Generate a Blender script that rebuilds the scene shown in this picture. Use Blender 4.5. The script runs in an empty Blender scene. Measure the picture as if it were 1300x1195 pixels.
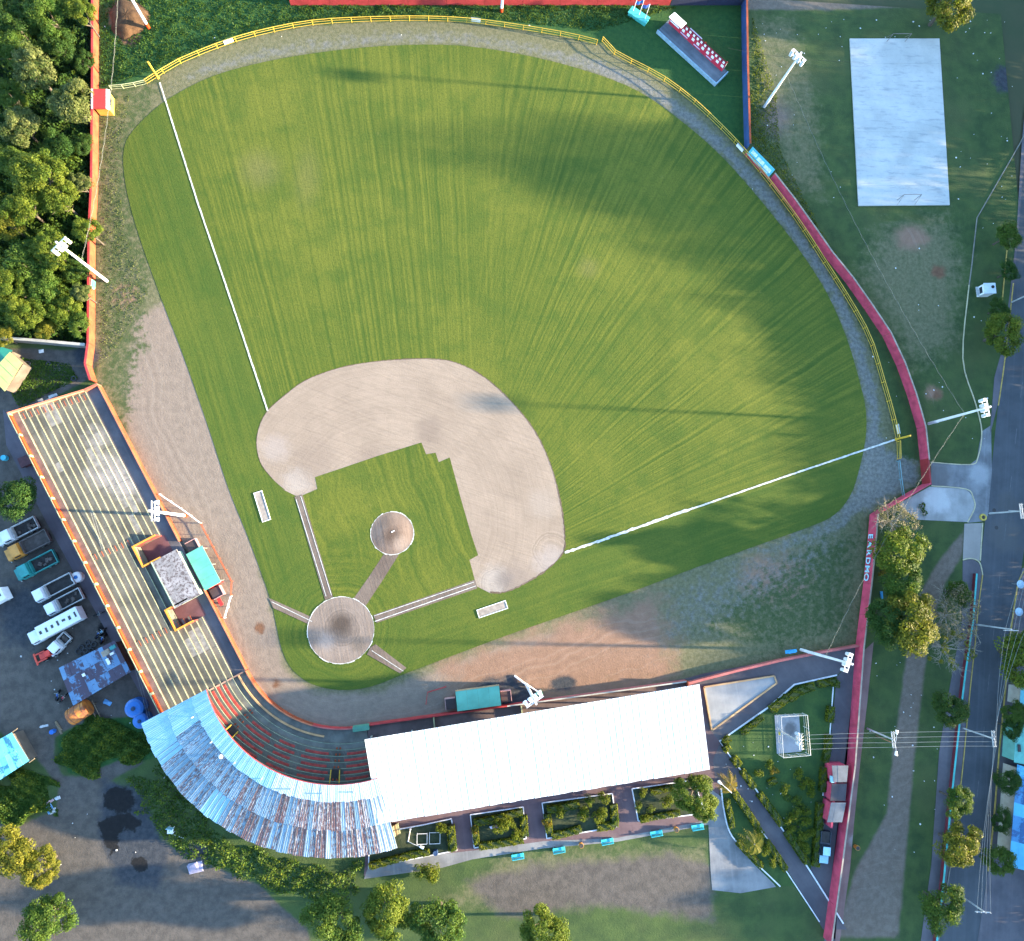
import bpy, math, random
import numpy as np
from mathutils import Vector, Matrix
random.seed(11)
rng = np.random.default_rng(11)
scene = bpy.context.scene
COL = scene.collection

# ------------------------------------------------------------------ camera, sky, sun, exposure
FPX, NX, NY, HC = 867.0, 582.0, 702.0, 117.5
_d = Vector(((NX - 650) / FPX, -(NY - 597.5) / FPX, -1)).normalized()
_zc = -_d
_xc = (Vector((1, 0, 0)) - _zc * _zc.x).normalized()
_yc = _zc.cross(_xc)
RW = Matrix((_xc, _yc, _zc))
cd = bpy.data.cameras.new("camera")
cam = bpy.data.objects.new("camera", cd)
COL.objects.link(cam)
cam.matrix_world = Matrix.Translation((0, 0, HC)) @ RW.to_4x4()
cd.sensor_fit = 'HORIZONTAL'
cd.sensor_width = 36.0
cd.lens = 36.0 * FPX / 1300.0
cd.clip_start = 1.0
cd.clip_end = 5000
scene.camera = cam

SUN_EL = math.radians(10.0)
SUN_AZ = math.radians(91.8)          # clockwise from +Y (north is up in the picture)
world = bpy.data.worlds.new("World")
scene.world = world
world.use_nodes = True
wn = world.node_tree
wn.nodes.clear()
wo = wn.nodes.new('ShaderNodeOutputWorld')
wb = wn.nodes.new('ShaderNodeBackground')
ws = wn.nodes.new('ShaderNodeTexSky')
ws.sky_type = 'NISHITA'
ws.sun_disc = False
ws.sun_elevation = SUN_EL
ws.sun_rotation = SUN_AZ
ws.air_density = 1.0
ws.dust_density = 0.6
ws.ozone_density = 2.6
wb.inputs['Strength'].default_value = 0.165
wn.links.new(ws.outputs[0], wb.inputs['Color'])
wn.links.new(wb.outputs[0], wo.inputs['Surface'])
sl = bpy.data.lights.new("sun", 'SUN')
sl.energy = 5.0
sl.angle = math.radians(1.0)
sl.color = (1.0, 0.79, 0.52)
so = bpy.data.objects.new("sun", sl)
COL.objects.link(so)
_dir = Vector((-math.sin(SUN_AZ) * math.cos(SUN_EL), -math.cos(SUN_AZ) * math.cos(SUN_EL), -math.sin(SUN_EL)))
so.rotation_euler = _dir.to_track_quat('-Z', 'Y').to_euler()
so.location = (200, -20, 60)
scene.view_settings.view_transform = 'Standard'
scene.view_settings.look = 'None'
scene.view_settings.exposure = 2.98
scene.view_settings.gamma = 1.0
scene.view_settings.use_curve_mapping = False


def P(px, py, z=0.0):
    v = RW @ Vector(((px - 650) / FPX, -(py - 597.5) / FPX, -1))
    t = (HC - z) / -v.z
    return Vector((v.x * t, v.y * t, z))


def PP(pts, z=0.0):
    return [P(x, y, z) for x, y in pts]


M2 = (P(640, 700) - P(630, 700)).length / 10   # metres per photo pixel below the camera

# ------------------------------------------------------------------ small helpers
def link(o, parent=None):
    COL.objects.link(o)
    if parent is not None:
        o.parent = parent
    return o


def tag(o, label=None, cat=None, group=None, kind=None):
    if label: o['label'] = label
    if cat: o['category'] = cat
    if group: o['group'] = group
    if kind: o['kind'] = kind
    return o


def thing(name, label, cat, loc=(0, 0, 0), rz=0.0, group=None):
    o = bpy.data.objects.new(name, None)
    o.empty_display_size = 0.5
    link(o)
    o.location = loc
    o.rotation_euler = (0, 0, rz)
    return tag(o, label, cat, group)


class MB:
    """collects polygons; build() links them as one mesh object"""
    def __init__(self):
        self.v, self.f = [], []

    def add(self, vs, fs):
        n = len(self.v)
        self.v += [tuple(p) for p in vs]
        self.f += [tuple(i + n for i in f) for f in fs]
        return self

    def box(self, c, s, rz=0.0, top=1.0):
        hx, hy, hz = s[0] / 2, s[1] / 2, s[2] / 2
        co, si = math.cos(rz), math.sin(rz)
        vs = []
        for z, k in ((-hz, 1.0), (hz, top)):
            for x, y in ((-hx, -hy), (hx, -hy), (hx, hy), (-hx, hy)):
                x, y = x * k, y * k
                vs.append((c[0] + x * co - y * si, c[1] + x * si + y * co, c[2] + z))
        return self.add(vs, [(0, 3, 2, 1), (4, 5, 6, 7), (0, 1, 5, 4), (1, 2, 6, 5), (2, 3, 7, 6), (3, 0, 4, 7)])

    def prism(self, pts, z0, z1):
        n = len(pts)
        vs = [(p[0], p[1], z0) for p in pts] + [(p[0], p[1], z1) for p in pts]
        fs = [tuple(range(n - 1, -1, -1)), tuple(range(n, 2 * n))]
        fs += [(i, (i + 1) % n, (i + 1) % n + n, i + n) for i in range(n)]
        return self.add(vs, fs)

    def slab(self, tops, th):
        """thick sheet below given top points (each with its own z)"""
        n = len(tops)
        vs = [tuple(p) for p in tops] + [(p[0], p[1], p[2] - th) for p in tops]
        fs = [tuple(range(n)), tuple(range(2 * n - 1, n - 1, -1))]
        fs += [(i, i + n, (i + 1) % n + n, (i + 1) % n) for i in range(n)]
        return self.add(vs, fs)

    def tube(self, pts, r, n=6, r1=None, cap=True):
        pts = [Vector(p) for p in pts]
        rings = []
        m = len(pts)
        for i, p in enumerate(pts):
            a = pts[max(0, i - 1)]
            b = pts[min(m - 1, i + 1)]
            d = (b - a).normalized()
            up = Vector((0, 0, 1)) if abs(d.z) < 0.9 else Vector((1, 0, 0))
            x = d.cross(up).normalized()
            y = d.cross(x)
            rr = r if r1 is None else r + (r1 - r) * i / (m - 1)
            rings.append([p + x * rr * math.cos(2 * math.pi * k / n) + y * rr * math.sin(2 * math.pi * k / n) for k in range(n)])
        vs = [q for ring in rings for q in ring]
        fs = [(i * n + k, i * n + (k + 1) % n, (i + 1) * n + (k + 1) % n, (i + 1) * n + k) for i in range(m - 1) for k in range(n)]
        if cap:
            fs += [tuple(range(n)), tuple(range((m - 1) * n, m * n))]
        return self.add(vs, fs)

    def lathe(self, c, prof, n=14):
        """prof = [(r, z)...] from bottom to top about a vertical axis at c"""
        vs, fs = [], []
        for r, z in prof:
            for k in range(n):
                a = 2 * math.pi * k / n
                vs.append((c[0] + r * math.cos(a), c[1] + r * math.sin(a), c[2] + z))
        m = len(prof)
        fs = [(i * n + k, i * n + (k + 1) % n, (i + 1) * n + (k + 1) % n, (i + 1) * n + k) for i in range(m - 1) for k in range(n)]
        fs += [tuple(range(n - 1, -1, -1)), tuple(range((m - 1) * n, m * n))]
        return self.add(vs, fs)

    def build(self, name, mat, parent=None, smooth=False, origin=None):
        root = parent
        off = Vector((0, 0, 0))
        rz = 0.0
        if origin is not None:
            off = Vector(origin)
        me = bpy.data.meshes.new(name)
        vs = [(x - off.x, y - off.y, z - off.z) for x, y, z in self.v] if origin is not None else self.v
        me.from_pydata(vs, [], self.f)
        me.materials.append(mat)
        if smooth:
            me.polygons.foreach_set('use_smooth', [True] * len(me.polygons))
        me.update()
        o = bpy.data.objects.new(name, me)
        if parent is None and origin is not None:
            o.location = off
        return link(o, parent)


def part(mb, name, mat, th, smooth=False):
    """a part whose coordinates are given in the world; th is an unrotated Empty (or a part of one)"""
    r = th
    if r.type != 'EMPTY':
        while r.parent is not None:
            r = r.parent
    return mb.build(name, mat, th, smooth, origin=tuple(r.location))


def quads_mesh(name, Q, mat, vals=None):
    """Q: (n,4,3) array of quads -> mesh (fast)"""
    n = len(Q)
    me = bpy.data.meshes.new(name)
    me.vertices.add(n * 4)
    me.vertices.foreach_set('co', Q.astype(np.float32).ravel())
    me.loops.add(n * 4)
    me.loops.foreach_set('vertex_index', np.arange(n * 4, dtype=np.int32))
    me.polygons.add(n)
    me.polygons.foreach_set('loop_start', np.arange(0, n * 4, 4, dtype=np.int32))
    if vals is not None:
        a = me.attributes.new('v', 'FLOAT', 'FACE')
        a.data.foreach_set('value', vals.astype(np.float32))
    me.materials.append(mat)
    me.update()
    me.validate()
    return me


def copy_tree(o, parent=None):
    c = o.copy()
    COL.objects.link(c)
    c.parent = parent
    for ch in list(o.children):
        copy_tree(ch, c)
    return c


def crom(pts, k=6, closed=False):
    """Catmull-Rom through 2D pixel points"""
    n = len(pts)
    out = []
    rngi = range(n) if closed else range(n - 1)
    for i in rngi:
        if closed:
            p0, p1, p2, p3 = pts[i - 1], pts[i], pts[(i + 1) % n], pts[(i + 2) % n]
        else:
            p0, p1, p2, p3 = pts[max(0, i - 1)], pts[i], pts[i + 1], pts[min(n - 1, i + 2)]
        for s in range(k):
            t = s / k
            out.append(tuple(0.5 * ((2 * p1[c]) + (-p0[c] + p2[c]) * t + (2 * p0[c] - 5 * p1[c] + 4 * p2[c] - p3[c]) * t * t
                                    + (-p0[c] + 3 * p1[c] - 3 * p2[c] + p3[c]) * t ** 3) for c in (0, 1)))
    if not closed:
        out.append(tuple(pts[-1]))
    return out


def resample(pts, step):
    """points every `step` along a 3D polyline"""
    pts = [Vector(p) for p in pts]
    L = [0.0]
    for a, b in zip(pts, pts[1:]):
        L.append(L[-1] + (b - a).length)
    n = max(1, round(L[-1] / step))
    out, j = [], 0
    for i in range(n + 1):
        s = L[-1] * i / n
        while j < len(pts) - 2 and L[j + 1] < s:
            j += 1
        t = (s - L[j]) / max(1e-9, L[j + 1] - L[j])
        out.append(pts[j].lerp(pts[j + 1], min(1, max(0, t))))
    return out


def ribbon(pts, wid):
    """closed 2D outline of a strip round a centre line (world points)"""
    l, r = [], []
    n = len(pts)
    for i, p in enumerate(pts):
        a, b = pts[max(0, i - 1)], pts[min(n - 1, i + 1)]
        d = (b - a).normalized()
        nn = Vector((-d.y, d.x, 0))
        w = wid(i / (n - 1)) if callable(wid) else wid
        l.append(p + nn * w / 2)
        r.append(p - nn * w / 2)
    return l, r


# ------------------------------------------------------------------ materials
class Mat:
    def __init__(self, name):
        self.m = bpy.data.materials.new(name)
        self.m.use_nodes = True
        self.nt = self.m.node_tree
        self.nt.nodes.clear()
        self.o = self.nt.nodes.new('ShaderNodeOutputMaterial')
        self._pos = None

    def n(self, t):
        return self.nt.nodes.new(t)

    def l(self, a, b):
        if isinstance(a, (int, float)):
            b.default_value = a
        elif isinstance(a, (tuple, list)):
            b.default_value = tuple(a) + ((1.0,) if len(a) == 3 and b.type == 'RGBA' else ())
        else:
            self.nt.links.new(a, b)

    @property
    def pos(self):
        if self._pos is None:
            self._pos = self.n('ShaderNodeNewGeometry').outputs['Position']
        return self._pos

    def objpos(self):
        return self.n('ShaderNodeTexCoord').outputs['Object']

    def attr(self, name):
        a = self.n('ShaderNodeAttribute')
        a.attribute_name = name
        return a.outputs['Fac']

    def rand(self):
        return self.n('ShaderNodeObjectInfo').outputs['Random']

    def noise(self, scale, detail=4, rough=0.55, vec=None, dist=0.0):
        a = self.n('ShaderNodeTexNoise')
        a.inputs['Scale'].default_value = scale
        a.inputs['Detail'].default_value = detail
        a.inputs['Roughness'].default_value = rough
        a.inputs['Distortion'].default_value = dist
        self.l(self.pos if vec is None else vec, a.inputs['Vector'])
        return a.outputs['Fac']

    def noise1(self, w, scale, detail=2, rough=0.5):
        a = self.n('ShaderNodeTexNoise')
        a.noise_dimensions = '1D'
        a.inputs['Scale'].default_value = scale
        a.inputs['Detail'].default_value = detail
        a.inputs['Roughness'].default_value = rough
        self.l(w, a.inputs['W'])
        return a.outputs['Fac']

    def stretch(self, rz, sx, sy, vec=None):
        """rotate by rz then scale: streaks along the turned y axis when sx >> sy"""
        a = self.n('ShaderNodeVectorRotate')
        a.rotation_type = 'Z_AXIS'
        a.inputs['Angle'].default_value = -rz
        self.l(self.pos if vec is None else vec, a.inputs['Vector'])
        b = self.n('ShaderNodeVectorMath')
        b.operation = 'MULTIPLY'
        self.l(a.outputs[0], b.inputs[0])
        b.inputs[1].default_value = (sx, sy, 1)
        return b.outputs[0]

    def ramp(self, f, lo, hi, a=0.0, b=1.0, smooth=True):
        r = self.n('ShaderNodeMapRange')
        r.interpolation_type = 'SMOOTHSTEP' if smooth else 'LINEAR'
        self.l(f, r.inputs['Value'])
        r.inputs['From Min'].default_value = lo
        r.inputs['From Max'].default_value = hi
        r.inputs['To Min'].default_value = a
        r.inputs['To Max'].default_value = b
        return r.outputs['Result']

    def mix(self, f, a, b, mode='MIX'):
        x = self.n('ShaderNodeMix')
        x.data_type = 'RGBA'
        x.blend_type = mode
        self.l(f, x.inputs['Factor'])
        self.l(a, x.inputs[6])
        self.l(b, x.inputs[7])
        return x.outputs[2]

    def math(self, op, a, b=0.0):
        x = self.n('ShaderNodeMath')
        x.operation = op
        self.l(a, x.inputs[0])
        self.l(b, x.inputs[1])
        return x.outputs[0]

    def mul(self, a, b): return self.math('MULTIPLY', a, b)

    def add(self, a, b): return self.math('ADD', a, b)

    def sep(self, v=None):
        s = self.n('ShaderNodeSeparateXYZ')
        self.l(self.pos if v is None else v, s.inputs[0])
        return s.outputs

    def blob(self, px, py, rpx, soft=0.5, rough=0.35, asp=1.0, rz=0.0):
        """soft-edged ragged patch of soil or wear round a photo pixel, radius in pixels"""
        c = P(px, py)
        s = self.n('ShaderNodeVectorMath')
        s.operation = 'SUBTRACT'
        self.l(self.pos, s.inputs[0])
        s.inputs[1].default_value = (c.x, c.y, 0)
        v = self.stretch(rz, 1.0, 1.0 / asp, s.outputs[0])
        q = self.n('ShaderNodeVectorMath')
        q.operation = 'LENGTH'
        self.l(v, q.inputs[0])
        r = rpx * M2
        d = self.add(q.outputs['Value'], self.mul(self.add(self.noise(1.6 / r, 5, 0.6), -0.5), rough * 2.4 * r))
        return self.ramp(d, r * (1 - soft), r * (1 + soft), 1.0, 0.0)

    def out(self, col, rough=0.85, bump=None, bs=0.4, bd=0.1, metal=0.0, spec=0.3, emit=None):
        p = self.n('ShaderNodeBsdfPrincipled')
        self.l(col, p.inputs['Base Color'])
        self.l(rough, p.inputs['Roughness'])
        p.inputs['Metallic'].default_value = metal
        p.inputs['Specular IOR Level'].default_value = spec
        if bump is not None:
            b = self.n('ShaderNodeBump')
            b.inputs['Strength'].default_value = bs
            b.inputs['Distance'].default_value = bd
            self.l(bump, b.inputs['Height'])
            self.nt.links.new(b.outputs[0], p.inputs['Normal'])
        self.nt.links.new(p.outputs[0], self.o.inputs['Surface'])
        return self.m


def sc(c, k):
    return tuple(x * k for x in c)


_cache = {}
def paint(name, col, var=0.25, scale=0.6, rough=0.6, dirt=None, metal=0.0, spec=0.35):
    """painted or plain surface with two scales of unevenness and some dirt"""
    if name in _cache:
        return _cache[name]
    m = Mat(name)
    n1 = m.noise(scale, 5, 0.6)
    n2 = m.noise(scale * 9, 3, 0.6)
    c = m.mix(m.ramp(n1, 0.3, 0.7), sc(col, 1 - var), sc(col, 1 + var * 0.5))
    c = m.mix(m.ramp(n2, 0.5, 0.8, 0, 0.4), c, dirt if dirt else sc(col, 0.55))
    _cache[name] = m.out(c, rough, metal=metal, spec=spec)
    return _cache[name]


def leafmat(name, dark, light, tr=0.4):
    m = Mat(name)
    v = m.attr('v')
    c = m.mix(v, dark, light)
    c = m.mix(m.mul(m.rand(), 0.3), c, m.mix(0.4, c, (0.10, 0.10, 0.012)))
    d = m.n('ShaderNodeBsdfPrincipled')
    m.l(c, d.inputs['Base Color'])
    d.inputs['Roughness'].default_value = 0.55
    d.inputs['Specular IOR Level'].default_value = 0.12
    t = m.n('ShaderNodeBsdfTranslucent')
    m.l(m.mix(0.5, c, (0.15, 0.19, 0.012)), t.inputs['Color'])
    x = m.n('ShaderNodeMixShader')
    x.inputs[0].default_value = tr
    m.nt.links.new(d.outputs[0], x.inputs[1])
    m.nt.links.new(t.outputs[0], x.inputs[2])
    m.nt.links.new(x.outputs[0], m.o.inputs['Surface'])
    return m.m


# signed distance of many points to a polygon (negative inside), all in world metres
def sdist(XY, poly):
    poly = np.array([(p[0], p[1]) for p in poly])
    a, b = poly, np.roll(poly, -1, 0)
    d = np.full(len(XY), 1e9)
    ins = np.zeros(len(XY), bool)
    for (x0, y0), (x1, y1) in zip(a, b):
        e = np.array([x1 - x0, y1 - y0])
        w = XY - np.array([x0, y0])
        t = np.clip((w @ e) / max(1e-9, e @ e), 0, 1)
        d = np.minimum(d, np.hypot(w[:, 0] - t * e[0], w[:, 1] - t * e[1]))
        c = ((y0 > XY[:, 1]) != (y1 > XY[:, 1]))
        with np.errstate(divide='ignore', invalid='ignore'):
            xi = (x1 - x0) * (XY[:, 1] - y0) / (y1 - y0 if y1 != y0 else 1e-9) + x0
        ins ^= c & (XY[:, 0] < xi)
    return np.where(ins, -d, d)

# ------------------------------------------------------------------ outlines read off the photograph (its pixels)
TURF = [(343, 760), (318, 690), (290, 620), (262, 535), (232, 450), (207, 385), (180, 310), (165, 260), (157, 215), (160, 180),
        (182, 152), (215, 125), (270, 97), (340, 78), (420, 65), (500, 58), (580, 58), (660, 69), (740, 89), (810, 116), (870, 158),
        (920, 203), (970, 260), (1015, 318), (1050, 373), (1075, 430), (1090, 480), (1099, 520), (1099, 555), (1091, 595), (1080, 628),
        (1060, 653), (1030, 668), (960, 693), (880, 722), (800, 752), (720, 780), (640, 808), (560, 838), (515, 855), (470, 872),
        (430, 876), (395, 868), (371, 850), (358, 825), (350, 790)]
INFIELD = [(378, 631), (362, 622), (346, 608), (332, 590), (326, 568), (328, 546), (338, 524), (358, 505), (390, 482), (440, 465),
           (500, 457), (550, 456), (580, 461), (615, 479), (650, 511), (680, 549), (700, 593), (712, 640), (717, 680), (714, 703),
           (692, 725), (662, 743), (640, 752), (622, 752), (606, 745)]
INGRASS = [(535, 562), (541, 577), (553, 575), (557, 587), (571, 581), (585, 633), (598, 678), (607, 705), (596, 711), (599, 722), (603, 738),
           (540, 760), (474, 782), (440, 770), (423, 757), (405, 700), (382, 630), (403, 621), (400, 606), (430, 596), (480, 579)]
FENCE_A = [(187, 107), (200, 99), (230, 81), (290, 57), (340, 43), (400, 32), (470, 28), (540, 27), (600, 30), (660, 38), (720, 48), (757, 57)]
FENCE_B = [(764, 53), (772, 65), (800, 81), (840, 102), (880, 132), (920, 170), (945, 197), (975, 234), (1010, 281), (1043, 332),
           (1078, 387), (1102, 432), (1117, 481), (1130, 526), (1137, 558), (1138, 582)]
WALL_R = [(943, 196), (976, 229), (1010, 273), (1046, 325), (1082, 370), (1105, 405), (1128, 441), (1151, 501), (1164, 546), (1168, 586)]
WALL_D = [(1170, 615), (1104, 653), (1101, 690), (1096, 740), (1086, 820), (1075, 966), (1058, 1095), (1045, 1190)]
S0, S1 = (313, 851), (465, 917)            # ends of the curved front wall
CC = P(441, 782)                           # its centre

# ------------------------------------------------------------------ ground: one sheet, soils and grasses mixed by soft masks
def ground():
    m = Mat('soil_and_grass')
    fine = m.noise(2.2, 4, 0.7)
    mid = m.noise(0.35, 5, 0.6)
    big = m.noise(0.06, 4, 0.55)
    col = m.mix(m.ramp(mid, 0.3, 0.7), (0.024, 0.050, 0.014), (0.048, 0.080, 0.020))
    col = m.mix(m.mul(m.ramp(big, 0.45, 0.7), 0.6), col, (0.060, 0.076, 0.026))
    tuft = m.ramp(m.noise(1.1, 3, 0.75), 0.42, 0.68)

    def lay(name, a, b, amp=0.9, sc_=0.5, w=0.18):
        nonlocal col
        f = m.add(m.attr(name), m.mul(m.add(m.noise(sc_, 6, 0.68), -0.5), amp))
        f = m.ramp(f, 0.5 - w, 0.5 + w)
        c = m.mix(m.ramp(m.noise(sc_ * 2.3, 5, 0.65), 0.3, 0.7), a, b)
        c = m.mix(m.mul(fine, 0.35), c, sc(a, 0.6))
        col = m.mix(f, col, c)
    lay('lush', (0.012, 0.058, 0.012), (0.030, 0.085, 0.016))
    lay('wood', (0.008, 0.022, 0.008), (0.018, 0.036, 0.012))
    lay('dry', (0.088, 0.092, 0.042), (0.155, 0.145, 0.080), 1.3, 0.7, 0.3)
    lay('mud', (0.060, 0.054, 0.047), (0.105, 0.092, 0.078), 0.7, 0.3)
    lay('tan', (0.175, 0.140, 0.108), (0.225, 0.178, 0.136), 0.8, 0.35, 0.25)
    lay('red', (0.20, 0.120, 0.078), (0.25, 0.150, 0.100), 1.0, 0.3, 0.3)
    lay('gravel', (0.095, 0.100, 0.085), (0.185, 0.182, 0.165), 1.5, 0.7, 0.32)
    lay('weed', (0.030, 0.060, 0.018), (0.070, 0.085, 0.030), 1.8, 0.9, 0.22)
    lay('path', (0.115, 0.092, 0.070), (0.165, 0.134, 0.104), 0.5, 0.4, 0.25)
    lay('clay', (0.11, 0.055, 0.03), (0.17, 0.085, 0.045), 1.0, 0.5, 0.25)
    lay('wet', (0.022, 0.028, 0.036), (0.050, 0.055, 0.062), 1.0, 0.5, 0.25)
    lay('oil', (0.004, 0.005, 0.006), (0.010, 0.010, 0.011), 1.5, 0.6, 0.12)
    trk = m.noise1(m.add(m.attr('dt'), m.mul(m.noise(0.05, 4), 9.0)), 1.3, 4, 0.65)
    soil = m.math('MAXIMUM', m.attr('tan'), m.math('MAXIMUM', m.attr('red'), m.mul(m.attr('path'), .6)))
    col = m.mix(m.mul(m.mul(m.ramp(trk, 0.5, 0.7), soil), 0.2), col, (0.11, 0.085, 0.065))
    col = m.mix(m.mul(m.mul(m.ramp(trk, 0.46, 0.3), soil), 0.16), col, (0.30, 0.25, 0.20))
    grain = m.ramp(m.noise(7.0, 2, 0.7), 0.35, 0.75, 0.88, 1.07)
    col2 = m.mix(1.0, col, grain, 'MULTIPLY')
    mat = m.out(col2, 0.95, m.noise(3.0, 5, 0.7), 0.5, 0.12)
    # grid
    a, b = P(-90, -70), P(1390, 1290)
    nx, ny = 236, 222
    X, Y = np.meshgrid(np.linspace(a.x, b.x, nx), np.linspace(a.y, b.y, ny))
    XY = np.stack([X.ravel(), Y.ravel()], 1)
    me = bpy.data.meshes.new('ground')
    me.vertices.add(nx * ny)
    me.vertices.foreach_set('co', np.column_stack([XY, np.zeros(nx * ny)]).astype(np.float32).ravel())
    i = (np.arange(ny - 1)[:, None] * nx + np.arange(nx - 1)[None, :]).ravel()
    F = np.stack([i + nx, i + nx + 1, i + 1, i], 1).astype(np.int32)
    me.loops.add(F.size)
    me.loops.foreach_set('vertex_index', F.ravel())
    me.polygons.add(len(F))
    me.polygons.foreach_set('loop_start', np.arange(0, F.size, 4, dtype=np.int32))
    me.update()

    def mask(*polys):
        out = np.zeros(len(XY))
        for pts, soft in polys:
            out = np.maximum(out, np.clip(0.5 - sdist(XY, PP(pts)) / soft, 0, 1))
        return out

    def circ(x, y, r, k=10, ax=1.0):
        return [(x + r * ax * math.cos(2 * math.pi * q / k), y + r * math.sin(2 * math.pi * q / k)) for q in range(k)]
    dturf = sdist(XY, PP(TURF))
    inner = [(125, 118), (187, 107)] + FENCE_A + FENCE_B + [(1168, 586), (1168, 612), (1102, 653), (1086, 820), (870, 868), (465, 925),
             (400, 905), (345, 880), (310, 850), (125, 488), (119, 440), (123, 300)]
    inn = mask((inner, 1.0))
    west = mask(([(115, 110), (215, 90), (170, 220), (200, 330), (178, 470), (165, 560), (122, 490)], 3.0))
    L = {}
    L['lush'] = mask(([(127, -80), (945, -80), (944, 195), (870, 120), (772, 58), (600, 26), (400, 30), (290, 50), (190, 100), (127, 118)], 1.5))
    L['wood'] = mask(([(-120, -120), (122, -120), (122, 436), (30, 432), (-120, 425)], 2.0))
    ring = np.clip(0.5 + dturf / 1.5, 0, 1)
    L['dry'] = np.maximum.reduce([inn * ring, mask(([(1110, 290), (1200, 270), (1225, 330), (1215, 440), (1160, 470), (1090, 350)], 9.0)) * .75,
                                  mask(([(955, 20), (1010, 20), (1040, 120), (1050, 260), (1000, 240), (960, 120)], 5.0)) * 0.6,
                                  mask(([(640, 1085), (900, 1075), (880, 1140), (560, 1150)], 5.0)) * .8])
    L['mud'] = mask(([(-120, 440), (120, 445), (118, 480), (15, 530), (215, 905), (110, 915), (70, 935), (68, 960), (80, 985), (110, 985), (150, 965), (190, 965),
                      (140, 990), (150, 1000), (185, 1060), (250, 1090), (330, 1125), (390, 1180), (420, 1290), (-120, 1290), (-120, 1060), (30, 1045), (70, 1030), (75, 1000), (45, 960), (0, 930), (-120, 900)], 1.5),
                    ([(590, 1120), (680, 1096), (780, 1092), (850, 1084), (905, 1100), (905, 1170), (760, 1150), (640, 1165)], 6.0))
    L['tan'] = np.maximum(mask(([(172, 400), (215, 385), (262, 520), (320, 690), (345, 775), (360, 850), (400, 880), (480, 880), (560, 848), (660, 812), (720, 800), (690, 840),
                      (620, 905), (470, 935), (395, 925), (300, 880), (220, 690), (160, 545), (160, 480)], 3.5)), mask(([(210, 390), (180, 300), (172, 262), (190, 330)], 1.2)))
    L['red'] = mask(([(560, 845), (650, 812), (740, 785), (830, 760), (850, 790), (860, 872), (700, 896), (560, 912), (580, 870)], 10.0), (circ(158, 375, 17), 3.0),
                    (circ(1158, 303, 14, 10, 1.5), 4.0), (circ(1185, 500, 10), 3.0), (circ(985, 735, 30, 10, 1.5), 9.0))
    band = np.clip(1.15 - np.abs(dturf - 1.6) / 2.0, 0, 1)
    px_right = np.clip((XY[:, 0] - P(560, 300).x) / 30, 0, 1) * np.clip((XY[:, 1] - P(800, 760).y) / 15, 0, 1)
    L['gravel'] = np.maximum(band * inn * 0.8 * np.maximum(px_right, 0.62 * np.clip((XY[:, 1] - P(300, 130).y) / 6, 0, 1)),
                             mask(([(1102, 520), (1128, 570), (1166, 590), (1166, 612), (1100, 650), (1060, 655), (1085, 620)], 3.0)) * .85)
    L['gravel'] = np.maximum(L['gravel'], mask(([(850, 740), (1060, 660), (1085, 690), (1060, 740), (900, 815), (830, 830)], 8.0)) * 0.45)
    L['weed'] = np.maximum(mask(([(1030, 680), (1100, 655), (1085, 815), (960, 835), (880, 800), (930, 750)], 8.0)) * .6,
                           np.maximum(west * 0.55, mask((circ(180, 440, 14), 3.0), (circ(150, 540, 16), 3.0), ([(165, 215), (130, 250), (130, 350), (185, 330)], 3.0)) * 0.6))
    L['path'] = mask(([(1225, 672), (1222, 705), (1200, 740), (1180, 800), (1167, 909), (1159, 981), (1149, 1098), (1140, 1190), (1060, 1190), (1087, 1103), (1126, 1033),
                       (1133, 961), (1144, 885), (1152, 820), (1165, 760), (1190, 715)], 1.6), ([(940, -30), (1172, -30), (1172, 8), (1050, 13), (946, 12)], 1.5), (circ(985, 150, 22, 10, .8), 9.0))
    L['clay'] = mask((circ(160, 20, 24), 2.5), (circ(165, 45, 14), 2.0), (circ(1192, 345, 9), 2.5), (circ(1190, 502, 6), 2.0), (circ(330, 797, 9, 10, .7), 1.0), (circ(352, 868, 6), 1.2))
    L['wet'] = mask(([(130, 990), (175, 1000), (215, 1080), (200, 1130), (150, 1120), (125, 1060)], 3.0), (circ(110, 450, 16), 3.0), (circ(640, 885, 26, 10, 1.6), 4.0),
                    (circ(250, 1085, 14), 3.0), (circ(1275, 100, 16), 4.0), (circ(30, 780, 40), 10.0), (circ(715, 868, 10, 10, 1.8), 2.0))
    L['oil'] = mask(([(134, 1002), (152, 998), (170, 1003), (172, 1020), (160, 1031), (143, 1030), (131, 1022)], 1.8), ([(124, 1046), (138, 1036), (166, 1034), (180, 1044), (176, 1056), (160, 1052), (150, 1062), (152, 1078), (140, 1086), (132, 1070)], 2.0), (circ(178, 1097, 10), 1.6), (circ(135, 800, 10), 3.0))
    L['lush'] = np.maximum(L['lush'], mask(([(70, 940), (105, 912), (185, 905), (200, 965), (150, 968), (112, 985), (85, 985)], 1.5)) * .8)
    L['dt'] = np.clip(dturf, -2, 60)
    for k, v in L.items():
        at = me.attributes.new(k, 'FLOAT', 'POINT')
        at.data.foreach_set('value', v.astype(np.float32))
    me.materials.append(mat)
    tag(link(bpy.data.objects.new('ground', me)), kind='structure')
    t = Mat('distant_land')
    c = t.mix(t.ramp(t.noise(0.02, 6, 0.6), 0.35, 0.65), (0.025, 0.05, 0.018), (0.06, 0.06, 0.03))
    s = MB()
    s.add([(-2500, -2500, -0.25), (2500, -2500, -0.25), (2500, 2500, -0.25), (-2500, 2500, -0.25)], [(0, 1, 2, 3)])
    tag(s.build('terrain', t.out(c, 0.95)), kind='structure')


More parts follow.
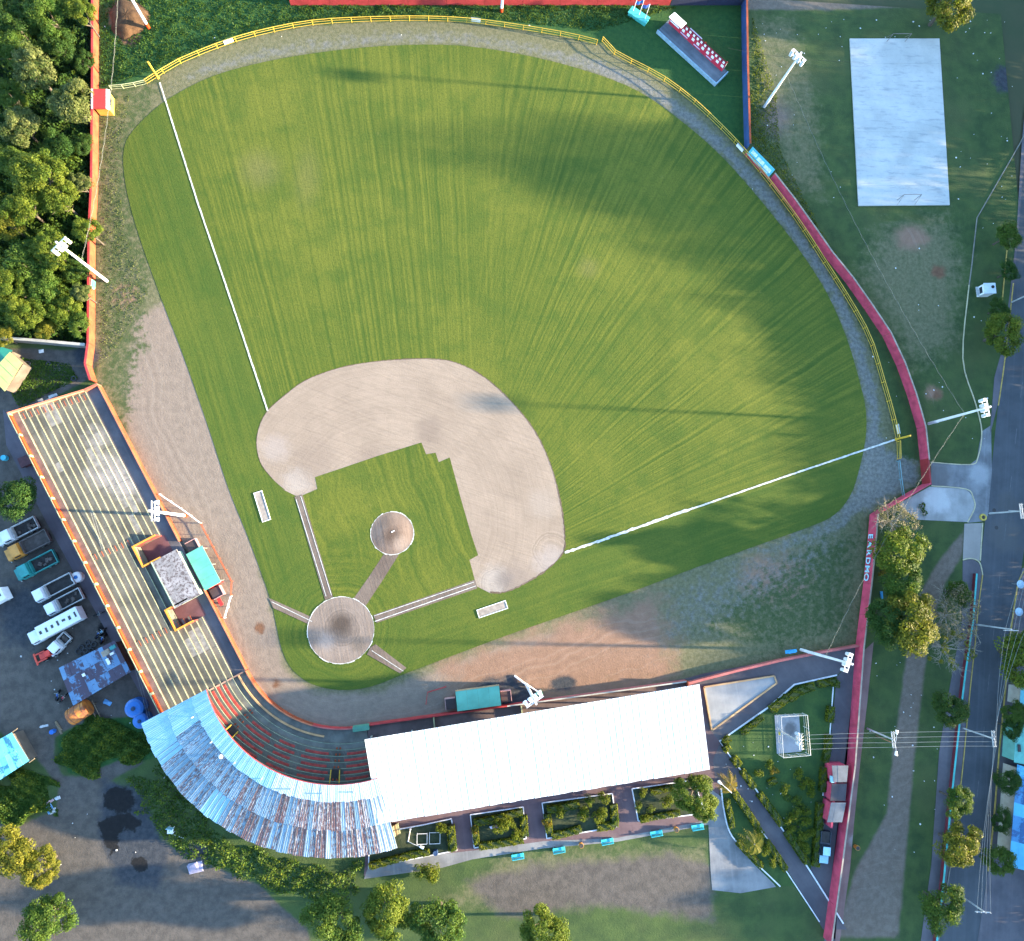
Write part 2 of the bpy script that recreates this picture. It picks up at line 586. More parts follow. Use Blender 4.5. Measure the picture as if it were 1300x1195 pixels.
ground()
c = P(163, 24)
mb = MB()
n, prof = 30, ((3.4, -.03), (3.0, .25), (2.2, .62), (1.3, .9), (.5, 1.0), (.02, 1.0))
vs = [(c.x + r * (1 + .10 * math.sin(3 * a + 1) + .06 * math.sin(7 * a)) * math.cos(a), c.y + 1.15 * r * (1 + .10 * math.sin(3 * a + 1) + .06 * math.sin(7 * a)) * math.sin(a), z + random.uniform(-.04, .04)) for r, z in prof for a in np.linspace(0, 2 * math.pi, n, endpoint=False)]
mb.add(vs, [(i * n + k, i * n + (k + 1) % n, (i + 1) * n + (k + 1) % n, (i + 1) * n + k) for i in range(len(prof) - 1) for k in range(n)])
m = Mat('brown_mound_soil')
cc = m.mix(m.ramp(m.noise(.8, 5, .65), .35, .65), (.050, .026, .011), (.100, .054, .024))
cc = m.mix(m.mul(m.ramp(m.noise(3.5, 4, .7), .5, .75), .6), cc, (.022, .013, .007))
tag(mb.build('dirt_mound', m.out(cc, .95, m.noise(3, 5, .7), .6, .1), smooth=True), kind='structure')


def sheet(name, pts, mat, z, k=0, th=0.0, kind='structure', world_pts=None):
    if world_pts is None:
        if k:
            pts = crom(pts, k, True)
        w = PP(pts)
    else:
        w = world_pts
    mb = MB()
    if th:
        mb.prism(w, z - th, z)
    else:
        mb.add([(p.x, p.y, z) for p in w], [tuple(range(len(w)))])
    return tag(mb.build(name, mat), kind=kind)


# ------------------------------------------------------------------ playing field
def turf_mat(name, infield=False):
    m = Mat(name)
    home = P(433, 800)
    s = m.sep()
    x, y = s[0], s[1]

    def fan(px, py, freq, det=3):
        c = P(px, py)
        a = m.math('ARCTAN2', m.add(x, -c.x), m.add(y, -c.y))
        wob = m.mul(m.add(m.noise(0.07, 3, 0.55), -0.5), 1.3 / freq)
        return m.noise1(m.add(a, wob), freq, det, 0.62)
    f1 = fan(640, 1500, 200)
    f2 = fan(540, 760, 88)
    wx = m.ramp(x, P(560, 300).x, P(720, 300).x)
    ff = m.add(m.mul(f1, m.math('SUBTRACT', 1.0, wx)), m.mul(f2, wx))
    p0, p1 = P(415, 757), P(200, 98)
    d = (p1 - p0).normalized()
    q0 = P(717, 702)
    e = (P(1137, 557) - q0).normalized()
    perpL = m.add(m.mul(m.add(x, -p0.x), -d.y), m.mul(m.add(y, -p0.y), d.x))     # >0 left of the left line
    perpR = m.add(m.mul(m.add(x, -q0.x), -e.y), m.mul(m.add(y, -q0.y), e.x))     # <0 below the right line
    fl = m.noise1(m.add(perpL, m.mul(m.noise(0.05, 2), 1.5)), 0.9, 3, 0.65)
    fr = m.noise1(m.add(perpR, m.mul(m.noise(0.05, 2), 1.5)), 0.8, 3, 0.65)
    r = m.math('SQRT', m.add(m.math('POWER', m.add(x, -home.x), 2.0), m.math('POWER', m.add(y, -home.y), 2.0)))
    rad = m.noise1(m.add(r, m.mul(m.noise(0.12, 3), 3.0)), 0.9, 3, 0.6)
    isL = m.ramp(perpL, 0.0, 0.6)
    isR = m.ramp(perpR, 0.0, -0.6)
    near = m.ramp(r, 8.0, 16.0, 1.0, 0.0)
    f = m.add(m.mul(ff, m.math('SUBTRACT', 1.0, isL)), m.mul(fl, isL))
    f = m.add(m.mul(f, m.math('SUBTRACT', 1.0, isR)), m.mul(fr, isR))
    if infield:
        wv = m.noise1(m.add(m.mul(perpL, 1.0), m.mul(m.noise(0.12, 3, 0.5), 4.0)), 0.85, 3, 0.6)
        f = wv
    f = m.add(m.mul(f, m.math('SUBTRACT', 1.0, near)), m.mul(rad, near))
    amp = m.ramp(m.noise(0.06, 4, 0.6), 0.3, 0.7, 0.6, 1.15)
    f = m.add(0.5, m.mul(m.add(f, -0.5), amp))
    big = m.noise(0.045, 4, 0.55)
    mid = m.noise(0.3, 5, 0.65)
    fine = m.noise(3.2, 4, 0.75)
    foul = m.math('MAXIMUM', isL, isR)
    col = m.mix(m.ramp(f, 0.28, 0.72), (0.045, 0.074, 0.010), (0.108, 0.120, 0.016))
    col = m.mix(m.mul(m.ramp(big, 0.42, 0.68), 0.5), col, (0.132, 0.136, 0.020))
    col = m.mix(m.mul(m.ramp(mid, 0.46, 0.74), 0.5), col, (0.036, 0.074, 0.010))
    col = m.mix(m.mul(m.ramp(m.noise(0.13, 5, 0.65), 0.48, 0.66), 0.45), col, (0.042, 0.076, 0.011))
    col = m.mix(m.mul(m.ramp(m.noise(0.55, 6, 0.72), 0.6, 0.74), 0.4), col, (0.15, 0.14, 0.04))
    col = m.mix(m.mul(foul, 0.4), col, (0.034, 0.072, 0.012))
    worn = m.math('MAXIMUM', m.mul(m.blob(330, 215, 22, 0.9), 0.45), m.math('MAXIMUM', m.mul(m.blob(390, 225, 14, .9, .35, 2.5), 0.3), m.mul(m.blob(747, 340, 12, .9), 0.35)))
    col = m.mix(worn, col, (0.15, 0.13, 0.05))
    col = m.mix(m.mul(m.ramp(fine, 0.42, 0.75), 0.65), col, (0.024, 0.052, 0.009))
    col = m.mix(m.mul(m.ramp(m.noise(1.3, 3, 0.7), 0.6, 0.8), 0.35), col, (0.14, 0.145, 0.035))
    return m.out(col, 0.9, m.add(fine, m.mul(f, 0.5)), 0.6, 0.08, spec=0.15)


def dirt_mat(name, a, b, rake=0.0, extra=(), ring=None):
    m = Mat(name)
    big = m.noise(0.12, 5, 0.6)
    mid = m.noise(0.7, 5, 0.65)
    fine = m.noise(5.0, 3, 0.7)
    rk = m.noise(1.0, 3, 0.6, m.stretch(rake, 2.6, 0.12))
    rk2 = m.noise(1.0, 3, 0.6, m.stretch(rake - 0.5, 5.0, 0.25))
    col = m.mix(m.ramp(big, 0.35, 0.65), a, b)
    col = m.mix(m.mul(m.ramp(rk, 0.45, 0.75), 0.45), col, sc(a, 0.78))
    col = m.mix(m.mul(m.ramp(rk2, 0.55, 0.8), 0.35), col, sc(b, 1.18))
    col = m.mix(m.mul(m.ramp(mid, 0.5, 0.8), 0.35), col, sc(a, 0.72))
    if ring:
        s = m.sep()
        for (px, py, r, fq, k) in ring:
            c0 = P(px, py)
            d = m.math('SQRT', m.add(m.math('POWER', m.add(s[0], -c0.x), 2.0), m.math('POWER', m.add(s[1], -c0.y), 2.0)))
            w = m.noise1(m.add(d, m.mul(m.noise(0.25, 3), 1.4)), fq, 3, 0.65)
            g = m.ramp(d, r * M2 * 0.7, r * M2, 1.0, 0.0)
            col = m.mix(m.mul(m.mul(m.ramp(w, 0.5, 0.68), g), k), col, sc(a, 0.6))
            col = m.mix(m.mul(m.mul(m.ramp(w, 0.48, 0.32), g), k * 0.8), col, sc(b, 1.25))
    for (px, py, r, c, k) in extra:
        col = m.mix(m.mul(m.blob(px, py, r, 0.6, 0.5), k), col, c)
    col = m.mix(m.mul(m.ramp(fine, 0.5, 0.8), 0.3), col, sc(a, 0.65))
    col = m.mix(m.mul(m.ramp(m.noise(1.0, 4, 0.7, m.stretch(rake, 9.0, 0.5)), 0.52, 0.72), 0.35), col, sc(a, 0.62))
    col = m.mix(m.mul(m.ramp(m.noise(2.2, 5, 0.75), 0.58, 0.7), 0.45), col, sc(a, 0.6))
    return m.out(col, 0.95, m.add(fine, rk), 0.5, 0.06, spec=0.1)


TURFM = turf_mat('mown_turf')
sheet('outfield_turf', TURF, TURFM, 0.03, 4)
INM = dirt_mat('raked_infield_clay', (0.220, 0.172, 0.128), (0.262, 0.206, 0.154), 1.25,
               [(378, 612, 16, (0.30, 0.27, 0.24), .5), (628, 738, 18, (0.30, 0.28, 0.25), .5), (700, 715, 20, (0.28, 0.25, 0.23), .5), (545, 545, 16, (0.13, 0.10, 0.08), .45),
                (400, 585, 26, (0.15, 0.115, 0.09), .35), (350, 570, 16, (0.29, 0.25, 0.22), .5), (655, 740, 24, (0.14, 0.115, 0.10), .45), (640, 735, 10, (0.12, 0.10, 0.09), .4), (470, 590, 20, (0.16, 0.12, 0.095), .4), (690, 640, 18, (0.29, 0.245, 0.20), .4)],
               [(495, 660, 330, 1.9, .13), (628, 740, 26, 2.6, .6), (376, 612, 22, 2.6, .45), (700, 700, 30, 2.0, .5)])
sheet('infield_dirt', INFIELD, INM, 0.045, 4)
sheet('infield_turf', INGRASS, turf_mat('infield_turf', True), 0.06)
# ragged brown lip where the infield dirt meets the outfield grass
LIP = dirt_mat('brown_grass_lip', (0.085, 0.062, 0.042), (0.14, 0.105, 0.075))
c = resample(PP(crom(INFIELD[2:-1], 4)), 0.35)
l, r = ribbon(c, 0.4)
mb = MB()
k0 = [random.uniform(.15, 1.0) for _ in c]
wd_ = [min(1.0, .25 + .8 * i / len(c)) for i in range(len(c))]
for i in range(len(c) - 1):
    a_, b_ = c[i].lerp(l[i], k0[i] * wd_[i]), c[i + 1].lerp(l[i + 1], k0[i + 1] * wd_[i + 1])
    d_, e_ = c[i + 1].lerp(r[i + 1], k0[i] * wd_[i + 1]), c[i].lerp(r[i], k0[i - 1] * wd_[i])
    mb.add([(*p.xy, 0.052) for p in (a_, b_, d_, e_)], [(0, 1, 2, 3)])
tag(mb.build('grass_lip', LIP), kind='structure')
BROWN = dirt_mat('brown_base_path', (0.105, 0.080, 0.064), (0.165, 0.132, 0.106), 0.35)
HOMEM = dirt_mat('home_plate_clay', (0.165, 0.132, 0.108), (0.225, 0.182, 0.15), 0.2,
                 [(434, 797, 17, (0.085, 0.068, 0.056), .8), (433, 792, 10, (0.05, 0.038, 0.03), .7), (455, 818, 9, (0.10, 0.085, 0.07), .6), (415, 815, 9, (0.27, 0.235, 0.21), .5)], [(434, 798, 36, 2.2, .45)])
MOUNDM = dirt_mat('mound_clay', (0.15, 0.105, 0.078), (0.20, 0.148, 0.115), 0.2,
                  [(498, 680, 10, (0.075, 0.05, 0.036), .75), (490, 662, 9, (0.12, 0.085, 0.06), .5), (508, 690, 9, (0.26, 0.21, 0.17), .5)])
CHALK = paint('chalk_line', (0.50, 0.50, 0.46), 0.35, 1.6, 0.9, (0.17, 0.18, 0.10))
for nm, q in (('third_base_path', [(374, 631), (384, 628), (423, 758), (413, 762)]), ('first_base_path', [(603, 736), (606, 747), (478, 791), (474, 781)]),
              ('mound_path', [(489, 701), (506, 705), (487, 735), (464, 770), (447, 763), (470, 730)]),
              ('on_deck_path', [(341, 759), (350, 763), (399, 785), (395, 794), (347, 772)]), ('on_deck_path', [(470, 822), (477, 818), (516, 848), (508, 855), (466, 831)])):
    sheet(nm, q, BROWN, 0.07)


def chalk(pts, w, z, jag=0.35, name='foul_line'):
    c = resample(PP(pts), 0.5)
    l, r = ribbon(c, w)
    k = lambda p, q: p.lerp(q, random.uniform(-jag, jag) * 0.28)
    l2 = [k(p, q) for p, q in zip(l, r)]
    r2 = [k(q, p) for p, q in zip(l, r)]
    mb = MB()
    for i in range(len(l) - 1):
        mb.add([(*l2[i].xy, z), (*l2[i + 1].xy, z), (*r2[i + 1].xy, z), (*r2[i].xy, z)], [(0, 1, 2, 3)])
    return tag(mb.build(name, CHALK), kind='structure')


chalk([(340, 522), (297, 392), (250, 254), (203, 105)], 0.27, 0.085)
chalk([(717, 702), (850, 656), (1000, 604), (1137, 558)], 0.30, 0.085)
chalk([(717, 702), (800, 673), (880, 645)], 0.42, 0.081, 0.9)
chalk([(376, 634), (414, 757)], 0.10, 0.09)
chalk([(382, 630), (421, 756)], 0.09, 0.091, .5, 'path_edge_line')
chalk([(476, 789), (604, 744)], 0.11, 0.09)
chalk([(475, 782), (602, 739)], 0.09, 0.091, .5, 'path_edge_line')
for pts in ([(345, 764), (396, 789)], [(472, 826), (512, 852)]):
    chalk(pts, 0.09, 0.092, .5, 'path_edge_line')
# home plate circle and the raised pitcher's mound, each ringed by a thin chalk line
def disc(name, px, py, r, mat, z, hill=0.0):
    c = P(px, py)
    mb = MB()
    n = 56
    prof = [(r, 0.02), (r, z), (r * 0.9, z + hill * 0.12), (r * 0.75, z + hill * 0.38), (r * 0.55, z + hill * .72), (r * 0.38, z + hill * .93), (r * 0.25, z + hill), (0.02, z + hill)]
    mb.lathe((c.x, c.y, 0), prof, n)
    tag(mb.build(name, mat), kind='structure')
    ring = MB()
    for i in range(n):
        a0, a1 = 2 * math.pi * i / n, 2 * math.pi * (i + 1) / n
        w = random.uniform(0.03, 0.17)
        ring.add([(c.x + q * math.cos(a), c.y + q * math.sin(a), z + 0.012) for q, a in ((r, a0), (r, a1), (r + w, a1), (r + w, a0))], [(0, 1, 2, 3)])
    tag(ring.build(name + '_edge', CHALK), kind='structure')


disc('home_plate_circle', 433, 800, 40 * M2, HOMEM, 0.085)
disc('pitchers_mound', 498, 677, 26.5 * M2, MOUNDM, 0.085, 0.25)
WHITE = paint('white_paint', (0.72, 0.72, 0.70), 0.12, 0.8, 0.6)
c = P(499, 675)
hb = MB().box((c.x, c.y, 0.36), (.62, .16, .05), .5)
tag(hb.build('pitching_rubber', WHITE, origin=(c.x, c.y, .335)), 'small white pitching slab on top of the mound', 'pitching rubber')
# small bullpen strips with white boards round brown dirt
for (cx, cy, ang, lb) in ((333, 643, math.radians(-71), 'left'), (625, 773.5, math.radians(18), 'right')):
    c = P(cx, cy)
    t = thing('warm_up_strip', 'narrow white edged dirt warm-up strip in the grass ' + ('beside the left foul ground' if lb == 'left' else 'below the right infield corner'), 'warm-up strip', (c.x, c.y, 0.03), group='warm-up strips in the foul grass')
    L, Wd = 5.0, 1.35
    co, si = math.cos(ang), math.sin(ang)
    W_ = lambda a, b: (c.x + a * co - b * si, c.y + a * si + b * co)
    mb = MB().box((c.x, c.y, 0.05), (L, Wd, .04), ang)
    part(mb, 'dirt_bed', paint('pale_strip_dirt', (.25, .215, .18), .3, 1.2, .95), t)
    for a, b, l, w in ((0, Wd / 2, L + .2, .1), (0, -Wd / 2, L + .2, .1), (L / 2 + .03, 0, .1, Wd - .14), (-L / 2 - .03, 0, .1, Wd - .14)):
        x, y = W_(a, b)
        part(MB().box((x, y, 0.08), (l, w, .1), ang), 'edge_board', WHITE, t)

# ------------------------------------------------------------------ road, pavements, kerbs
def asphalt(name, a, b, rz=0.0, streak=0.4, patches=()):
    m = Mat(name)
    col = m.mix(m.ramp(m.noise(0.25, 5, 0.6), 0.3, 0.7), a, b)
    st = m.noise(1.0, 3, 0.6, m.stretch(rz, 1.6, 0.03))
    col = m.mix(m.mul(m.ramp(st, 0.45, 0.75), streak), col, sc(b, 1.35))
    for (px, py, r, c, k) in patches:
        col = m.mix(m.mul(m.blob(px, py, r, 0.4, 0.5), k), col, c)
    fine = m.noise(9.0, 3, 0.7)
    col = m.mix(m.mul(m.ramp(fine, 0.5, 0.8), 0.35), col, sc(a, 0.6))
    return m.out(col, 0.88, fine, 0.3, 0.02, spec=0.25)


RZ = math.radians(-8)
ROADM = asphalt('road_asphalt', (0.050, 0.057, 0.064), (0.070, 0.077, 0.084), RZ, 0.35, [(1275, 680, 22, (0.085, 0.085, 0.08), .6), (1280, 640, 16, (0.075, 0.075, 0.07), .5)])
ROAD_L = [(1318, 0), (1303, 150), (1294, 270), (1286, 360), (1276, 451), (1267, 515), (1258, 600), (1252, 650), (1246, 700), (1242, 770), (1238, 821), (1232, 875), (1222, 981), (1206, 1100), (1190, 1200), (1178, 1290)]
ROAD_R = [(1375, 0), (1362, 150), (1350, 270), (1341, 360), (1330, 451), (1321, 515), (1311, 600), (1305, 660), (1297, 720), (1290, 752), (1283, 800), (1277, 865), (1268, 956), (1262, 1033), (1254, 1106), (1240, 1200), (1226, 1290)]
sheet('road', ROAD_L + ROAD_R[::-1], ROADM, 0.02)
PAVEP = asphalt('purple_grey_pavement', (0.075, 0.070, 0.078), (0.115, 0.105, 0.112), RZ, 0.2)
CONC = asphalt('pale_concrete', (0.20, 0.20, 0.19), (0.30, 0.30, 0.285), RZ, 0.2, [(1190, 635, 18, (0.42, 0.42, 0.41), .7), (1245, 600, 14, (0.30, .31, .31), .6)])
DARKC = asphalt('grey_drive_concrete', (0.10, 0.10, 0.10), (0.14, 0.138, 0.135), RZ, 0.2)
sheet('pavement', [(1247, 728), (1241, 770), (1237, 822), (1231, 876), (1221, 981), (1205, 1100), (1189, 1200), (1168, 1200), (1182, 1098), (1192, 955), (1204, 880), (1221, 790), (1222, 712), (1235, 710), (1244, 716)], PAVEP, 0.05)
sheet('pavement', [(1302, 130), (1297, 180), (1290, 300), (1283, 362), (1273, 440), (1262, 480), (1256, 555), (1270, 500), (1277, 452), (1287, 360), (1295, 270), (1304, 150)], PAVEP, 0.05)
sheet('pavement', [(1297, 722), (1290, 752), (1283, 800), (1277, 865), (1268, 956), (1262, 1033), (1254, 1106), (1240, 1200), (1300, 1200), (1310, 1100), (1312, 950), (1316, 800), (1325, 715)], PAVEP, 0.052)
sheet('entrance_pavement', [(1182, 588), (1231, 590), (1240, 583), (1246, 548), (1258, 540), (1259, 600), (1254, 655), (1247, 662), (1228, 664), (1236, 640), (1228, 622), (1182, 617)], asphalt('entrance_concrete', (0.10, 0.105, 0.11), (0.19, 0.20, 0.205), RZ, 0.25, [(1243, 602, 14, (0.28, .29, .29), .7), (1190, 605, 20, (0.09, .088, .085), .7)]), 0.04)
sheet('entrance_pavement', [(1180, 618), (1226, 621), (1236, 632), (1237, 648), (1229, 663), (1165, 660), (1140, 640)], CONC, 0.05)
sheet('entrance_pavement', [(1224, 665), (1248, 664), (1244, 712), (1235, 710), (1222, 711)], asphalt('tan_concrete', (0.22, 0.20, 0.175), (0.27, 0.245, 0.215), RZ, 0.2), 0.055)
PROM = asphalt('maroon_promenade', (0.085, 0.055, 0.060), (0.125, 0.085, 0.088), 0.15, 0.2)
PATHM = asphalt('dark_park_path', (0.068, 0.064, 0.072), (0.10, 0.095, 0.10), 0.6, 0.15)
GREYP = asphalt('grey_park_pavement', (0.115, 0.12, 0.125), (0.20, 0.205, 0.205), 0.1, 0.2)
sheet('promenade', [(466, 1052), (464, 930), (868, 862), (893, 855), (985, 838), (1088, 818), (1083, 836), (1062, 858), (1008, 869), (975, 898), (913, 941), (920, 955), (918, 985), (905, 1044), (780, 1066), (690, 1074), (600, 1088), (560, 1100), (462, 1112)], PROM, 0.03)
sheet('park_path', [(868, 862), (985, 838), (1088, 818), (1083, 836), (1062, 858), (1008, 869), (975, 898), (913, 941), (896, 920), (985, 866), (982, 857), (893, 871)], PATHM, 0.036)
sheet('park_path', [(470, 1094), (600, 1080), (690, 1068), (782, 1064), (905, 1040), (905, 1046), (782, 1069), (690, 1077), (600, 1091), (560, 1102), (462, 1116)], GREYP, 0.036)
sheet('park_path', [(914, 943), (960, 1003), (1028, 1106), (1075, 1180), (1045, 1180), (998, 1106), (975, 1066), (926, 1003), (908, 990), (905, 965)], PATHM, 0.038)
sheet('park_path', [(900, 1000), (916, 1012), (922, 1050), (938, 1066), (970, 1106), (985, 1126), (940, 1134), (904, 1130), (902, 1106), (899, 1040)], GREYP, 0.04)
sheet('driveway', [(1062, 860), (1088, 830), (1076, 966), (1059, 1100), (1046, 1195), (1060, 1195), (1028, 1106), (1050, 985)], PATHM, 0.042)
sheet('pavement', [(1092, 830), (1109, 815), (1101, 891), (1092, 968), (1084, 1046), (1079, 1103), (1066, 1195), (1048, 1195), (1060, 1100), (1077, 966)],
      asphalt('pink_brown_pavement', (0.125, 0.075, 0.068), (0.185, 0.12, 0.108), RZ, 0.2, [(1085, 1068, 8, (0.24, .22, .21), .8)]), 0.034)
STANDWALK = asphalt('yard_walk', (0.075, 0.068, 0.08), (0.11, 0.10, 0.112), 0.5, 0.2)
sheet('yard_pavement', [(4, 520), (14, 532), (215, 905), (196, 915), (178, 880), (60, 665), (8, 565)], STANDWALK, 0.03)


def kerb(pts, mat, w=0.18, h=0.14, k=4, z=0.0, name='kerb'):
    c = PP(crom(pts, k)) if k else PP(pts)
    l, r = ribbon(c, w)
    mb = MB()
    for i in range(len(c) - 1):
        a, b, d, e = l[i], l[i + 1], r[i + 1], r[i]
        vs = [(p.x, p.y, q) for q in (z, z + h) for p in (a, b, d, e)]
        mb.add(vs, [(4, 5, 6, 7), (0, 1, 5, 4), (2, 3, 7, 6), (1, 2, 6, 5), (3, 0, 4, 7)])
    return tag(mb.build(name, mat), kind='structure')


YK = paint('yellow_kerb_paint', (0.38, 0.27, 0.07), 0.3, 1.5, 0.8, (0.18, 0.16, 0.10))
CK = paint('cream_kerb_paint', (0.42, 0.38, 0.24), 0.25, 1.2, 0.8, (0.2, 0.18, 0.13))
WK = paint('white_kerb_paint', (0.62, 0.64, 0.66), 0.2, 1.2, 0.75, (0.3, 0.31, 0.32))
GK = paint('grey_kerb', (0.17, 0.165, 0.14), 0.25, 1.0, 0.9)
kerb(ROAD_L[3:6], YK)
kerb([(1247, 730), (1241, 775), (1237, 822), (1231, 876), (1221, 981), (1211, 1060)], YK)
kerb(ROAD_L[13:], GK)
kerb(ROAD_R[9:15], YK, .22)
kerb([(1326, 714), (1303, 722), (1293, 738), (1290, 752)], YK)
kerb([(1182, 617), (1226, 621), (1235, 632), (1237, 645), (1228, 663)], CK)
kerb([(1181, 587), (1231, 590), (1241, 581), (1246, 548), (1238, 512), (1222, 455), (1230, 362)], CK, .16)
kerb([(1230, 362), (1233, 340), (1240, 277), (1266, 232), (1296, 180), (1310, 150)], GK, .16, k=0)
kerb([(1222, 711), (1232, 709), (1243, 714), (1247, 730)], CK)
kerb([(1247, 664), (1244, 712)], CK, k=0)
kerb([(1278, 318), (1272, 382)], YK, .15, k=0)
kerb([(1062, 857), (1008, 869), (975, 898), (913, 941), (931, 966), (958, 1000), (1027, 1104), (1070, 1172)], WK, .22, .2, k=0)
kerb([(926, 1003), (975, 1066), (998, 1106), (1040, 1170)], WK, .15, .15, k=0)
kerb([(915, 1000), (919, 1030), (926, 1056), (940, 1075), (955, 1093), (968, 1104), (990, 1125)], WK, .2, .2)
kerb([(1058, 862), (1050, 975), (1044, 1010)], WK, .15, .2, k=0)
# road paint: faint centre line dashes
RP = paint('worn_road_paint', (0.10, 0.105, 0.11), 0.3, 1.5, 0.8, (0.08, 0.085, 0.09))
cl = resample(PP([((a[0] + b[0]) / 2, (a[1] + b[1]) / 2) for a, b in zip(ROAD_L[:-1], ROAD_R[:-1])]), 3.0)
mb = MB()
for i in range(0, len(cl) - 1, 3):
    d = (cl[i + 1] - cl[i]).normalized()
    nn = Vector((-d.y, d.x, 0)) * .06
    mb.add([(*(q).xy, 0.026) for q in (cl[i] + nn, cl[i + 1] + nn, cl[i + 1] - nn, cl[i] - nn)], [(0, 1, 2, 3)])
tag(mb.build('road_marking', RP), kind='structure')
# manhole covers of the road
for (x, y) in ((1265, 670), (1262, 648)):
    c = P(x, y)
    tag(MB().lathe((c.x, c.y, 0.021), [(.36, 0), (.36, .012), (.3, .014)], 14).build('manhole_cover', paint('iron_cover', (0.03, .03, .03), .2), origin=(c.x, c.y, .021)),
        'round dark manhole cover set in the road ' + ('just above the side street' if y == 670 else 'beside the yellow bollard'), 'manhole cover')

# ------------------------------------------------------------------ walls, built panel by panel
PINK = paint('magenta_red_wall_paint', (0.40, 0.045, 0.085), 0.3, 0.8, 0.8, (0.22, 0.07, 0.08))
RED = paint('red_wall_paint', (0.36, 0.035, 0.035), 0.25, 0.5, 0.7, (0.2, 0.03, 0.03))
DKRED = paint('dark_red_gate_paint', (0.22, 0.018, 0.022), 0.2, 0.6, 0.7)
ORANGE = paint('orange_wall_paint', (0.25, 0.048, 0.016), 0.4, 0.6, 0.8, (0.12, 0.042, 0.025))
ORANGE2 = paint('bright_orange_paint', (0.44, 0.042, 0.006), 0.2, 0.8, 0.65)
BLUEW = paint('blue_wall_paint', (0.022, 0.062, 0.17), 0.25, 0.4, 0.7, (0.02, 0.04, 0.09))
NAVY = paint('navy_wall_paint', (0.02, 0.03, 0.06), 0.25, 0.4, 0.7)
YELLOW = paint('yellow_rail_paint', (0.50, 0.32, 0.03), 0.2, 1.0, 0.6, (0.28, 0.17, 0.04))
CREAM = paint('cream_edge_paint', (0.29, 0.30, 0.17), 0.3, 1.5, 0.75, (0.25, 0.25, 0.16))
CONCR = paint('wall_coping_concrete', (0.26, 0.22, 0.18), 0.25, 0.8, 0.9)
GALV = paint('galvanised_pipe', (0.30, 0.34, 0.33), 0.2, 2.0, 0.5, metal=0.3)
TEAL = paint('turquoise_paint', (0.05, 0.36, 0.33), 0.15, 0.8, 0.6)


def wall(name, label, pts, h, th, mat, cap, step=6.0, side=1, smooth=0, cat='wall', capw=0.08, pil=None):
    """wall along base line pts (the face you see stands on it); side=+1: body to the left of the walking direction"""
    w = PP(crom(pts, smooth) if smooth else pts)
    keep = [Vector(p) for p in w]
    segs = []
    if smooth:
        rs = resample(keep, step)
        segs = list(zip(rs, rs[1:]))
    else:
        for a, b in zip(keep, keep[1:]):
            rs = resample([a, b], step)
            segs += list(zip(rs, rs[1:]))
    t = thing(name, label, cat, tuple(keep[0]))
    for i, (a, b) in enumerate(segs):
        d = (b - a).normalized()
        nn = Vector((-d.y, d.x, 0)) * side
        j = random.uniform(-.012, .012)
        g = d * 0.02
        part(MB().prism([(a + g).xy, (b - g).xy, (b - g + nn * (th + j)).xy, (a + g + nn * (th + j)).xy], 0.0, h + j), 'wall_panel', mat, t)
        c0 = a - nn * capw / 2 + nn * .0
        part(MB().prism([(a - nn * capw).xy, (b - nn * capw).xy, (b + nn * (th + capw)).xy, (a + nn * (th + capw)).xy], h + .02, h + .1), 'coping', cap, t)
        if pil:
            part(MB().box((a.x - nn.x * .06, a.y - nn.y * .06, h / 2), (.25, .25, h - .1), math.atan2(d.y, d.x)), 'pilaster', pil, t)
    return t


wr = wall('perimeter_wall', 'long curved magenta red wall beyond right field up to the dark red gate', WALL_R[1:], 2.35, .18, PINK, CONCR, 6, 1, 5, capw=.03)
wall('perimeter_wall', 'straight red boundary wall along the top of the photo behind centre field', [(369, 7), (850, 7)], 2.4, .2, RED, RED, 7, 1)
wall('perimeter_wall', 'short navy wall right of the red wall at the top of the photo', [(851, 7), (941, 7)], 2.4, .2, NAVY, NAVY, 7, 1)
wall('perimeter_wall', 'dark blue wall running down from the top beside the scoreboard', [(938, -40), (941, 8), (942, 90), (945, 192)], 2.4, .2, BLUEW, ORANGE, 6, 1)
wall('perimeter_wall', 'orange wall between the left woods and left field', [(126, -60), (125.5, 0), (125.5, 115), (124.5, 240), (121.5, 300), (120.5, 440), (117, 466), (123.5, 486)], 2.0, .2, ORANGE, RED, 6, -1)
wd = wall('perimeter_wall', 'magenta red wall bending past the trees and on beside the garden driveway', WALL_D[1:], 2.35, .18, PINK, CONCR, 6, 1, capw=.03)
wall('perimeter_wall', 'short slanting magenta wall between the dark red gate and the tree corner', [(1170, 615), (1105, 652.5)], 2.35, .18, PINK, PINK, 5, 1, capw=.03)
wall('entrance_gate', 'dark red closed gate between the two magenta walls at the road entrance', [(1167.6, 584), (1170.6, 617)], 2.2, .12, DKRED, DKRED, 2.2, 1, cat='gate')
wall('low_wall', 'low pinkish red wall under the light tower at the bottom right of the field', [(868, 866), (930, 850), (985, 837), (1040, 826), (1085, 818)], 1.2, .22, paint('faded_red', (0.36, .10, .09), .25, .5, .8), paint('faded_red', (0.36, .10, .09)), 5, -1)
wall('garden_wall', 'thin turquoise topped maroon wall along the road pavement', [(1235, 728), (1230, 790), (1221, 850), (1216, 890), (1203, 1010), (1194, 1105), (1184, 1195)], .75, .25, paint('maroon_paint', (0.12, .02, .03), .2), TEAL, 6, 1, capw=.02)
wall('stone_wall', 'pale grey block wall between the woods and the grassy yard at left', [(3, 418), (8, 434), (60, 438), (115, 443)], 1.8, .3, paint('grey_block', (0.22, .21, .19), .3, .8, .9), paint('pale_coping', (0.34, .34, .31), .2, .8, .9), 5, 1)
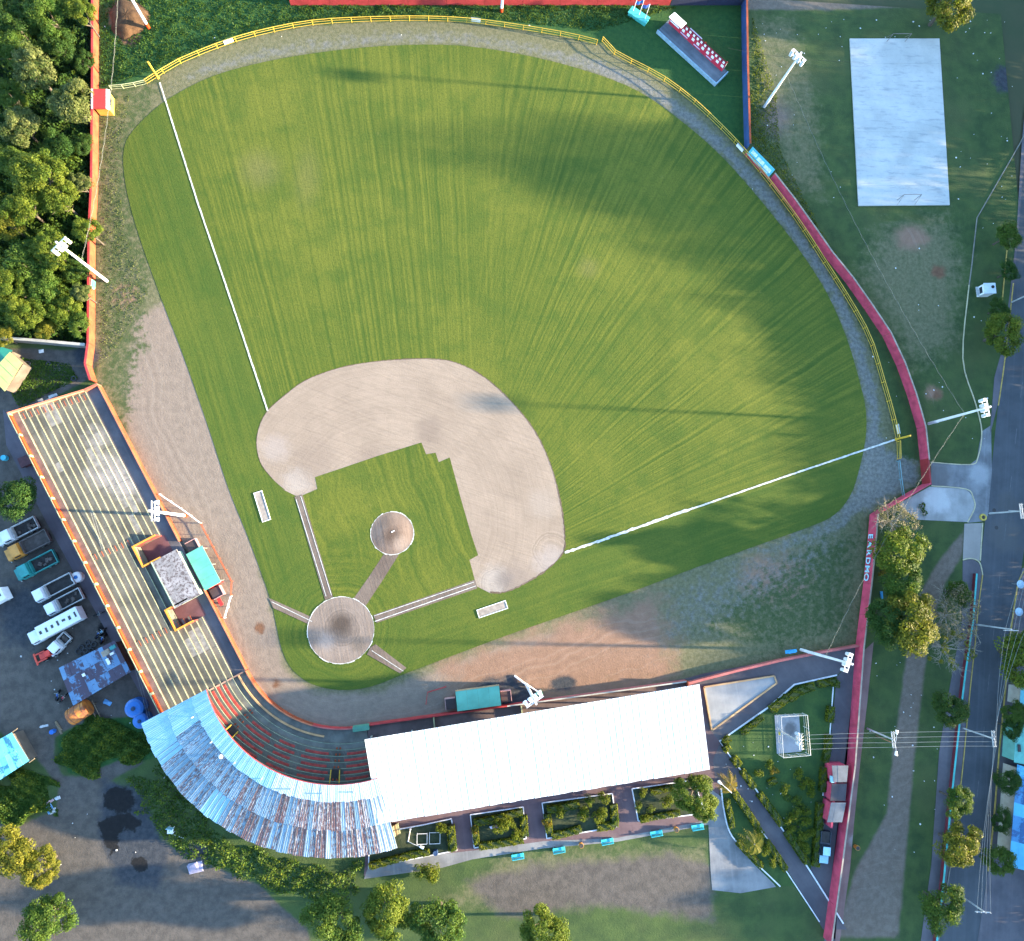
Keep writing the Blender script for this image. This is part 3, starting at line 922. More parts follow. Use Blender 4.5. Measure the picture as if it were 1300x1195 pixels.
# lettering on the field side of the magenta wall
def wall_text(parent, txt, p, q, z, size, mat, side=-1):
    a, b = P(*p), P(*q)
    d = (b - a).normalized()
    L = (b - a).length
    n = len(txt)
    for i, ch in enumerate(txt):
        cu = bpy.data.curves.new('letter', 'FONT')
        cu.body = ch
        cu.size = size
        cu.extrude = 0.03
        cu.offset = 0.03
        cu.align_x = 'CENTER'
        o = bpy.data.objects.new('letter', cu)
        cu.materials.append(mat)
        link(o, parent)
        pos = a + d * (L * (i + .5) / n) + Vector((-d.y, d.x, 0)) * side * 0.1
        nrm = Vector((-d.y, d.x, 0)) * side
        rot = Matrix((d, Vector((0, 0, 1)), d.cross(Vector((0, 0, 1))))).transposed()
        o.matrix_parent_inverse = Matrix.Identity(4)
        o.matrix_basis = Matrix.Translation(pos + Vector((0, 0, z)) - parent.location) @ rot.to_4x4()


wall_text(wd, 'EARDMO', (1102, 676), (1095.5, 738), 0.5, 1.75, paint('pale_blue_letters', (0.30, 0.55, 0.66), .1), -1)
# pale blue banner at the corner of blue and magenta walls
a, b = P(945, 197), P(975, 228)
d = (b - a).normalized(); nn = Vector((-d.y, d.x, 0))
t = thing('banner', 'pale blue banner with white print at the corner of the blue and magenta walls', 'banner', tuple(a))
q0, q1 = a + d * .3, b - d * .2
part(MB().add([(*(q0 - nn * .05).xy, 0.7), (*(q1 - nn * .05).xy, 0.7), (*(q1 + nn * .25).xy, 2.75), (*(q0 + nn * .25).xy, 2.75), (*(q0 + nn * .0).xy, 0.7), (*(q1 + nn * .0).xy, 0.7), (*(q1 + nn * .3).xy, 2.75), (*(q0 + nn * .3).xy, 2.75)],
              [(0, 1, 2, 3), (7, 6, 5, 4), (0, 4, 5, 1), (3, 2, 6, 7), (0, 3, 7, 4), (1, 5, 6, 2)]), 'sheet', paint('sky_blue_vinyl', (0.10, 0.46, 0.62), .15, 1.0, .5), t)
for k, (u0, u1, v0, v1) in enumerate(((.08, .3, .45, .8), (.34, .62, .35, .75), (.66, .94, .3, .7), (.3, .9, .12, .22))):
    pt = lambda u, v: (*(q0.lerp(q1, u) - nn * .07 + nn * .3 * v).xy, 0.7 + 2.05 * v)
    part(MB().slab([pt(u0, v0), pt(u1, v0), pt(u1, v1), pt(u0, v1)], -.015), 'printed_patch', paint('white_print', (0.62, .74, .74), .3, 2.5, .6, (0.2, .5, .6)), t)
part(MB().prism([a.xy, b.xy, (b + nn * .18).xy, (a + nn * .18).xy], 0, .65), 'wall_foot', PINK, t)

# ------------------------------------------------------------------ outfield fences: rails and posts
def rail_fence(label, pts, h, mat, step=3.6, gates=(), rails=(0.15, 0.62, 1.0), smooth=4):
    c = resample(PP(crom(pts, smooth) if smooth else pts), step)
    t = thing('outfield_fence', label, 'fence', tuple(c[0]))
    for r in rails:
        part(MB().tube([(p.x, p.y, h * r) for p in c], 0.07 if r == 1.0 else 0.045, 5), 'rail', mat, t)
    for p in c:
        part(MB().tube([(p.x, p.y, 0), (p.x, p.y, h + .05)], .06, 6), 'post', mat, t)
    return t


rail_fence('yellow pipe rail fence round left and centre field up to the gap', FENCE_A, 1.25, YELLOW)
rail_fence('yellow pipe rail fence round right field from the gap to the foul pole', FENCE_B[:-1], 1.25, YELLOW)
rail_fence('short pale pipe rail between the red hut and the left foul pole', [(142, 114), (164, 112), (187, 107)], 1.1, paint('pale_green_pipe', (.32, .34, .18), .2), 2.3)
rail_fence('short yellow stub of rail below the right foul pole', [(1138, 561), (1138.5, 583)], 1.2, YELLOW, 3)
rail_fence('thin teal pipe rail across the gravel near the dark red gate', [(1138, 586), (1140, 605), (1144, 632)], 1.0, paint('teal_pipe', (.10, .22, .25), .2), 3.4, rails=(.5, 1.0))
for k, (p, lab) in enumerate((((292, 57), 'small white distance sign on the yellow fence in left field'), ((604, 30), 'small white distance sign on the yellow fence in centre field'), ((937, 191), 'small white distance sign on the yellow fence by the blue banner'), ((1136, 546), 'small white distance sign on the yellow fence by the right foul pole'))):
    c = P(*p)
    ang = (0.45, -0.1, -0.85, -1.45)[k]
    t = thing('distance_sign', lab, 'sign', (c.x, c.y, .4), group='distance signs on the outfield fence')
    part(MB().box((c.x, c.y, .85), (1.7, .1, .75), ang), 'sign_board', WHITE, t)
    part(MB().box((c.x, c.y, 1.26), (1.8, .16, .07), ang), 'sign_frame', GALV, t)
for (b_, lab) in (((200.5, 99), 'yellow left foul pole at the end of the chalk line'), ((1137.5, 558), 'yellow right foul pole at the end of the chalk line')):
    c = P(*b_)
    t = thing('foul_pole', lab, 'foul pole', tuple(c))
    part(MB().tube([(c.x, c.y, 0), (c.x, c.y, 4.0)], .17, 10), 'pole', YELLOW, t)
    part(MB().lathe((c.x, c.y, 0), [(.3, 0), (.3, .12), (.2, .18)], 10), 'base', YELLOW, t)

# ------------------------------------------------------------------ uncovered stand along the left side
SEATC = Mat('weathered_stand_concrete')
_c = SEATC.mix(SEATC.ramp(SEATC.noise(.22, 5, .6), .3, .7), (0.062, 0.063, 0.053), (0.115, 0.112, 0.091))
_c = SEATC.mix(SEATC.mul(SEATC.ramp(SEATC.noise(.9, 4, .7, SEATC.stretch(math.radians(-62), .3, 2.5)), .5, .75), .5), _c, (0.17, 0.165, 0.15))
_c = SEATC.mix(SEATC.blob(150, 610, 26, .35, .5, 1.5, 1.0), _c, (0.21, 0.20, 0.19))
_c = SEATC.mix(SEATC.mul(SEATC.blob(165, 655, 14, .4, .5), .9), _c, (0.24, 0.23, 0.22))
_c = SEATC.mix(SEATC.mul(SEATC.blob(125, 560, 18, .4, .5), .7), _c, (0.22, 0.21, 0.20))
_c = SEATC.mix(SEATC.mul(SEATC.blob(275, 810, 22, .5, .5), .5), _c, (0.20, 0.18, 0.15))
_c = SEATC.mix(SEATC.mul(SEATC.ramp(SEATC.noise(.5, 6, .72), .5, .7), .55), _c, (0.045, 0.046, 0.038))
_c = SEATC.mix(SEATC.mul(SEATC.ramp(SEATC.noise(3.5, 4, .75), .5, .8), .6), _c, (0.035, 0.034, 0.03))
SEATC = SEATC.out(_c, .92, SEATC.noise(4, 4, .7), .3, .03)
WALKC = asphalt('dark_stand_walkway', (0.060, 0.058, 0.066), (0.105, 0.10, 0.11), .5, .2)
PALEC = paint('pale_repair_concrete', (0.42, 0.40, 0.37), .25, 1.2, .9, (.2, .19, .17))
MAROON = paint('maroon_concrete', (0.105, 0.045, 0.05), .25, .7, .85)

Z0, DEP, RISE, NR, WK_ = 1.0, 0.895, 0.40, 10, 2.25
A, B = P(126, 490, Z0), P(313, 850, Z0)
U = (B - A); LEN = U.length; U.normalize()
V = Vector((-U.y, U.x, 0))
if (P(12, 533) - A).dot(V) < 0: V = -V
def SB(u, v, z): q = A + U * u + V * v; return Vector((q.x, q.y, z))
st = thing('uncovered_stand', 'long uncovered stepped concrete stand with cream edged rows beside left field', 'stand', (A.x, A.y, 0))
def sprism(u0, u1, v0, v1, z0, z1): return MB().prism([SB(u0, v0, 0).xy, SB(u1, v0, 0).xy, SB(u1, v1, 0).xy, SB(u0, v1, 0).xy], z0, z1)
part(sprism(0, LEN, 0.16, WK_, 0, Z0), 'front_walkway', WALKC, st)
# two boxed stair openings interrupt the lower rows
def along(px, py, z): return (P(px, py, z) - A).dot(U)
OPEN = [(along(184, 697, 2.0), along(190, 712, 2.0) + .6), (along(226, 776, 2.0), along(232, 790, 2.0) + .6)]
OPEN = [(a_ - .8, a_ + 2.6) for a_, _ in OPEN]
NO = 4                                     # rows cut by the openings
PB = (OPEN[0][1] + .15, OPEN[1][0] + .35)  # flat roofed box between them
for i in range(NR):
    v0, v1 = WK_ + i * DEP, WK_ + (i + 1) * DEP
    zt = Z0 + (i + 1) * RISE
    spans = [(0, LEN)]
    if i < NO:
        spans = [(0, OPEN[0][0]), (OPEN[0][1], OPEN[1][0]), (OPEN[1][1], LEN)]
    for (u0, u1) in spans:
        tr = part(sprism(u0, u1, v0, v1, 0, zt), 'seat_row', SEATC, st)
        part(MB().prism([SB(u0, v0 - .015, 0).xy, SB(u1, v0 - .015, 0).xy, SB(u1, v0 + .075, 0).xy, SB(u0, v0 + .075, 0).xy], zt - .03, zt + .012), 'painted_edge', CREAM, tr)
ZT = Z0 + NR * RISE
VB = WK_ + NR * DEP
tr = part(sprism(0, LEN, VB, VB + .95, 0, ZT + RISE), 'back_walkway', paint('reddish_walk', (0.125, 0.088, 0.072), .35, .8, .9, (.1, .09, .08)), st)
part(MB().prism([SB(0, VB - .015, 0).xy, SB(LEN, VB - .015, 0).xy, SB(LEN, VB + .1, 0).xy, SB(0, VB + .1, 0).xy], ZT + RISE - .1, ZT + RISE + .012), 'painted_edge', CREAM, tr)
# back parapet in bays with cream posts
nb = 14
for i in range(nb):
    u0, u1 = LEN * i / nb, LEN * (i + 1) / nb
    part(sprism(u0 + .2, u1 - .2, VB + .97, VB + 1.12, 0, ZT + RISE + .68), 'parapet_panel', ORANGE2, st)
    part(sprism(u0 - .2, u0 + .2, VB + .94, VB + 1.16, 0, ZT + RISE + .78), 'parapet_post', CREAM, st)
part(sprism(-.2, LEN, VB + 1.17, VB + 1.28, ZT + RISE + .5, ZT + RISE + .72), 'parapet_coping', CREAM, st)
# end wall, stepping with the rows
mb = MB()
for (o, z, w) in ((0, 0, 0),):
    prof = [(0.0, 0), (0.0, Z0 + .6), (WK_, Z0 + .7), (VB + 1.25, ZT + RISE + .75), (VB + 1.25, 0)]
    n = len(prof)
    for k in (-.32, -.02):
        pass
    vs = [tuple(SB(k, v, z)) for k in (-.36, -.02) for v, z in prof]
    mb.add(vs, [tuple(range(n)), tuple(range(2 * n - 1, n - 1, -1))] + [(i, (i + 1) % n, (i + 1) % n + n, i + n) for i in range(n)])
part(mb, 'end_wall', paint('terracotta_wall', (0.33, .10, .06), .2, .6, .75), st)
part(MB().tube([SB(-.02, WK_, Z0 + .72), SB(-.02, VB + 1.2, ZT + RISE + .76)], .05, 5), 'end_wall_edge', CREAM, st)
# front parapet
for i in range(18):
    u0, u1 = LEN * i / 18, LEN * (i + 1) / 18
    if PB[0] - 1 < (u0 + u1) / 2 < PB[1] - 1.2: continue
    part(sprism(u0, u1 - .03, -.04, .1, 0, Z0 + .32), 'front_panel', ORANGE, st)
    part(sprism(u0, u1, -.06, .12, Z0 + .33, Z0 + .4), 'front_coping', paint('pale_orange_coping', (.42, .15, .07), .25), st)
# pale patched cells and cross joints on the rows
for (px, py, w, rows) in ((65, 521, 5.0, (6,)), (74, 519, 4.6, (5,)), (82, 590, 1.6, (8,)), (150, 650, 3.0, (1,)), (155, 630, 4.0, (2,)), (130, 575, 3.4, (2, 3)), (165, 668, 3.2, (2,)), (121, 560, 2.2, (1,)), (228, 830, 3.0, (3,)), (255, 812, 4.0, (1, 2))):
    for i in rows:
        u = along(px, py, Z0 + (i + 1) * RISE) - w / 2
        v0 = WK_ + i * DEP
        part(sprism(u, u + w, v0 + .1, v0 + DEP - .02, Z0 + (i + 1) * RISE - .01, Z0 + (i + 1) * RISE + .008), 'patch', paint('pale_row_patch', (.19, .185, .17), .35, 1.5, .95, (.1, .1, .09)), st)
for i in range(NR):
    for u in np.arange(4.1, LEN - 1, 6.2):
        if i < NO and OPEN[0][0] - .4 < u < OPEN[1][1] + .4: continue
        v0 = WK_ + i * DEP
        part(sprism(u, u + .05, v0 + .08, v0 + DEP - .02, Z0 + (i + 1) * RISE - .01, Z0 + (i + 1) * RISE + .006), 'joint', paint('row_joint', (.05, .047, .04), .2), st)
# small stairs across the rows
def stair(u, rows, w=.9):
    for i in rows:
        v0 = WK_ + i * DEP
        zt = Z0 + i * RISE
        s = part(sprism(u, u + w, v0 - .42, v0 - .02, zt, zt + RISE * .5), 'aisle_step', paint('step_concrete', (.12, .10, .08), .25), st)
        part(sprism(u - .02, u + w + .02, v0 - .47, v0 - .39, zt + RISE * .5 - .06, zt + RISE * .5 + .015), 'step_edge', ORANGE, s)
stair(.5, range(1, NR + 1))
stair(along(151, 700, 3.5) - 1.0, range(5, NR + 1))
stair(along(212, 805, 3.5) - 1.0, range(2, NR + 1))
for (u0, u1) in OPEN:
    part(sprism(u0, u1, WK_ - .6, WK_ + NO * DEP - .1, 0, Z0 + .03), 'opening_floor', MAROON, st)
    h = Z0 + (NO + 1) * RISE + .55
    for nm, q in (('opening_wall', (u0 - .18, u0, WK_ - .1, WK_ + NO * DEP)), ('opening_wall', (u1, u1 + .18, WK_ + DEP * .8, WK_ + NO * DEP)), ('opening_wall', (u0 - .18, u1 + .18, WK_ + NO * DEP + .01, WK_ + NO * DEP + .2))):
        w = part(sprism(*q, Z0, h - .12), nm, paint('dark_red_opening', (.26, .05, .04), .25), st)
        part(sprism(q[0] - .03, q[1] + .03, q[2] - .03, q[3] + .03, h - .11, h), 'rim', paint('orange_yellow_rim', (.62, .26, .03), .15), w)
# flat roofed box on the walkway
pb = thing('announcer_booth', 'flat roofed booth with a mottled pale concrete top between the two stair openings', 'booth', tuple(SB(PB[0], 0, Z0)))
part(sprism(PB[0] + .25, PB[1] - .25, .45, WK_ + 1.9, Z0 + .01, Z0 + 2.3), 'walls', paint('pale_green_booth', (.25, .36, .27), .2), pb)
m = Mat('mottled_roof_concrete')
cc = m.mix(m.ramp(m.noise(.5, 5, .6), .35, .65), (.17, .165, .165), (.27, .26, .26))
cc = m.mix(m.ramp(m.noise(2.2, 5, .78), .48, .58), cc, (.085, .07, .07))
part(sprism(PB[0], PB[1], .2, WK_ + 2.15, Z0 + 2.32, Z0 + 2.55), 'roof', m.out(cc, .95), pb)
part(sprism(PB[0], PB[1], WK_ + 2.17, WK_ + 2.3, Z0 + 2.4, Z0 + 2.62), 'roof_edge', paint('pale_green_edge', (.30, .44, .30), .2), pb)
# dugouts: sunken benches under turquoise roofs
def dugout(label, o, du, dv, L, D, z, gut):
    t = thing('dugout', label, 'dugout', (o.x, o.y, 0))
    q = lambda a, b: (o + du * a + dv * b)
    pr = lambda a0, a1, b0, b1, z0, z1: MB().prism([q(a0, b0).xy, q(a1, b0).xy, q(a1, b1).xy, q(a0, b1).xy], z0, z1)
    n = 4
    for i in range(n):
        r = MB().slab([(*q(L * i / n + .01, 0).xy, z), (*q(L * (i + 1) / n - .01, 0).xy, z), (*q(L * (i + 1) / n - .01, D).xy, z + .25), (*q(L * i / n + .01, D).xy, z + .25)], .12)
        part(r, 'roof_panel', paint('turquoise_roof', (0.12, 0.40, 0.30), .14, .5, .6, (.1, .36, .33)), t)
    part(pr(.2, L - .2, .15, .32, 0, z - .16), 'back_wall', RED, t)
    part(pr(.1, .28, .36, D - .3, 0, z - .1), 'side_wall', RED, t)
    part(pr(L - .28, L - .1, .36, D - .3, 0, z - .1), 'side_wall', RED, t)
    part(pr(.6, L - .6, .5, .95, 0, .45), 'bench', paint('bench_wood', (.2, .12, .07), .2), t)
    for a in (0.35, L * .5, L - .35):
        part(MB().tube([(*q(a, D - .2).xy, 0), (*q(a, D - .2).xy, z + .1)], .06, 6), 'post', GALV, t)
    if gut:
        part(pr(0, L, D + .02, D + .22, z + .16, z + .3), 'front_edge', paint('tan_edge', (.40, .25, .12), .2), t)
    for (a0, a1) in ((-1.9, -.15), (L + .15, L + 1.9)):
        r = part(pr(a0, a1, .2, 1.9, 0, .9), 'side_pit', paint('dark_pit', (.05, .035, .035), .2), t)
        for s_ in ((a0, a1, 1.9, 2.0), (a0 if a0 < 0 else a1 - .1, a0 + .1 if a0 < 0 else a1, .2, 1.88)):
            part(pr(*s_, .0, 1.0), 'pit_rim', paint('pinkish_rim', (.42, .24, .22), .2), r)
    return t


o1 = SB(PB[0] + 1.2, -.25, 0)
dugout('turquoise roofed dugout with dark side pits below the announcer booth', o1, U, -V, 6.7, 2.9, 2.1, False)
# low red fence in front of it
def low_fence(name, label, pts, h, mat, step=2.2, cat='fence'):
    c = resample(PP(pts), step)
    t = thing(name, label, cat, tuple(c[0]))
    keep = PP(pts)
    part(MB().tube([(p.x, p.y, h) for p in keep], .07, 5), 'rail', mat, t)
    part(MB().tube([(p.x, p.y, h * .5) for p in keep], .045, 5), 'rail', mat, t)
    for p in c:
        part(MB().tube([(p.x, p.y, 0), (p.x, p.y, h)], .055, 5), 'post', mat, t)
low_fence('dugout_fence', 'low orange and white railing bent round the dugout below the announcer booth', [(205, 628), (235, 648), (256, 664)], 1.0, WHITE)
low_fence('dugout_fence', 'low orange railing between the white pieces round the left dugout', [(257, 665), (270, 690), (296, 738), (295, 755)], 1.0, ORANGE)
low_fence('dugout_fence', 'short white railing from the left dugout back to the orange stand front', [(295, 757), (287, 784)], 1.0, WHITE)
# red equipment bench by the left dugout
c = P(277, 757)
t = thing('red_bench', 'long red bench lying along the stand front below the left dugout', 'bench', tuple(c))
ang = math.atan2(U.y, U.x)
part(MB().box((c.x, c.y, .45), (3.4, .55, .08), ang), 'seat', paint('bright_red_bench', (.50, .03, .03), .15), t)
for s in (-1.3, 1.3):
    part(MB().box((c.x + U.x * s, c.y + U.y * s, .2), (.1, .5, .4), ang), 'leg', RED, t)

# ------------------------------------------------------------------ curved stand behind home plate with its sheet iron roof
a0 = math.atan2((P(*S0) - CC).y, (P(*S0) - CC).x)
a1 = math.atan2((P(*S1) - CC).y, (P(*S1) - CC).x)
if a0 < 0: a0 += 2 * math.pi
if a1 < 0: a1 += 2 * math.pi
R0 = ((P(*S0) - CC).length + (P(*S1) - CC).length) / 2
def CB(r, t, z=0.0):
    a = a0 + (a1 - a0) * t
    return Vector((CC.x + r * math.cos(a), CC.y + r * math.sin(a), z))
def OFF(t): return -2.4 * max(0.0, 1 - t) ** 2      # the roof edge comes in a little at its left end


def arc_mb(r0, r1, t0, t1, z0, z1, n=None, off=None):
    n = n or max(1, int(abs(t1 - t0) * 34))
    mb = MB()
    vs = []
    for k in range(n + 1):
        t = t0 + (t1 - t0) * k / n
        for r, z in ((r0, z0), (r0, z1), (r1, z1), (r1, z0)):
            vs.append(tuple(CB(r + (off(t) if off else 0), t, z)))
    fs = []
    for k in range(n):
        i = k * 4
        fs += [(i + j, i + (j + 1) % 4, i + 4 + (j + 1) % 4, i + 4 + j) for j in range(4)]
    fs += [(0, 1, 2, 3), (n * 4 + 3, n * 4 + 2, n * 4 + 1, n * 4)]
    return mb.add(vs, fs)
cs = thing('curved_stand', 'curved stand of red and grey stepped rows behind home plate', 'stand', tuple(CB(R0, .5)))
GREENC = paint('grey_green_walk', (.115, .12, .105), .3, .6, .9, (.17, .15, .10))
part(arc_mb(R0 + .2, R0 + 2.3, 0, 1, 0, Z0), 'front_walkway', GREENC, cs)
for k in range(16):
    part(arc_mb(R0 - .04, R0 + .1, k / 16 + .001, (k + 1) / 16 - .001, 0, Z0 + .32, 3), 'front_panel', RED if k > 9 else ORANGE, cs)
    part(arc_mb(R0 - .06, R0 + .13, k / 16, (k + 1) / 16, Z0 + .33, Z0 + .4, 3), 'front_coping', paint('pale_orange_coping', (.62, .30, .16)) if k < 10 else paint('faded_red', (0.36, .10, .09)), cs)
part(arc_mb(R0 + 1.25, R0 + 1.5, 0.0, .72, Z0 + .01, Z0 + .3), 'walkway_kerb', paint('tan_edge', (.40, .25, .12)), cs)
REDSEAT = paint('red_bench_paint', (.32, .045, .035), .4, 1.5, .8, (.15, .07, .055))
sect = [(0.0, .20), (.27, .43), (.46, .58), (.62, .78), (.86, .995)]
DEPC = .84
for i in range(NR):
    r0, r1 = R0 + 2.3 + i * DEPC, R0 + 2.3 + (i + 1) * DEPC
    zt = Z0 + (i + 1) * RISE
    tr = part(arc_mb(r0, r1, 0, 1, 0, zt), 'seat_row', GREENC if i < 1 else SEATC, cs)
    part(arc_mb(r0 - .015, r0 + .05, 0, 1, zt - .05, zt + .012), 'painted_edge', paint('dull_green_edge', (.17, .23, .16), .3, 1.5), tr)
    if i >= 1:
        for (t0, t1) in sect:
            j = .012 if (i % 2) else 0.0
            part(arc_mb(r0 + .42, r1 - .05, t0 + j, t1 - j, zt + .02, zt + .10), 'bench', REDSEAT, cs)
for tt in (.225, .245, .81, .83):
    for i in range(1, 7):
        part(MB().tube([CB(R0 + 2.3 + i * DEPC - .35, tt, Z0 + i * RISE + .1), CB(R0 + 2.3 + i * DEPC - .05, tt, Z0 + i * RISE + .12)], .12, 4), 'aisle_step', ORANGE, cs)
for (ta, tb) in ((.215, .265), (.80, .845)):
    part(arc_mb(R0 + 5.6, R0 + 7.2, ta, tb, Z0 + 5 * RISE + .05, Z0 + 6 * RISE + .1), 'opening_floor', paint('dark_opening', (.03, .026, .025), .2), cs)
    for q in (ta, tb):
        part(MB().tube([CB(R0 + 5.5, q, Z0 + 6 * RISE + .6), CB(R0 + 7.4, q, Z0 + 7 * RISE + .5)], .09, 5), 'opening_rail', YELLOW, cs)
for k in range(7):
    part(MB().tube([CB(R0 + 7.9, (k + .5) / 7, Z0 + 5 * RISE), CB(R0 + 7.9, (k + .5) / 7, 7.9)], .11, 7), 'roof_column', GALV, cs)
part(arc_mb(R0 + 17.2, R0 + 17.45, 0, 1, 0, 5.6, None, OFF), 'back_wall', paint('maroon_concrete', (.105, .045, .05)), cs)
# stepped divider between the two stands
mb = MB()
prof = [(0.2, 0), (0.2, Z0 + .3), (2.3, Z0 + .35), (2.3 + NR * DEP, ZT + .45), (2.3 + NR * DEP, 0)]
n = len(prof)
vs = [tuple(CB(R0 + r, 0, z) + U * k) for k in (-.12, .12) for r, z in prof]
mb.add(vs, [tuple(range(n)), tuple(range(2 * n - 1, n - 1, -1))] + [(i, (i + 1) % n, (i + 1) % n + n, i + n) for i in range(n)])
part(mb, 'divider_wall', paint('brown_divider', (.2, .13, .10), .2), cs)

# sheet iron: every sheet a piece of its own, old ones rusty, new ones pale
def polar(m, r):
    s = m.sep()
    x, y = m.add(s[0], -CC.x), m.add(s[1], -CC.y)
    a = m.math('ARCTAN2', y, x)
    d = m.math('SQRT', m.add(m.mul(x, x), m.mul(y, y)))
    c = m.n('ShaderNodeCombineXYZ')
    m.l(m.mul(a, 230.0), c.inputs[0]); m.l(m.mul(d, 1.5), c.inputs[1]); m.l(m.mul(r, 31.0), c.inputs[2])
    return c.outputs[0]


def iron(name, a, b, rust, amt, bluish, rs=.9):
    m = Mat(name)
    r = m.rand()
    seed = m.n('ShaderNodeVectorMath'); seed.operation = 'ADD'
    m.l(m.pos, seed.inputs[0])
    cx = m.n('ShaderNodeCombineXYZ'); m.l(m.mul(r, 37.0), cx.inputs[2])
    m.l(cx.outputs[0], seed.inputs[1])
    v = seed.outputs[0]
    c = m.mix(r, a, b)
    c = m.mix(m.mul(m.ramp(m.noise(.6, 4, .6, v), .35, .7), .4), c, sc(a, .72))
    f = m.add(m.noise(rs, 6, .75, polar(m, r) if bluish == 'polar' else v), m.mul(m.add(m.math('FRACT', m.mul(r, 7.31)), -.5), .12 if bluish == 'polar' else .28))
    c = m.mix(m.mul(m.ramp(f, .62 - amt * .28, .70 - amt * .28), .9), c, rust)
    c = m.mix(m.mul(m.ramp(m.noise(4.0, 4, .7, v), .55, .75), .3), c, sc(rust, .7))
    return m.out(c, .42, metal=.35, spec=.5)
OLDIRON = iron('old_sheet_iron', (.13, .225, .285), (.22, .315, .375), (.085, .036, .032), .42, 'polar', 1.0)
RUSTIRON = iron('rusty_sheet_iron', (.29, .305, .315), (.40, .405, .405), (.10, .036, .028), .68, 'polar', 1.0)
NEWIRON = iron('new_sheet_iron', (.19, .37, .46), (.27, .45, .53), (.2, .3, .36), -.2, True)
PALEIRON = iron('pale_sheet_iron', (.33, .39, .43), (.42, .47, .50), (.3, .33, .36), -.2, True)
cr = thing('curved_roof', 'curved roof of overlapping pale blue and rusty iron sheets over the stand behind home plate', 'roof', tuple(CB(R0 + 12, .5)))
RI, RO, ZI, ZO = R0 + 6.7, R0 + 17.8, 7.6, 6.0
nS = 58
lens = [(0.0, .23), (.23, .62), (.62, 1.0)]
def corr(t0, t1, f0, f1, lift, jit):
    """corrugated sheet between two radii"""
    nc = 6
    tops = []
    mb = MB()
    vs = []
    for e, f in enumerate((f0, f1)):
        r = RI + (RO - RI) * f
        z = ZI + (ZO - ZI) * f + lift + (.02 if e == 0 else .05)
        for k in range(nc + 1):
            t = t0 + (t1 - t0) * k / nc
            vs.append(tuple(CB(r + OFF(t), t, z + (.035 if k % 2 else 0.0) + jit)))
    m_ = nc + 1
    return mb.add(vs, [(k, k + 1, m_ + k + 1, m_ + k) for k in range(nc)])
for s in range(nS):
    t0 = -.012 + 1.06 * s / nS
    t1 = -.012 + 1.06 * (s + 1) / nS
    for li, (f0, f1) in enumerate(lens):
        tm = (t0 + t1) / 2
        if li == 0: mt = PALEIRON if tm > .55 else NEWIRON
        elif tm < .10: mt = NEWIRON
        elif li == 2 and tm < .15: mt = NEWIRON
        elif li == 2 and .36 < tm < .43: mt = NEWIRON
        elif tm > .985: mt = PALEIRON
        elif li == 2 and .815 < tm < .835: mt = PALEIRON
        elif tm > .66: mt = RUSTIRON if random.random() < .75 else OLDIRON
        elif tm > .45: mt = OLDIRON if random.random() < .6 else RUSTIRON
        else: mt = OLDIRON
        ff0 = f0 - (.025 if li else 0) + random.uniform(-.012, .012) * (li > 0)
        ff1 = f1 + random.uniform(-.008, .01)
        part(corr(t0 + random.uniform(-.0015, .0015), t1 + .0025, ff0, ff1, -.06 * li + (s % 2) * .012, random.uniform(-.01, .01)), 'roof_sheet', mt, cr)
for s in range(nS + 1):
    t_ = -.012 + 1.06 * s / nS + .001
    if t_ > .1:
        part(MB().tube([CB(RI + OFF(t_) + (RO - RI) * .24, t_, ZI + (ZO - ZI) * .24 + .02), CB(RO + OFF(t_) - .05, t_, ZO - .05)], .03, 4), 'sheet_joint', paint('dark_joint', (.05, .065, .08), .3, 2), cr)
for f in (0.02, .35, .68, .98):
    part(arc_mb(RI + (RO - RI) * f - .06, RI + (RO - RI) * f + .06, -.01, 1.045, ZI + (ZO - ZI) * f - .36, ZI + (ZO - ZI) * f - .2, None, OFF), 'purlin', GALV, cr)
for k in range(16):
    q = -.01 + 1.05 * k / 15
    part(MB().tube([CB(RI + .1 + OFF(q), q, ZI - .45), CB(RO - .1 + OFF(q), q, ZO - .5)], .08, 5), 'rafter', GALV, cr)
part(arc_mb(RI - .06, RI, -.012, 1.048, ZI - .15, ZI + .05, None, OFF), 'fascia', paint('red_fascia', (.3, .05, .05), .2), cr)
c = CB(RI + 3.0 + OFF(.29), .29, 7.35)
tag(MB().lathe((c.x, c.y, 7.22), [(.3, 0), (.34, .12), (.2, .3), (.05, .34)], 10).build('roof_ventilator', WHITE, origin=(c.x, c.y, 7.2)), 'small white round ventilator sitting on the curved iron roof', 'ventilator')

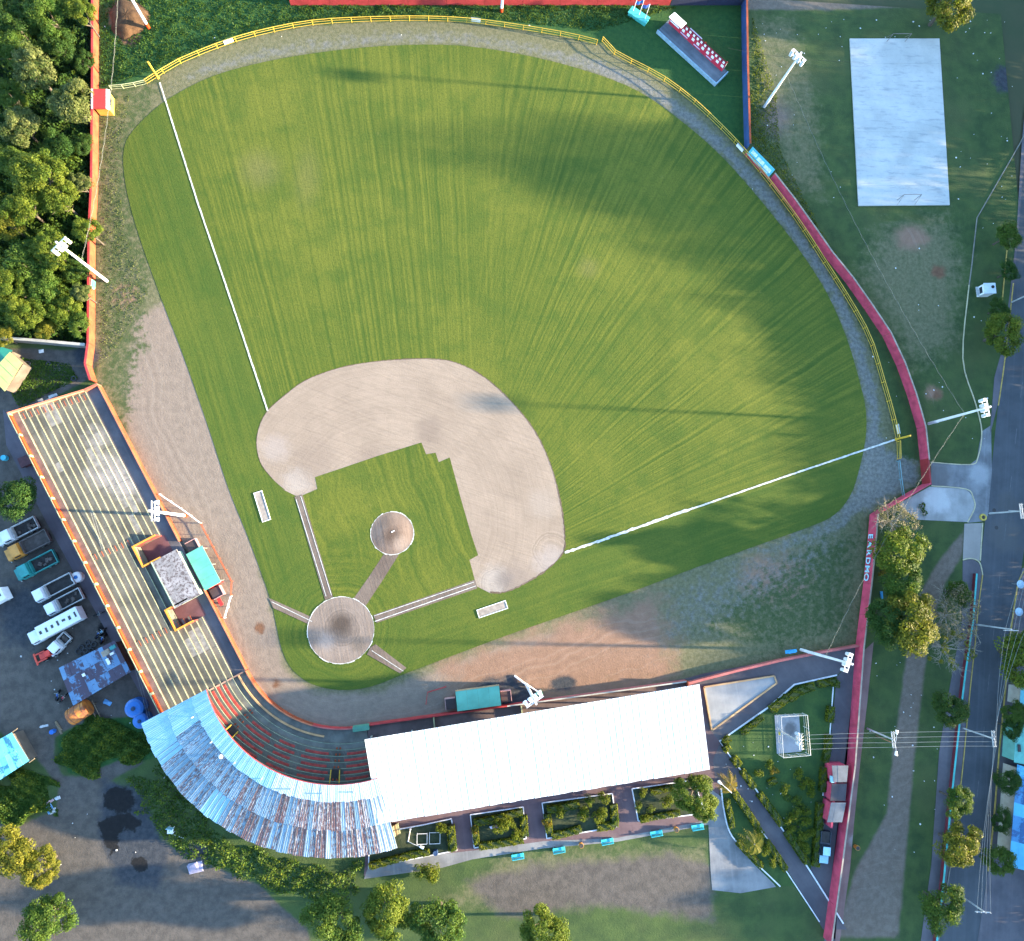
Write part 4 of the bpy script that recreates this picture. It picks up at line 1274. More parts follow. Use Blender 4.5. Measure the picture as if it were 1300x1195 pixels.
# ------------------------------------------------------------------ covered grandstand with the white roof
q = [P(463, 939, 8.0), P(888, 869, 8.0), P(901, 977, 6.7), P(481, 1046, 6.7)]
gs = thing('covered_grandstand', 'big covered grandstand under a long white seamed roof', 'grandstand', (q[0].x, q[0].y, 0))
m = Mat('white_roof_paint')
cc = m.mix(m.rand(), (.60, .62, .63), (.72, .73, .735))
cc = m.mix(m.mul(m.ramp(m.noise(1.0, 4, .6, m.stretch(.16, 2.5, .08)), .45, .75), .75), cc, (.34, .40, .43))
cc = m.mix(m.mul(m.ramp(m.noise(.7, 6, .75), .58, .72), .5), cc, (.30, .31, .31))
WROOF = m.out(cc, .5, spec=.4)
nP = 52
for i in range(nP):
    f0, f1 = i / nP, (i + 1) / nP
    ext = random.uniform(-.05, .05)
    a_, b_ = q[0].lerp(q[1], f0), q[0].lerp(q[1], f1)
    c_, d_ = q[3].lerp(q[2], f1), q[3].lerp(q[2], f0)
    e = (c_ - b_).normalized() * ext
    g = (b_ - a_).normalized()
    lf = Vector((0, 0, .003 * (i % 2)))
    part(MB().slab([a_ + lf, b_ + lf, c_ + e + lf, d_ + e + lf], .05), 'roof_panel', WROOF, gs)
    part(MB().tube([a_ + Vector((0, 0, .012)), d_ + e + Vector((0, 0, .012))], .03, 4), 'roof_seam', paint('seam_grey_blue', (.22, .255, .275), .05, .6, .6, (.22, .255, .275)) if i % 7 in (0, 4) else paint('seam_pale_grey', (.33, .355, .37), .05, .6, .6, (.33, .355, .37)), gs)
gu = (q[1] - q[0]); gu.z = 0; GL = gu.length; gu.normalize()
gv = Vector((-gu.y, gu.x, 0))
if (q[3] - q[0]).dot(gv) < 0: gv = -gv
FO = P(467, 918); FO2 = P(868, 863)
fu = (FO2 - FO); FL = fu.length; fu.normalize()
fv = Vector((-fu.y, fu.x, 0))
if fv.y > 0: fv = -fv
def GB(u, v, z=0): w = FO + fu * u + fv * v; return Vector((w.x, w.y, z))
def gprism(u0, u1, v0, v1, z0, z1): return MB().prism([GB(u0, v0).xy, GB(u1, v0).xy, GB(u1, v1).xy, GB(u0, v1).xy], z0, z1)
part(gprism(0, FL, .2, 2.3, 0, Z0), 'front_walkway', paint('reddish_brown_walk', (.10, .072, .068), .3, .5, .9), gs)
for i in range(14):
    u0, u1 = FL * i / 14, FL * (i + 1) / 14
    part(gprism(u0, u1 - .03, -.02, .12, 0, Z0 + .4), 'front_panel', RED if i < 8 else paint('faded_red', (0.36, .10, .09)), gs)
    part(gprism(u0, u1, -.05, .16, Z0 + .42, Z0 + .5), 'front_coping', RED if i < 6 else paint('pale_coping', (0.34, .34, .31)), gs)
for i in (0.2, .47):
    part(gprism(FL * i, FL * i + .18, .24, 2.3, Z0, Z0 + .8), 'dividing_rail', CREAM, gs)
for i in range(NR - 1):
    part(gprism(.2, FL - .4, 2.3 + i * DEP, 2.3 + (i + 1) * DEP, 0, Z0 + (i + 1) * RISE), 'seat_row', SEATC, gs)
for i in range(9):
    for v, zt in ((1.9, 7.7), (12.6, 6.6)):
        w = GB(.6 + (FL - 1.4) * i / 8, v)
        part(MB().tube([(w.x, w.y, 0), (w.x, w.y, zt)], .14, 6), 'column', GALV, gs)
part(gprism(.4, FL - .6, 12.75, 12.95, 0, 5.8), 'back_wall', paint('maroon_paint', (0.12, .02, .03)), gs)
for i in range(9):
    f = (i + .5) / 9
    part(MB().tube([q[0].lerp(q[1], f) - Vector((0, 0, .3)), q[3].lerp(q[2], f) - Vector((0, 0, .3))], .09, 5), 'roof_beam', GALV, gs)
mb = MB()
w0, w1 = GB(FL, .2), GB(FL, 2.3)
part(gprism(FL + .02, FL + .22, .0, 2.4, 0, Z0 + .95), 'end_wall', ORANGE, gs)
# dugout in front
o2 = P(581, 903)
o2 = GB((o2 - FO).dot(fu), -.35)
dugout('turquoise roofed dugout with a tan front edge below the white roof', o2, fu, -fv, 7.2, 3.2, 2.1, True)
low_fence('dugout_fence', 'low red railing left of the dugout below the white roof', [(541, 893), (543, 878), (566, 871)], .9, RED)
# green notch boxes at the joint of both stands
c = GB(-.9, .3)
tag(MB().box((c.x, c.y, 1.35), (2.6, .8, 1.1), math.atan2(fu.y, fu.x)).build('ticket_hatch', paint('green_hatch', (.07, .22, .15), .2), origin=(c.x, c.y, .8)), 'small green hatch box where the curved stand meets the white roofed one', 'hatch box')
# yellow green steps at the back of the white stand
c0, c1 = P(484, 1058), P(507, 1051)
t = thing('back_stairs', 'pale green and brown stairs at the back corner of the white roofed stand', 'stairs', tuple(c0))
dd = (c1 - c0); n_ = 8
sn = dd.normalized(); sp = Vector((-sn.y, sn.x, 0))
for i in range(n_):
    a_, b_ = c0 + dd * (i / n_), c0 + dd * ((i + 1) / n_)
    part(MB().prism([(a_ - sp * .8).xy, (b_ - sp * .8).xy, (b_ + sp * .8).xy, (a_ + sp * .8).xy], 0, 2.6 - i * .32), 'step', CREAM if i % 2 else paint('step_brown', (.18, .13, .07), .2), t)

# triangular planter of pale concrete with orange edge
pts = [(893, 872), (982, 858), (985, 867), (903, 927)]
t = thing('raised_slab', 'pale concrete wedge with an orange edge right of the white roof', 'concrete slab', tuple(P(893, 872)))
part(MB().prism([p.xy for p in PP(pts)], 0, .25), 'slab', asphalt('wedge_concrete', (.18, .19, .195), (.26, .265, .26), .15, .2), t)
for a_, b_ in zip(pts, pts[1:] + pts[:1]):
    l, r = ribbon([P(*a_), P(*b_)], .26)
    part(MB().prism([l[0].xy, l[1].xy, r[1].xy, r[0].xy], 0, .38), 'edge', paint('tan_edge', (.40, .25, .12)), t)

# ------------------------------------------------------------------ pale concrete court at the top right
Q = [P(1078, 50), P(1192, 50), P(1205, 261), P(1089, 262)]
ct = thing('concrete_court', 'pale bluish concrete sports court in the grass beyond right field', 'court', tuple(Q[0]))
m = Mat('pale_court_concrete')
cc = m.mix(m.ramp(m.noise(.18, 5, .6), .3, .7), (.33, .345, .325), (.44, .45, .425))
cc = m.mix(m.mul(m.rand(), .5), cc, (.38, .39, .37))
cc = m.mix(m.mul(m.ramp(m.noise(.6, 5, .65, m.stretch(0, .5, 2.2)), .5, .72), .6), cc, (.19, .22, .235))
cc = m.mix(m.mul(m.ramp(m.noise(2.5, 5, .7), .52, .75), .35), cc, (.20, .235, .25))
COURTM = m.out(cc, .85)
rows_ = 9
fr = [0, .155, .265, .335, .435, .565, .66, .77, .885, 1.0]
for i in range(rows_):
    for j in range(1):
        f0, f1 = fr[i], fr[i + 1]
        l0, l1 = Q[0].lerp(Q[3], f0), Q[0].lerp(Q[3], f1)
        r0, r1 = Q[1].lerp(Q[2], f0), Q[1].lerp(Q[2], f1)
        A_, B_ = l0, r0
        C_, D_ = r1, l1
        mid_ = (A_ + B_ + C_ + D_) / 4
        s_ = lambda p: (p + (mid_ - p).normalized() * .04).xy
        part(MB().prism([s_(A_), s_(B_), s_(C_), s_(D_)], 0, .22 + random.uniform(-.006, .006)), 'court_slab', COURTM, ct)
for k, (x0, x1, y, s, lb) in enumerate(((1125, 1148, 54, -1, 'thin goal frame at the upper end of the pale concrete court'), (1138, 1160, 255, 1, 'thin goal frame at the lower end of the pale concrete court'))):
    a_, b_ = P(x0, y), P(x1, y)
    t = thing('goal_frame', lb, 'goal', tuple(a_), group='goals of the concrete court')
    IR = paint('rusty_goal_pipe', (.16, .14, .13), .3, 2)
    for e in (a_, b_):
        part(MB().tube([(e.x, e.y, .22), (e.x, e.y, 2.3)], .05, 6), 'goal_post', IR, t)
        part(MB().tube([(e.x, e.y, 2.28), (e.x, e.y - .9 * s, .24)], .035, 5), 'stay', IR, t)
    part(MB().tube([(a_.x, a_.y, 2.3), (b_.x, b_.y, 2.3)], .05, 6), 'crossbar', IR, t)

# ------------------------------------------------------------------ red guard hut on the orange wall
ht = thing('guard_hut', 'small red roofed hut on the orange wall by the left field corner', 'hut', tuple(P(126, 140)))
z_ = 2.3
h = [P(118, 113, z_), P(138, 113, z_), P(138, 138, z_), P(118, 138, z_)]
cxy = sum(h, Vector()) / 4
body = [p.lerp(cxy, .12).xy for p in h]
part(MB().prism(body, 0, 2.1), 'wall', paint('yellow_hut_wall', (.55, .36, .06), .15), ht)
part(MB().slab([h[0], h[0].lerp(h[1], .82), h[3].lerp(h[2], .82), h[3]], .15), 'roof', paint('bright_red_roof', (.50, .035, .03), .12), ht)
part(MB().slab([h[0].lerp(h[1], .83), h[1] - Vector((0, 0, .25)), h[2] - Vector((0, 0, .25)), h[3].lerp(h[2], .83)], .14), 'roof_edge', paint('lilac_white', (.62, .56, .66), .1), ht)
part(MB().slab([h[0] + Vector((-.3, 0, .02)), h[0] + Vector((-.02, 0, .02)), h[3] + Vector((-.02, 0, .02)), h[3] + Vector((-.3, 0, .02))], .18), 'roof_edge', paint('lilac_white', (.62, .56, .66)), ht)
w = (Vector((*body[1], 0)) + Vector((*body[2], 0))) / 2
part(MB().box((w.x + .02, w.y, 1.4), (.06, 1.5, .8)), 'window', paint('dark_glass', (.02, .03, .04), .1, 1, .1), ht)

# small green sign on the orange wall
c = P(123, 365)
t = thing('wall_sign', 'small green and white sign fixed to the orange wall below the left light tower', 'sign', (c.x, c.y, .8))
part(MB().box((c.x + .12, c.y, 1.3), (.12, 1.3, .9)), 'sign_board', paint('green_sign', (.05, .30, .22), .1), t)
part(MB().box((c.x - .02, c.y, 1.3), (.12, 1.4, 1.0)), 'sign_frame', WHITE, t)

# ------------------------------------------------------------------ light towers
TWHITE = paint('tower_white_paint', (.62, .63, .64), .15, .8, .5, (.35, .37, .38))
LAMPW = paint('floodlight_shell', (.78, .79, .80), .08, 1, .4)
def tower(label, base, h, aim, arms=4, orange=0.0, lamp='box', r=.27, per=2):
    """tapered pole, crossarms one above the other, floodlights tilted down towards `aim`"""
    b = P(*base)
    t = thing('light_tower', label, 'light tower', tuple(b), group='light towers round the ball field')
    if orange:
        part(MB().tube([(b.x, b.y, 0), (b.x, b.y, orange)], r * 1.12, 10), 'pole_foot', ORANGE2, t)
    part(MB().tube([(b.x, b.y, 0 if not orange else orange), (b.x, b.y, h * .55), (b.x, b.y, h)], r, 10, r * .62), 'pole', TWHITE, t)
    d = (P(*aim) - b); d.z = 0; d.normalize()
    s = Vector((-d.y, d.x, 0))
    w = 1.25
    for z in (h - .25, h - 1.25):
        part(MB().box((b.x + d.x * .26, b.y + d.y * .26, z), (.1, 2 * w + .5, .12), math.atan2(d.y, d.x)), 'crossarm', TWHITE, t)
    for j in range(arms):
        o = (j / (arms - 1) * 2 - 1) * w
        p0 = Vector((b.x, b.y, h - .05)) + d * .5 + s * o
        p1 = Vector((b.x, b.y, h - 1.45)) + d * .34 + s * o
        q = s * .24
        if lamp == 'box':
            f = part(MB().add([p0 - q, p0 + q, p1 + q, p1 - q, p0 - q + d * .42, p0 + q + d * .42, p1 + q + d * .36, p1 - q + d * .36],
                              [(0, 1, 2, 3), (7, 6, 5, 4), (0, 4, 5, 1), (1, 5, 6, 2), (2, 6, 7, 3), (3, 7, 4, 0)]), 'floodlight', LAMPW, t)
            for k in range(3):
                c_ = p0.lerp(p1, .2 + .3 * k) + d * .41
                part(MB().tube([c_, c_ + d * .06], .19, 8), 'lens', paint('lamp_glass', (.5, .52, .55), .05, 1, .1), f)
        else:
            c_ = p0.lerp(p1, .4)
            f = part(MB().tube([c_, c_ + d * .25 - Vector((0, 0, .1)), c_ + d * .6 - Vector((0, 0, .3))], .16, 10, .36), 'floodlight', LAMPW, t)
            e_ = c_ + d * .61 - Vector((0, 0, .305))
            part(MB().tube([e_, e_ + d * .04 - Vector((0, 0, .02))], .31, 10), 'lens', paint('lamp_glass', (.5, .52, .55), .05, 1, .1), f)
    part(MB().box((b.x - d.x * .35, b.y - d.y * .35, 1.6), (.3, .5, .8), math.atan2(d.y, d.x)), 'control_box', GALV, t)
    return b, h
tower('white light tower leaning over the woods from the middle of the orange wall', (135.5, 357), 14.9, (433, 600), 4)
tower('white light tower with an orange foot on the brown mound in the upper left corner', (189, 36), 14.6, (433, 500), 4, 1.2)
tower('white light tower with an orange foot by the red top wall', (636.5, 15), 14.6, (560, 500), 4, 1.0)
tower('white light tower beside the pale concrete court', (970, 136), 14.4, (560, 540), 4)
tower('white light tower just outside the magenta wall above the dark red gate', (1179, 538), 14.8, (560, 600), 4)
tower('white light tower at the bottom right corner of the field by the garden', (1017, 825), 15.7, (520, 620), 4)
tower('white light tower with an orange foot in front of the uncovered stand', (236, 655), 13.7, (500, 640), 4, .9, 'disc')
tower('white light tower in front of the white roofed stand beside its dugout', (668, 869), 15.0, (520, 640), 4, 0.0, 'disc')
# white stay of that last tower
a_, b_ = P(653, 858), P(668, 869)
t = thing('stay_post', 'short white stay beside the light tower in front of the white roof', 'stay', tuple(a_))
part(MB().tube([(a_.x, a_.y, .1), (b_.x, b_.y, .4)], .16, 6), 'beam', WHITE, t)
part(MB().tube([(b_.x + .3, b_.y - .1, .5), (*P(686, 880).xy, .3)], .12, 6), 'brace', WHITE, t)
part(MB().box((*P(684, 880).xy, .25), (1.2, .7, .5), .5), 'foot', paint('green_hatch', (.07, .22, .15)), t)

# twisted cables strung between the towers
def strung(label, p, q, sag, name='strung_cable', r=.02, twist=True, mats=None):
    p, q = Vector(p), Vector(q)
    n = int((q - p).length / .55)
    A_ = paint('pale_cable', (.15, .16, .13), .1); B_ = paint('dark_cable', (.03, .035, .035), .1)
    pts = [p.lerp(q, i / n) - Vector((0, 0, sag * 4 * (i / n) * (1 - i / n))) for i in range(n + 1)]
    t = thing(name, label, 'cable', tuple(p))
    d = (q - p).normalized(); s = Vector((-d.y, d.x, 0))
    for k, mt in ((0, A_), (1, B_)):
        mb = MB()
        if twist:
            w = [pts[i] + s * .07 * math.cos(i * 1.15 + k * math.pi) + Vector((0, 0, .07 * math.sin(i * 1.15 + k * math.pi))) for i in range(n + 1)]
        else:
            w = pts
        mb.tube(w, r, 4)
        part(mb, 'strand', mt, t)
def T(base, h): b = P(*base); return (b.x, b.y, h)
strung('twisted cable from the court light tower to the tower above the dark red gate', T((970, 136), 9), T((1179, 538), 9), 2.0)
strung('twisted cable from the tower above the dark red gate to the bottom right tower', T((1179, 538), 9), T((1017, 825), 8), 2.0)
strung('twisted cable from the brown mound tower down past the red hut', T((189, 36), 11), T((135.5, 357), 8), 2.0)
strung('thin cable from the scoreboard across the blue wall to the concrete court', (*P(915, 78).xy, 3.5), (*P(1085, 93).xy, 3.0), .8, r=.02, twist=False)

# ------------------------------------------------------------------ vehicles
GLASS = paint('dark_window_glass', (.012, .02, .028), .1, 1, .08, spec=.5)
TYRE = paint('tyre_rubber', (.012, .012, .013), .2, 3, .9)
def wheel(x, y, r, w, th):
    wl = MB().tube([(x, y - w / 2, r), (x, y + w / 2, r)], r, 14).build('wheel', TYRE, th)
    MB().tube([(x, y - w / 2 - .015, r), (x, y + w / 2 + .015, r)], r * .5, 10).build('rim', GALV, wl)


def place(t, px, py, heading, z=0.0):
    c = P(px, py, 1.0)
    t.location = (c.x, c.y, z)
    t.rotation_euler = (0, 0, heading)


def truck(label, L, Wd, cabm, bedm, floor, kind='open', bonnet=0.0, load=None, cat='truck', name='parked_truck'):
    """x forward; cab at the front, bed behind"""
    t = thing(name, label, cat, group='vehicles parked in the yard')
    lc = 1.75
    x1, x0 = L / 2, -L / 2
    cab0 = x1 - lc - bonnet
    hh = 2.2
    if bonnet:
        MB().box((x1 - bonnet / 2, 0, .95), (bonnet, Wd * .86, .75), 0, .93).build('bonnet', cabm, t)
    mb = MB().box((x1 - bonnet - lc / 2, 0, .95), (lc, Wd, .8))
    mb.box((x1 - bonnet - lc / 2 - .08, 0, 1.78), (lc * .92, Wd * .95, .85), 0, .84)
    cb = mb.build('cab', cabm, t)
    MB().slab([(x1 - bonnet - .03, -Wd * .40, 1.42), (x1 - bonnet - .03, Wd * .40, 1.42), (x1 - bonnet - .24, Wd * .36, 2.1), (x1 - bonnet - .24, -Wd * .36, 2.1)], -.03).build('windscreen', GLASS, cb)
    for s in (-1, 1):
        MB().box((x1 - bonnet - lc / 2, s * Wd * .455, 1.75), (lc * .5, .05, .42)).build('side_window', GLASS, cb)
        MB().box((x1 - bonnet - .1, s * (Wd / 2 + .12), 1.6), (.12, .18, .3)).build('mirror', TYRE, cb)
        MB().box((x1 + .02, s * Wd * .36, .85), (.05, .28, .2)).build('headlight', PALEC, cb)
    MB().box((x1 + .04, 0, .5), (.14, Wd * .98, .22)).build('bumper', GALV, t)
    MB().box(((x0 + cab0) / 2, 0, .62), (cab0 - x0 - .05, Wd * .5, .22)).build('chassis', TYRE, t)
    bx0, bx1 = x0, cab0 - .15
    if kind == 'open':
        bd = MB().box(((bx0 + bx1) / 2, 0, .86), (bx1 - bx0, Wd, .12)).build('bed_floor', floor, t)
        sd = .62
        for s in (-1, 1):
            MB().box(((bx0 + bx1) / 2, s * (Wd / 2 - .05), .93 + sd / 2), (bx1 - bx0, .1, sd)).build('bed_side', bedm, t)
        MB().box((bx1 - .05, 0, 1.0 + sd / 2), (.1, Wd - .22, sd + .2)).build('headboard', bedm, t)
        MB().box((bx0 + .05, 0, .93 + sd / 2), (.1, Wd - .22, sd)).build('tailgate', bedm, t)
        if load:
            mb = MB()
            for _ in range(5):
                mb.box((random.uniform(bx0 + .6, bx1 - .6), random.uniform(-.5, .5), 1.0), (random.uniform(.4, .9), random.uniform(.3, .7), random.uniform(.15, .4)), random.uniform(0, 3), .8)
            tag(mb.build('load', load, t), kind='stuff')
    else:
        MB().box(((bx0 + bx1) / 2, 0, 1.75), (bx1 - bx0, Wd, 1.9)).build('box_body', bedm, t)
        for k in range(7):
            MB().box((bx0 + .5 + (bx1 - bx0 - 1) * k / 6, random.uniform(-.1, .1), 2.71), (random.uniform(.25, .55), random.uniform(.3, .9), .02)).build('roof_mark', paint('sooty_mark', (.05, .05, .045), .3, 2), t)
    for x in (x1 - bonnet - lc * .55, x0 + .9) + ((x0 + 1.9,) if L > 6.5 else ()):
        for s in (-1, 1):
            wheel(x, s * (Wd / 2 - .16), .44, .26, t)
    return t


VW = paint('white_vehicle_paint', (.62, .66, .68), .1, 1, .35, (.4, .42, .42), spec=.5)
VO = paint('orange_vehicle_paint', (.50, .22, .035), .2, 1.2, .5, (.2, .1, .05), spec=.5)
VT = paint('teal_vehicle_paint', (.02, .22, .20), .2, 1.2, .5, (.02, .1, .1), spec=.5)
BEDW = paint('pale_bed_paint', (.40, .41, .40), .3, 1.5, .6)
BEDD = paint('dark_bed_floor', (.030, .028, .026), .4, 1.5, .9, (.08, .06, .05))
BEDB = paint('brown_bed_floor', (.085, .07, .06), .35, 1.2, .9, (.03, .03, .03))
hd = math.radians(180 + 29)
for (px, py, h, args) in (
        (23, 675, hd, ('white truck with an empty dark bed half under the feathery yard tree', 6.6, 2.1, VW, BEDW, BEDD, 'open', .9, BEDB)),
        (36, 693, hd, ('orange truck with a grey brown dump bed in the yard', 7.0, 2.3, VO, paint('grey_brown_bed', (.10, .09, .085), .3), BEDB, 'open', .9)),
        (47, 718, hd, ('teal green dump truck in the yard below the orange one', 6.6, 2.3, VT, VT, BEDD, 'open', .7, BEDB)),
        (70, 746, hd, ('white cab truck with an empty black bed beside the white ring tank', 6.3, 2.1, VW, BEDW, BEDD, 'open')),
        (83, 764, hd, ('smaller white truck with clutter in its dark bed above the white box truck', 5.8, 2.0, VW, BEDW, BEDD, 'open', 0, BEDB)),
        (74, 794, hd, ('long white box truck with sooty marks on its roof', 8.6, 2.2, VW, VW, BEDD, 'box')),
        (76, 818, hd + .35, ('battered white pickup between the box truck and the red machine', 3.9, 1.7, VW, BEDW, BEDD, 'open', .5, BEDB)),
        (-9, 763, hd, ('white truck mostly cut off by the left edge of the photo', 5.6, 2.0, VW, VW, BEDD, 'box'))):
    place(truck(*args), px, py, h)
# red machine
t = thing('loader', 'red wrecked loader machine in front of the rusty iron shed', 'loader')
RM = paint('red_machine_paint', (.52, .045, .03), .2, 1.5, .5, (.2, .03, .02))
MB().box((.1, 0, .95), (2.4, 1.0, .7), 0, .9).build('body', RM, t)
cb = MB().box((-.5, 0, 1.75), (1.0, 1.0, .9), 0, .85).build('cab', RM, t)
MB().box((-.03, 0, 1.8), (.04, .8, .5)).build('windscreen', GLASS, cb)
for s in (-1, 1):
    MB().tube([(.2, s * .62, 1.3), (1.6, s * .62, 1.0), (2.2, s * .62, .5)], .12, 6).build('lift_arm', RM, t)
    for x, r in ((.8, .5), (-.8, .6)):
        wheel(x, s * .72, r, .34, t)
MB().slab([(2.0, -.95, .8), (2.0, .95, .8), (2.6, .95, .25), (2.6, -.95, .25)], .12).build('bucket', RM, t)
MB().tube([(-.9, .3, 1.3), (-.9, .3, 2.2)], .06, 6).build('exhaust_pipe', TYRE, t)
place(t, 61, 830, math.radians(205))

# dark pickup in the garden driveway
t = thing('pickup_truck', 'dark pickup with a sky reflection painted on its roof parked in the garden driveway', 'pickup')
DK = paint('dark_navy_vehicle_paint', (.012, .018, .028), .1, 1, .25, spec=.6)
SKY_REFL = paint('pale_cyan_and_sky_sheen', (.28, .50, .58), .08, 1, .25, spec=.5)  # sky reflection painted as pale cyan on the pickup roof and bonnet
MB().box((0, 0, .72), (5.2, 1.8, .62), 0, .96).build('body', DK, t)
cb = MB().box((.35, 0, 1.38), (1.7, 1.55, .68), 0, .84).build('cab', DK, t)
MB().box((.35, 0, 1.735), (1.35, 1.25, .03)).build('roof', SKY_REFL, cb)
MB().slab([(1.22, -.7, 1.1), (1.22, .7, 1.1), (1.08, .62, 1.68), (1.08, -.62, 1.68)], -.03).build('windscreen', GLASS, cb)
MB().box((1.9, 0, 1.045), (1.15, 1.5, .03)).build('bonnet', SKY_REFL, t)
MB().box((-1.65, 0, 1.035), (1.75, 1.45, .03)).build('cargo_bed', BEDD, t)
for s in (-1, 1):
    MB().box((-1.65, s * .82, 1.1), (1.8, .1, .16)).build('bed_side', DK, t)
    MB().box((2.6, s * .65, .75), (.05, .35, .18)).build('headlight', PALEC, t)
    MB().box((1.0, s * 1.0, 1.2), (.15, .2, .14)).build('mirror', DK, t)
    for x in (1.6, -1.6):
        wheel(x, s * .82, .38, .24, t)
place(t, 1047, 1076, math.radians(-98))

# old white van body standing in the grass by the road
t = thing('white_kiosk', 'small white box kiosk with a round dark roof hole on the grass beside the road', 'kiosk')
MB().box((0, 0, 1.0), (2.1, 1.8, 2.0)).build('body', VW, t)
MB().slab([(-1.2, -1.0, 2.12), (1.15, -1.0, 2.12), (1.15, 1.0, 2.2), (-1.2, 1.0, 2.2)], .1).build('roof', paint('pale_grey_roof', (.45, .52, .55), .15), t)
MB().lathe((.55, .25, 2.14), [(.3, 0), (.3, .12), (.18, .14)], 12).build('vent', TYRE, t)
MB().box((-1.06, 0, 1.2), (.04, 1.2, .7)).build('hatch', GLASS, t)
MB().box((-1.35, 0, .75), (.6, 1.7, .06)).build('counter', BEDW, t)
place(t, 1251, 369, .05)

# motorbikes beside the rusty shed
def motorbike(label, px, py, heading, col):
    t = thing('motorbike', label, 'motorbike', group='motorbikes by the rusty shed')
    for x in (.62, -.62):
        MB().tube([(x, -.06, .32), (x, .06, .32)], .32, 14).build('wheel', TYRE, t)
    MB().tube([(-.45, 0, .62), (.05, 0, .7), (.38, 0, .8)], .14, 7, .16).build('fuel_tank', col, t)
    MB().box((-.4, 0, .82), (.7, .26, .1), 0, .8).build('seat', TYRE, t)
    MB().tube([(.62, 0, .35), (.42, 0, .98)], .05, 6).build('fork', GALV, t)
    MB().tube([(.36, -.36, 1.05), (.42, 0, .98), (.36, .36, 1.05)], .03, 5).build('handlebar', GALV, t)
    MB().box((-.05, 0, .45), (.45, .3, .35)).build('engine', GALV, t)
    place(t, px, py, heading)
BL = paint('blue_bike_paint', (.03, .10, .30), .15, 2, .4)
RD = paint('red_bike_paint', (.30, .03, .05), .15, 2, .4)
motorbike('blue motorbike nearest the roof corner above the rusty shed', 128, 812, 1.2, BL)
motorbike('blue motorbike second from the roof corner above the rusty shed', 123, 806, 1.0, BL)
motorbike('pale blue motorbike at the top of the group above the rusty shed', 127, 803, .8, paint('pale_blue_bike', (.15, .32, .42), .15, 2, .4))
motorbike('red and blue motorbike left of the rusty shed', 78, 887, .9, RD)
motorbike('blue motorbike leaning by the lower left corner of the rusty shed', 71, 884, 1.4, BL)
motorbike('dark motorbike between the white ring tank and the trucks', 123, 780, .4, paint('dark_bike', (.03, .05, .07), .15, 2, .4))
# tyres lying about
ty = None
for i, (px, py, r) in enumerate(((104, 822, .5), (109, 826, .5), (114, 820, .48), (106, 830, .52), (117, 826, .5), (112, 816, .45), (100, 827, .5), (120, 818, .48), (35, 463, .62), (62, 462, .42), (94, 481, .5))):
    c = P(px, py)
    if ty is None:
        mb = MB()
        n, k = 16, 6
        vs = [((1 + .34 * math.cos(b)) * math.cos(a) * .74, (1 + .34 * math.cos(b)) * math.sin(a) * .74, .25 + .25 * math.sin(b)) for a in np.linspace(0, 2 * math.pi, n, endpoint=False) for b in np.linspace(0, 2 * math.pi, k, endpoint=False)]
        mb.add(vs, [(i_ * k + j, i_ * k + (j + 1) % k, ((i_ + 1) % n) * k + (j + 1) % k, ((i_ + 1) % n) * k + j) for i_ in range(n) for j in range(k)])
        ty = o = mb.build('tyre', paint('grey_tyre', (.035, .037, .04), .3, 3))
    else:
        o = ty.copy(); COL.objects.link(o)
    o.location = (c.x, c.y, 0)
    o.scale = (r, r, r)
    tag(o, ('leftmost but one tyre of the heap above the rusty shed', 'tyre in the middle of the heap above the rusty shed', 'upper middle tyre of the heap above the rusty shed', 'lowest tyre of the heap above the rusty shed, nearest its roof edge',
            'tyre of the heap nearest the motorbikes above the rusty shed', 'topmost tyre of the heap above the rusty shed', 'leftmost tyre of the heap above the rusty shed', 'right hand upper tyre of the heap above the rusty shed',
            'dark round tyre beside the yellow green shed roof', 'pale rimmed tyre in the middle of the small grassy yard', 'tyre at the edge of the puddled soil near the stand corner')[i], 'tyre', 'tyres scattered in the yard')

# white ring tank
c = P(96.5, 733, 1)
t = thing('ring_tank', 'round white tank with a blue hole in its lid between the trucks and the stand', 'tank', (c.x, c.y, 0))
part(MB().lathe((c.x, c.y, 0), [(.85, 0), (.88, .5), (.85, .95), (.62, 1.1)], 18), 'body', WHITE, t)
part(MB().lathe((c.x, c.y, 1.1), [(.3, 0), (.3, .06), (.1, .07)], 12), 'hole_cover', paint('tank_blue', (.01, .12, .34), .12, 1, .4), t)

# blue water tanks behind the curved roof
TB = paint('tank_blue_shell', (.006, .11, .36), .12, .8, .38, spec=.5)
for (px, py, r, h, lb) in ((169, 900, 1.45, 2.3, 'larger blue round water tank beside the end of the uncovered stand'), (177, 916, 1.2, 2.2, 'smaller blue water tank touching the corner of the curved iron roof')):
    c = P(px, py, h)
    t = thing('water_tank', lb, 'water tank', (c.x, c.y, 0), group='blue water tanks')
    part(MB().lathe((c.x, c.y, 0), [(r * .95, 0), (r, .3), (r * .97, .35), (r, .9), (r * .97, .95), (r, 1.5), (r * .97, 1.55), (r, h - .35), (r * .75, h - .1), (r * .34, h)], 22), 'shell', TB, t)
    part(MB().lathe((c.x, c.y, h), [(r * .24, 0), (r * .24, .1), (r * .1, .13)], 12), 'lid', paint('dark_tank_lid', (.01, .03, .07), .1), t)
    for k in range(8):
        a = 2 * math.pi * k / 8
        part(MB().tube([(c.x + r * .36 * math.cos(a), c.y + r * .36 * math.sin(a), h - .0), (c.x + r * .93 * math.cos(a), c.y + r * .93 * math.sin(a), h - .27)], .035, 4), 'rib', TB, t)
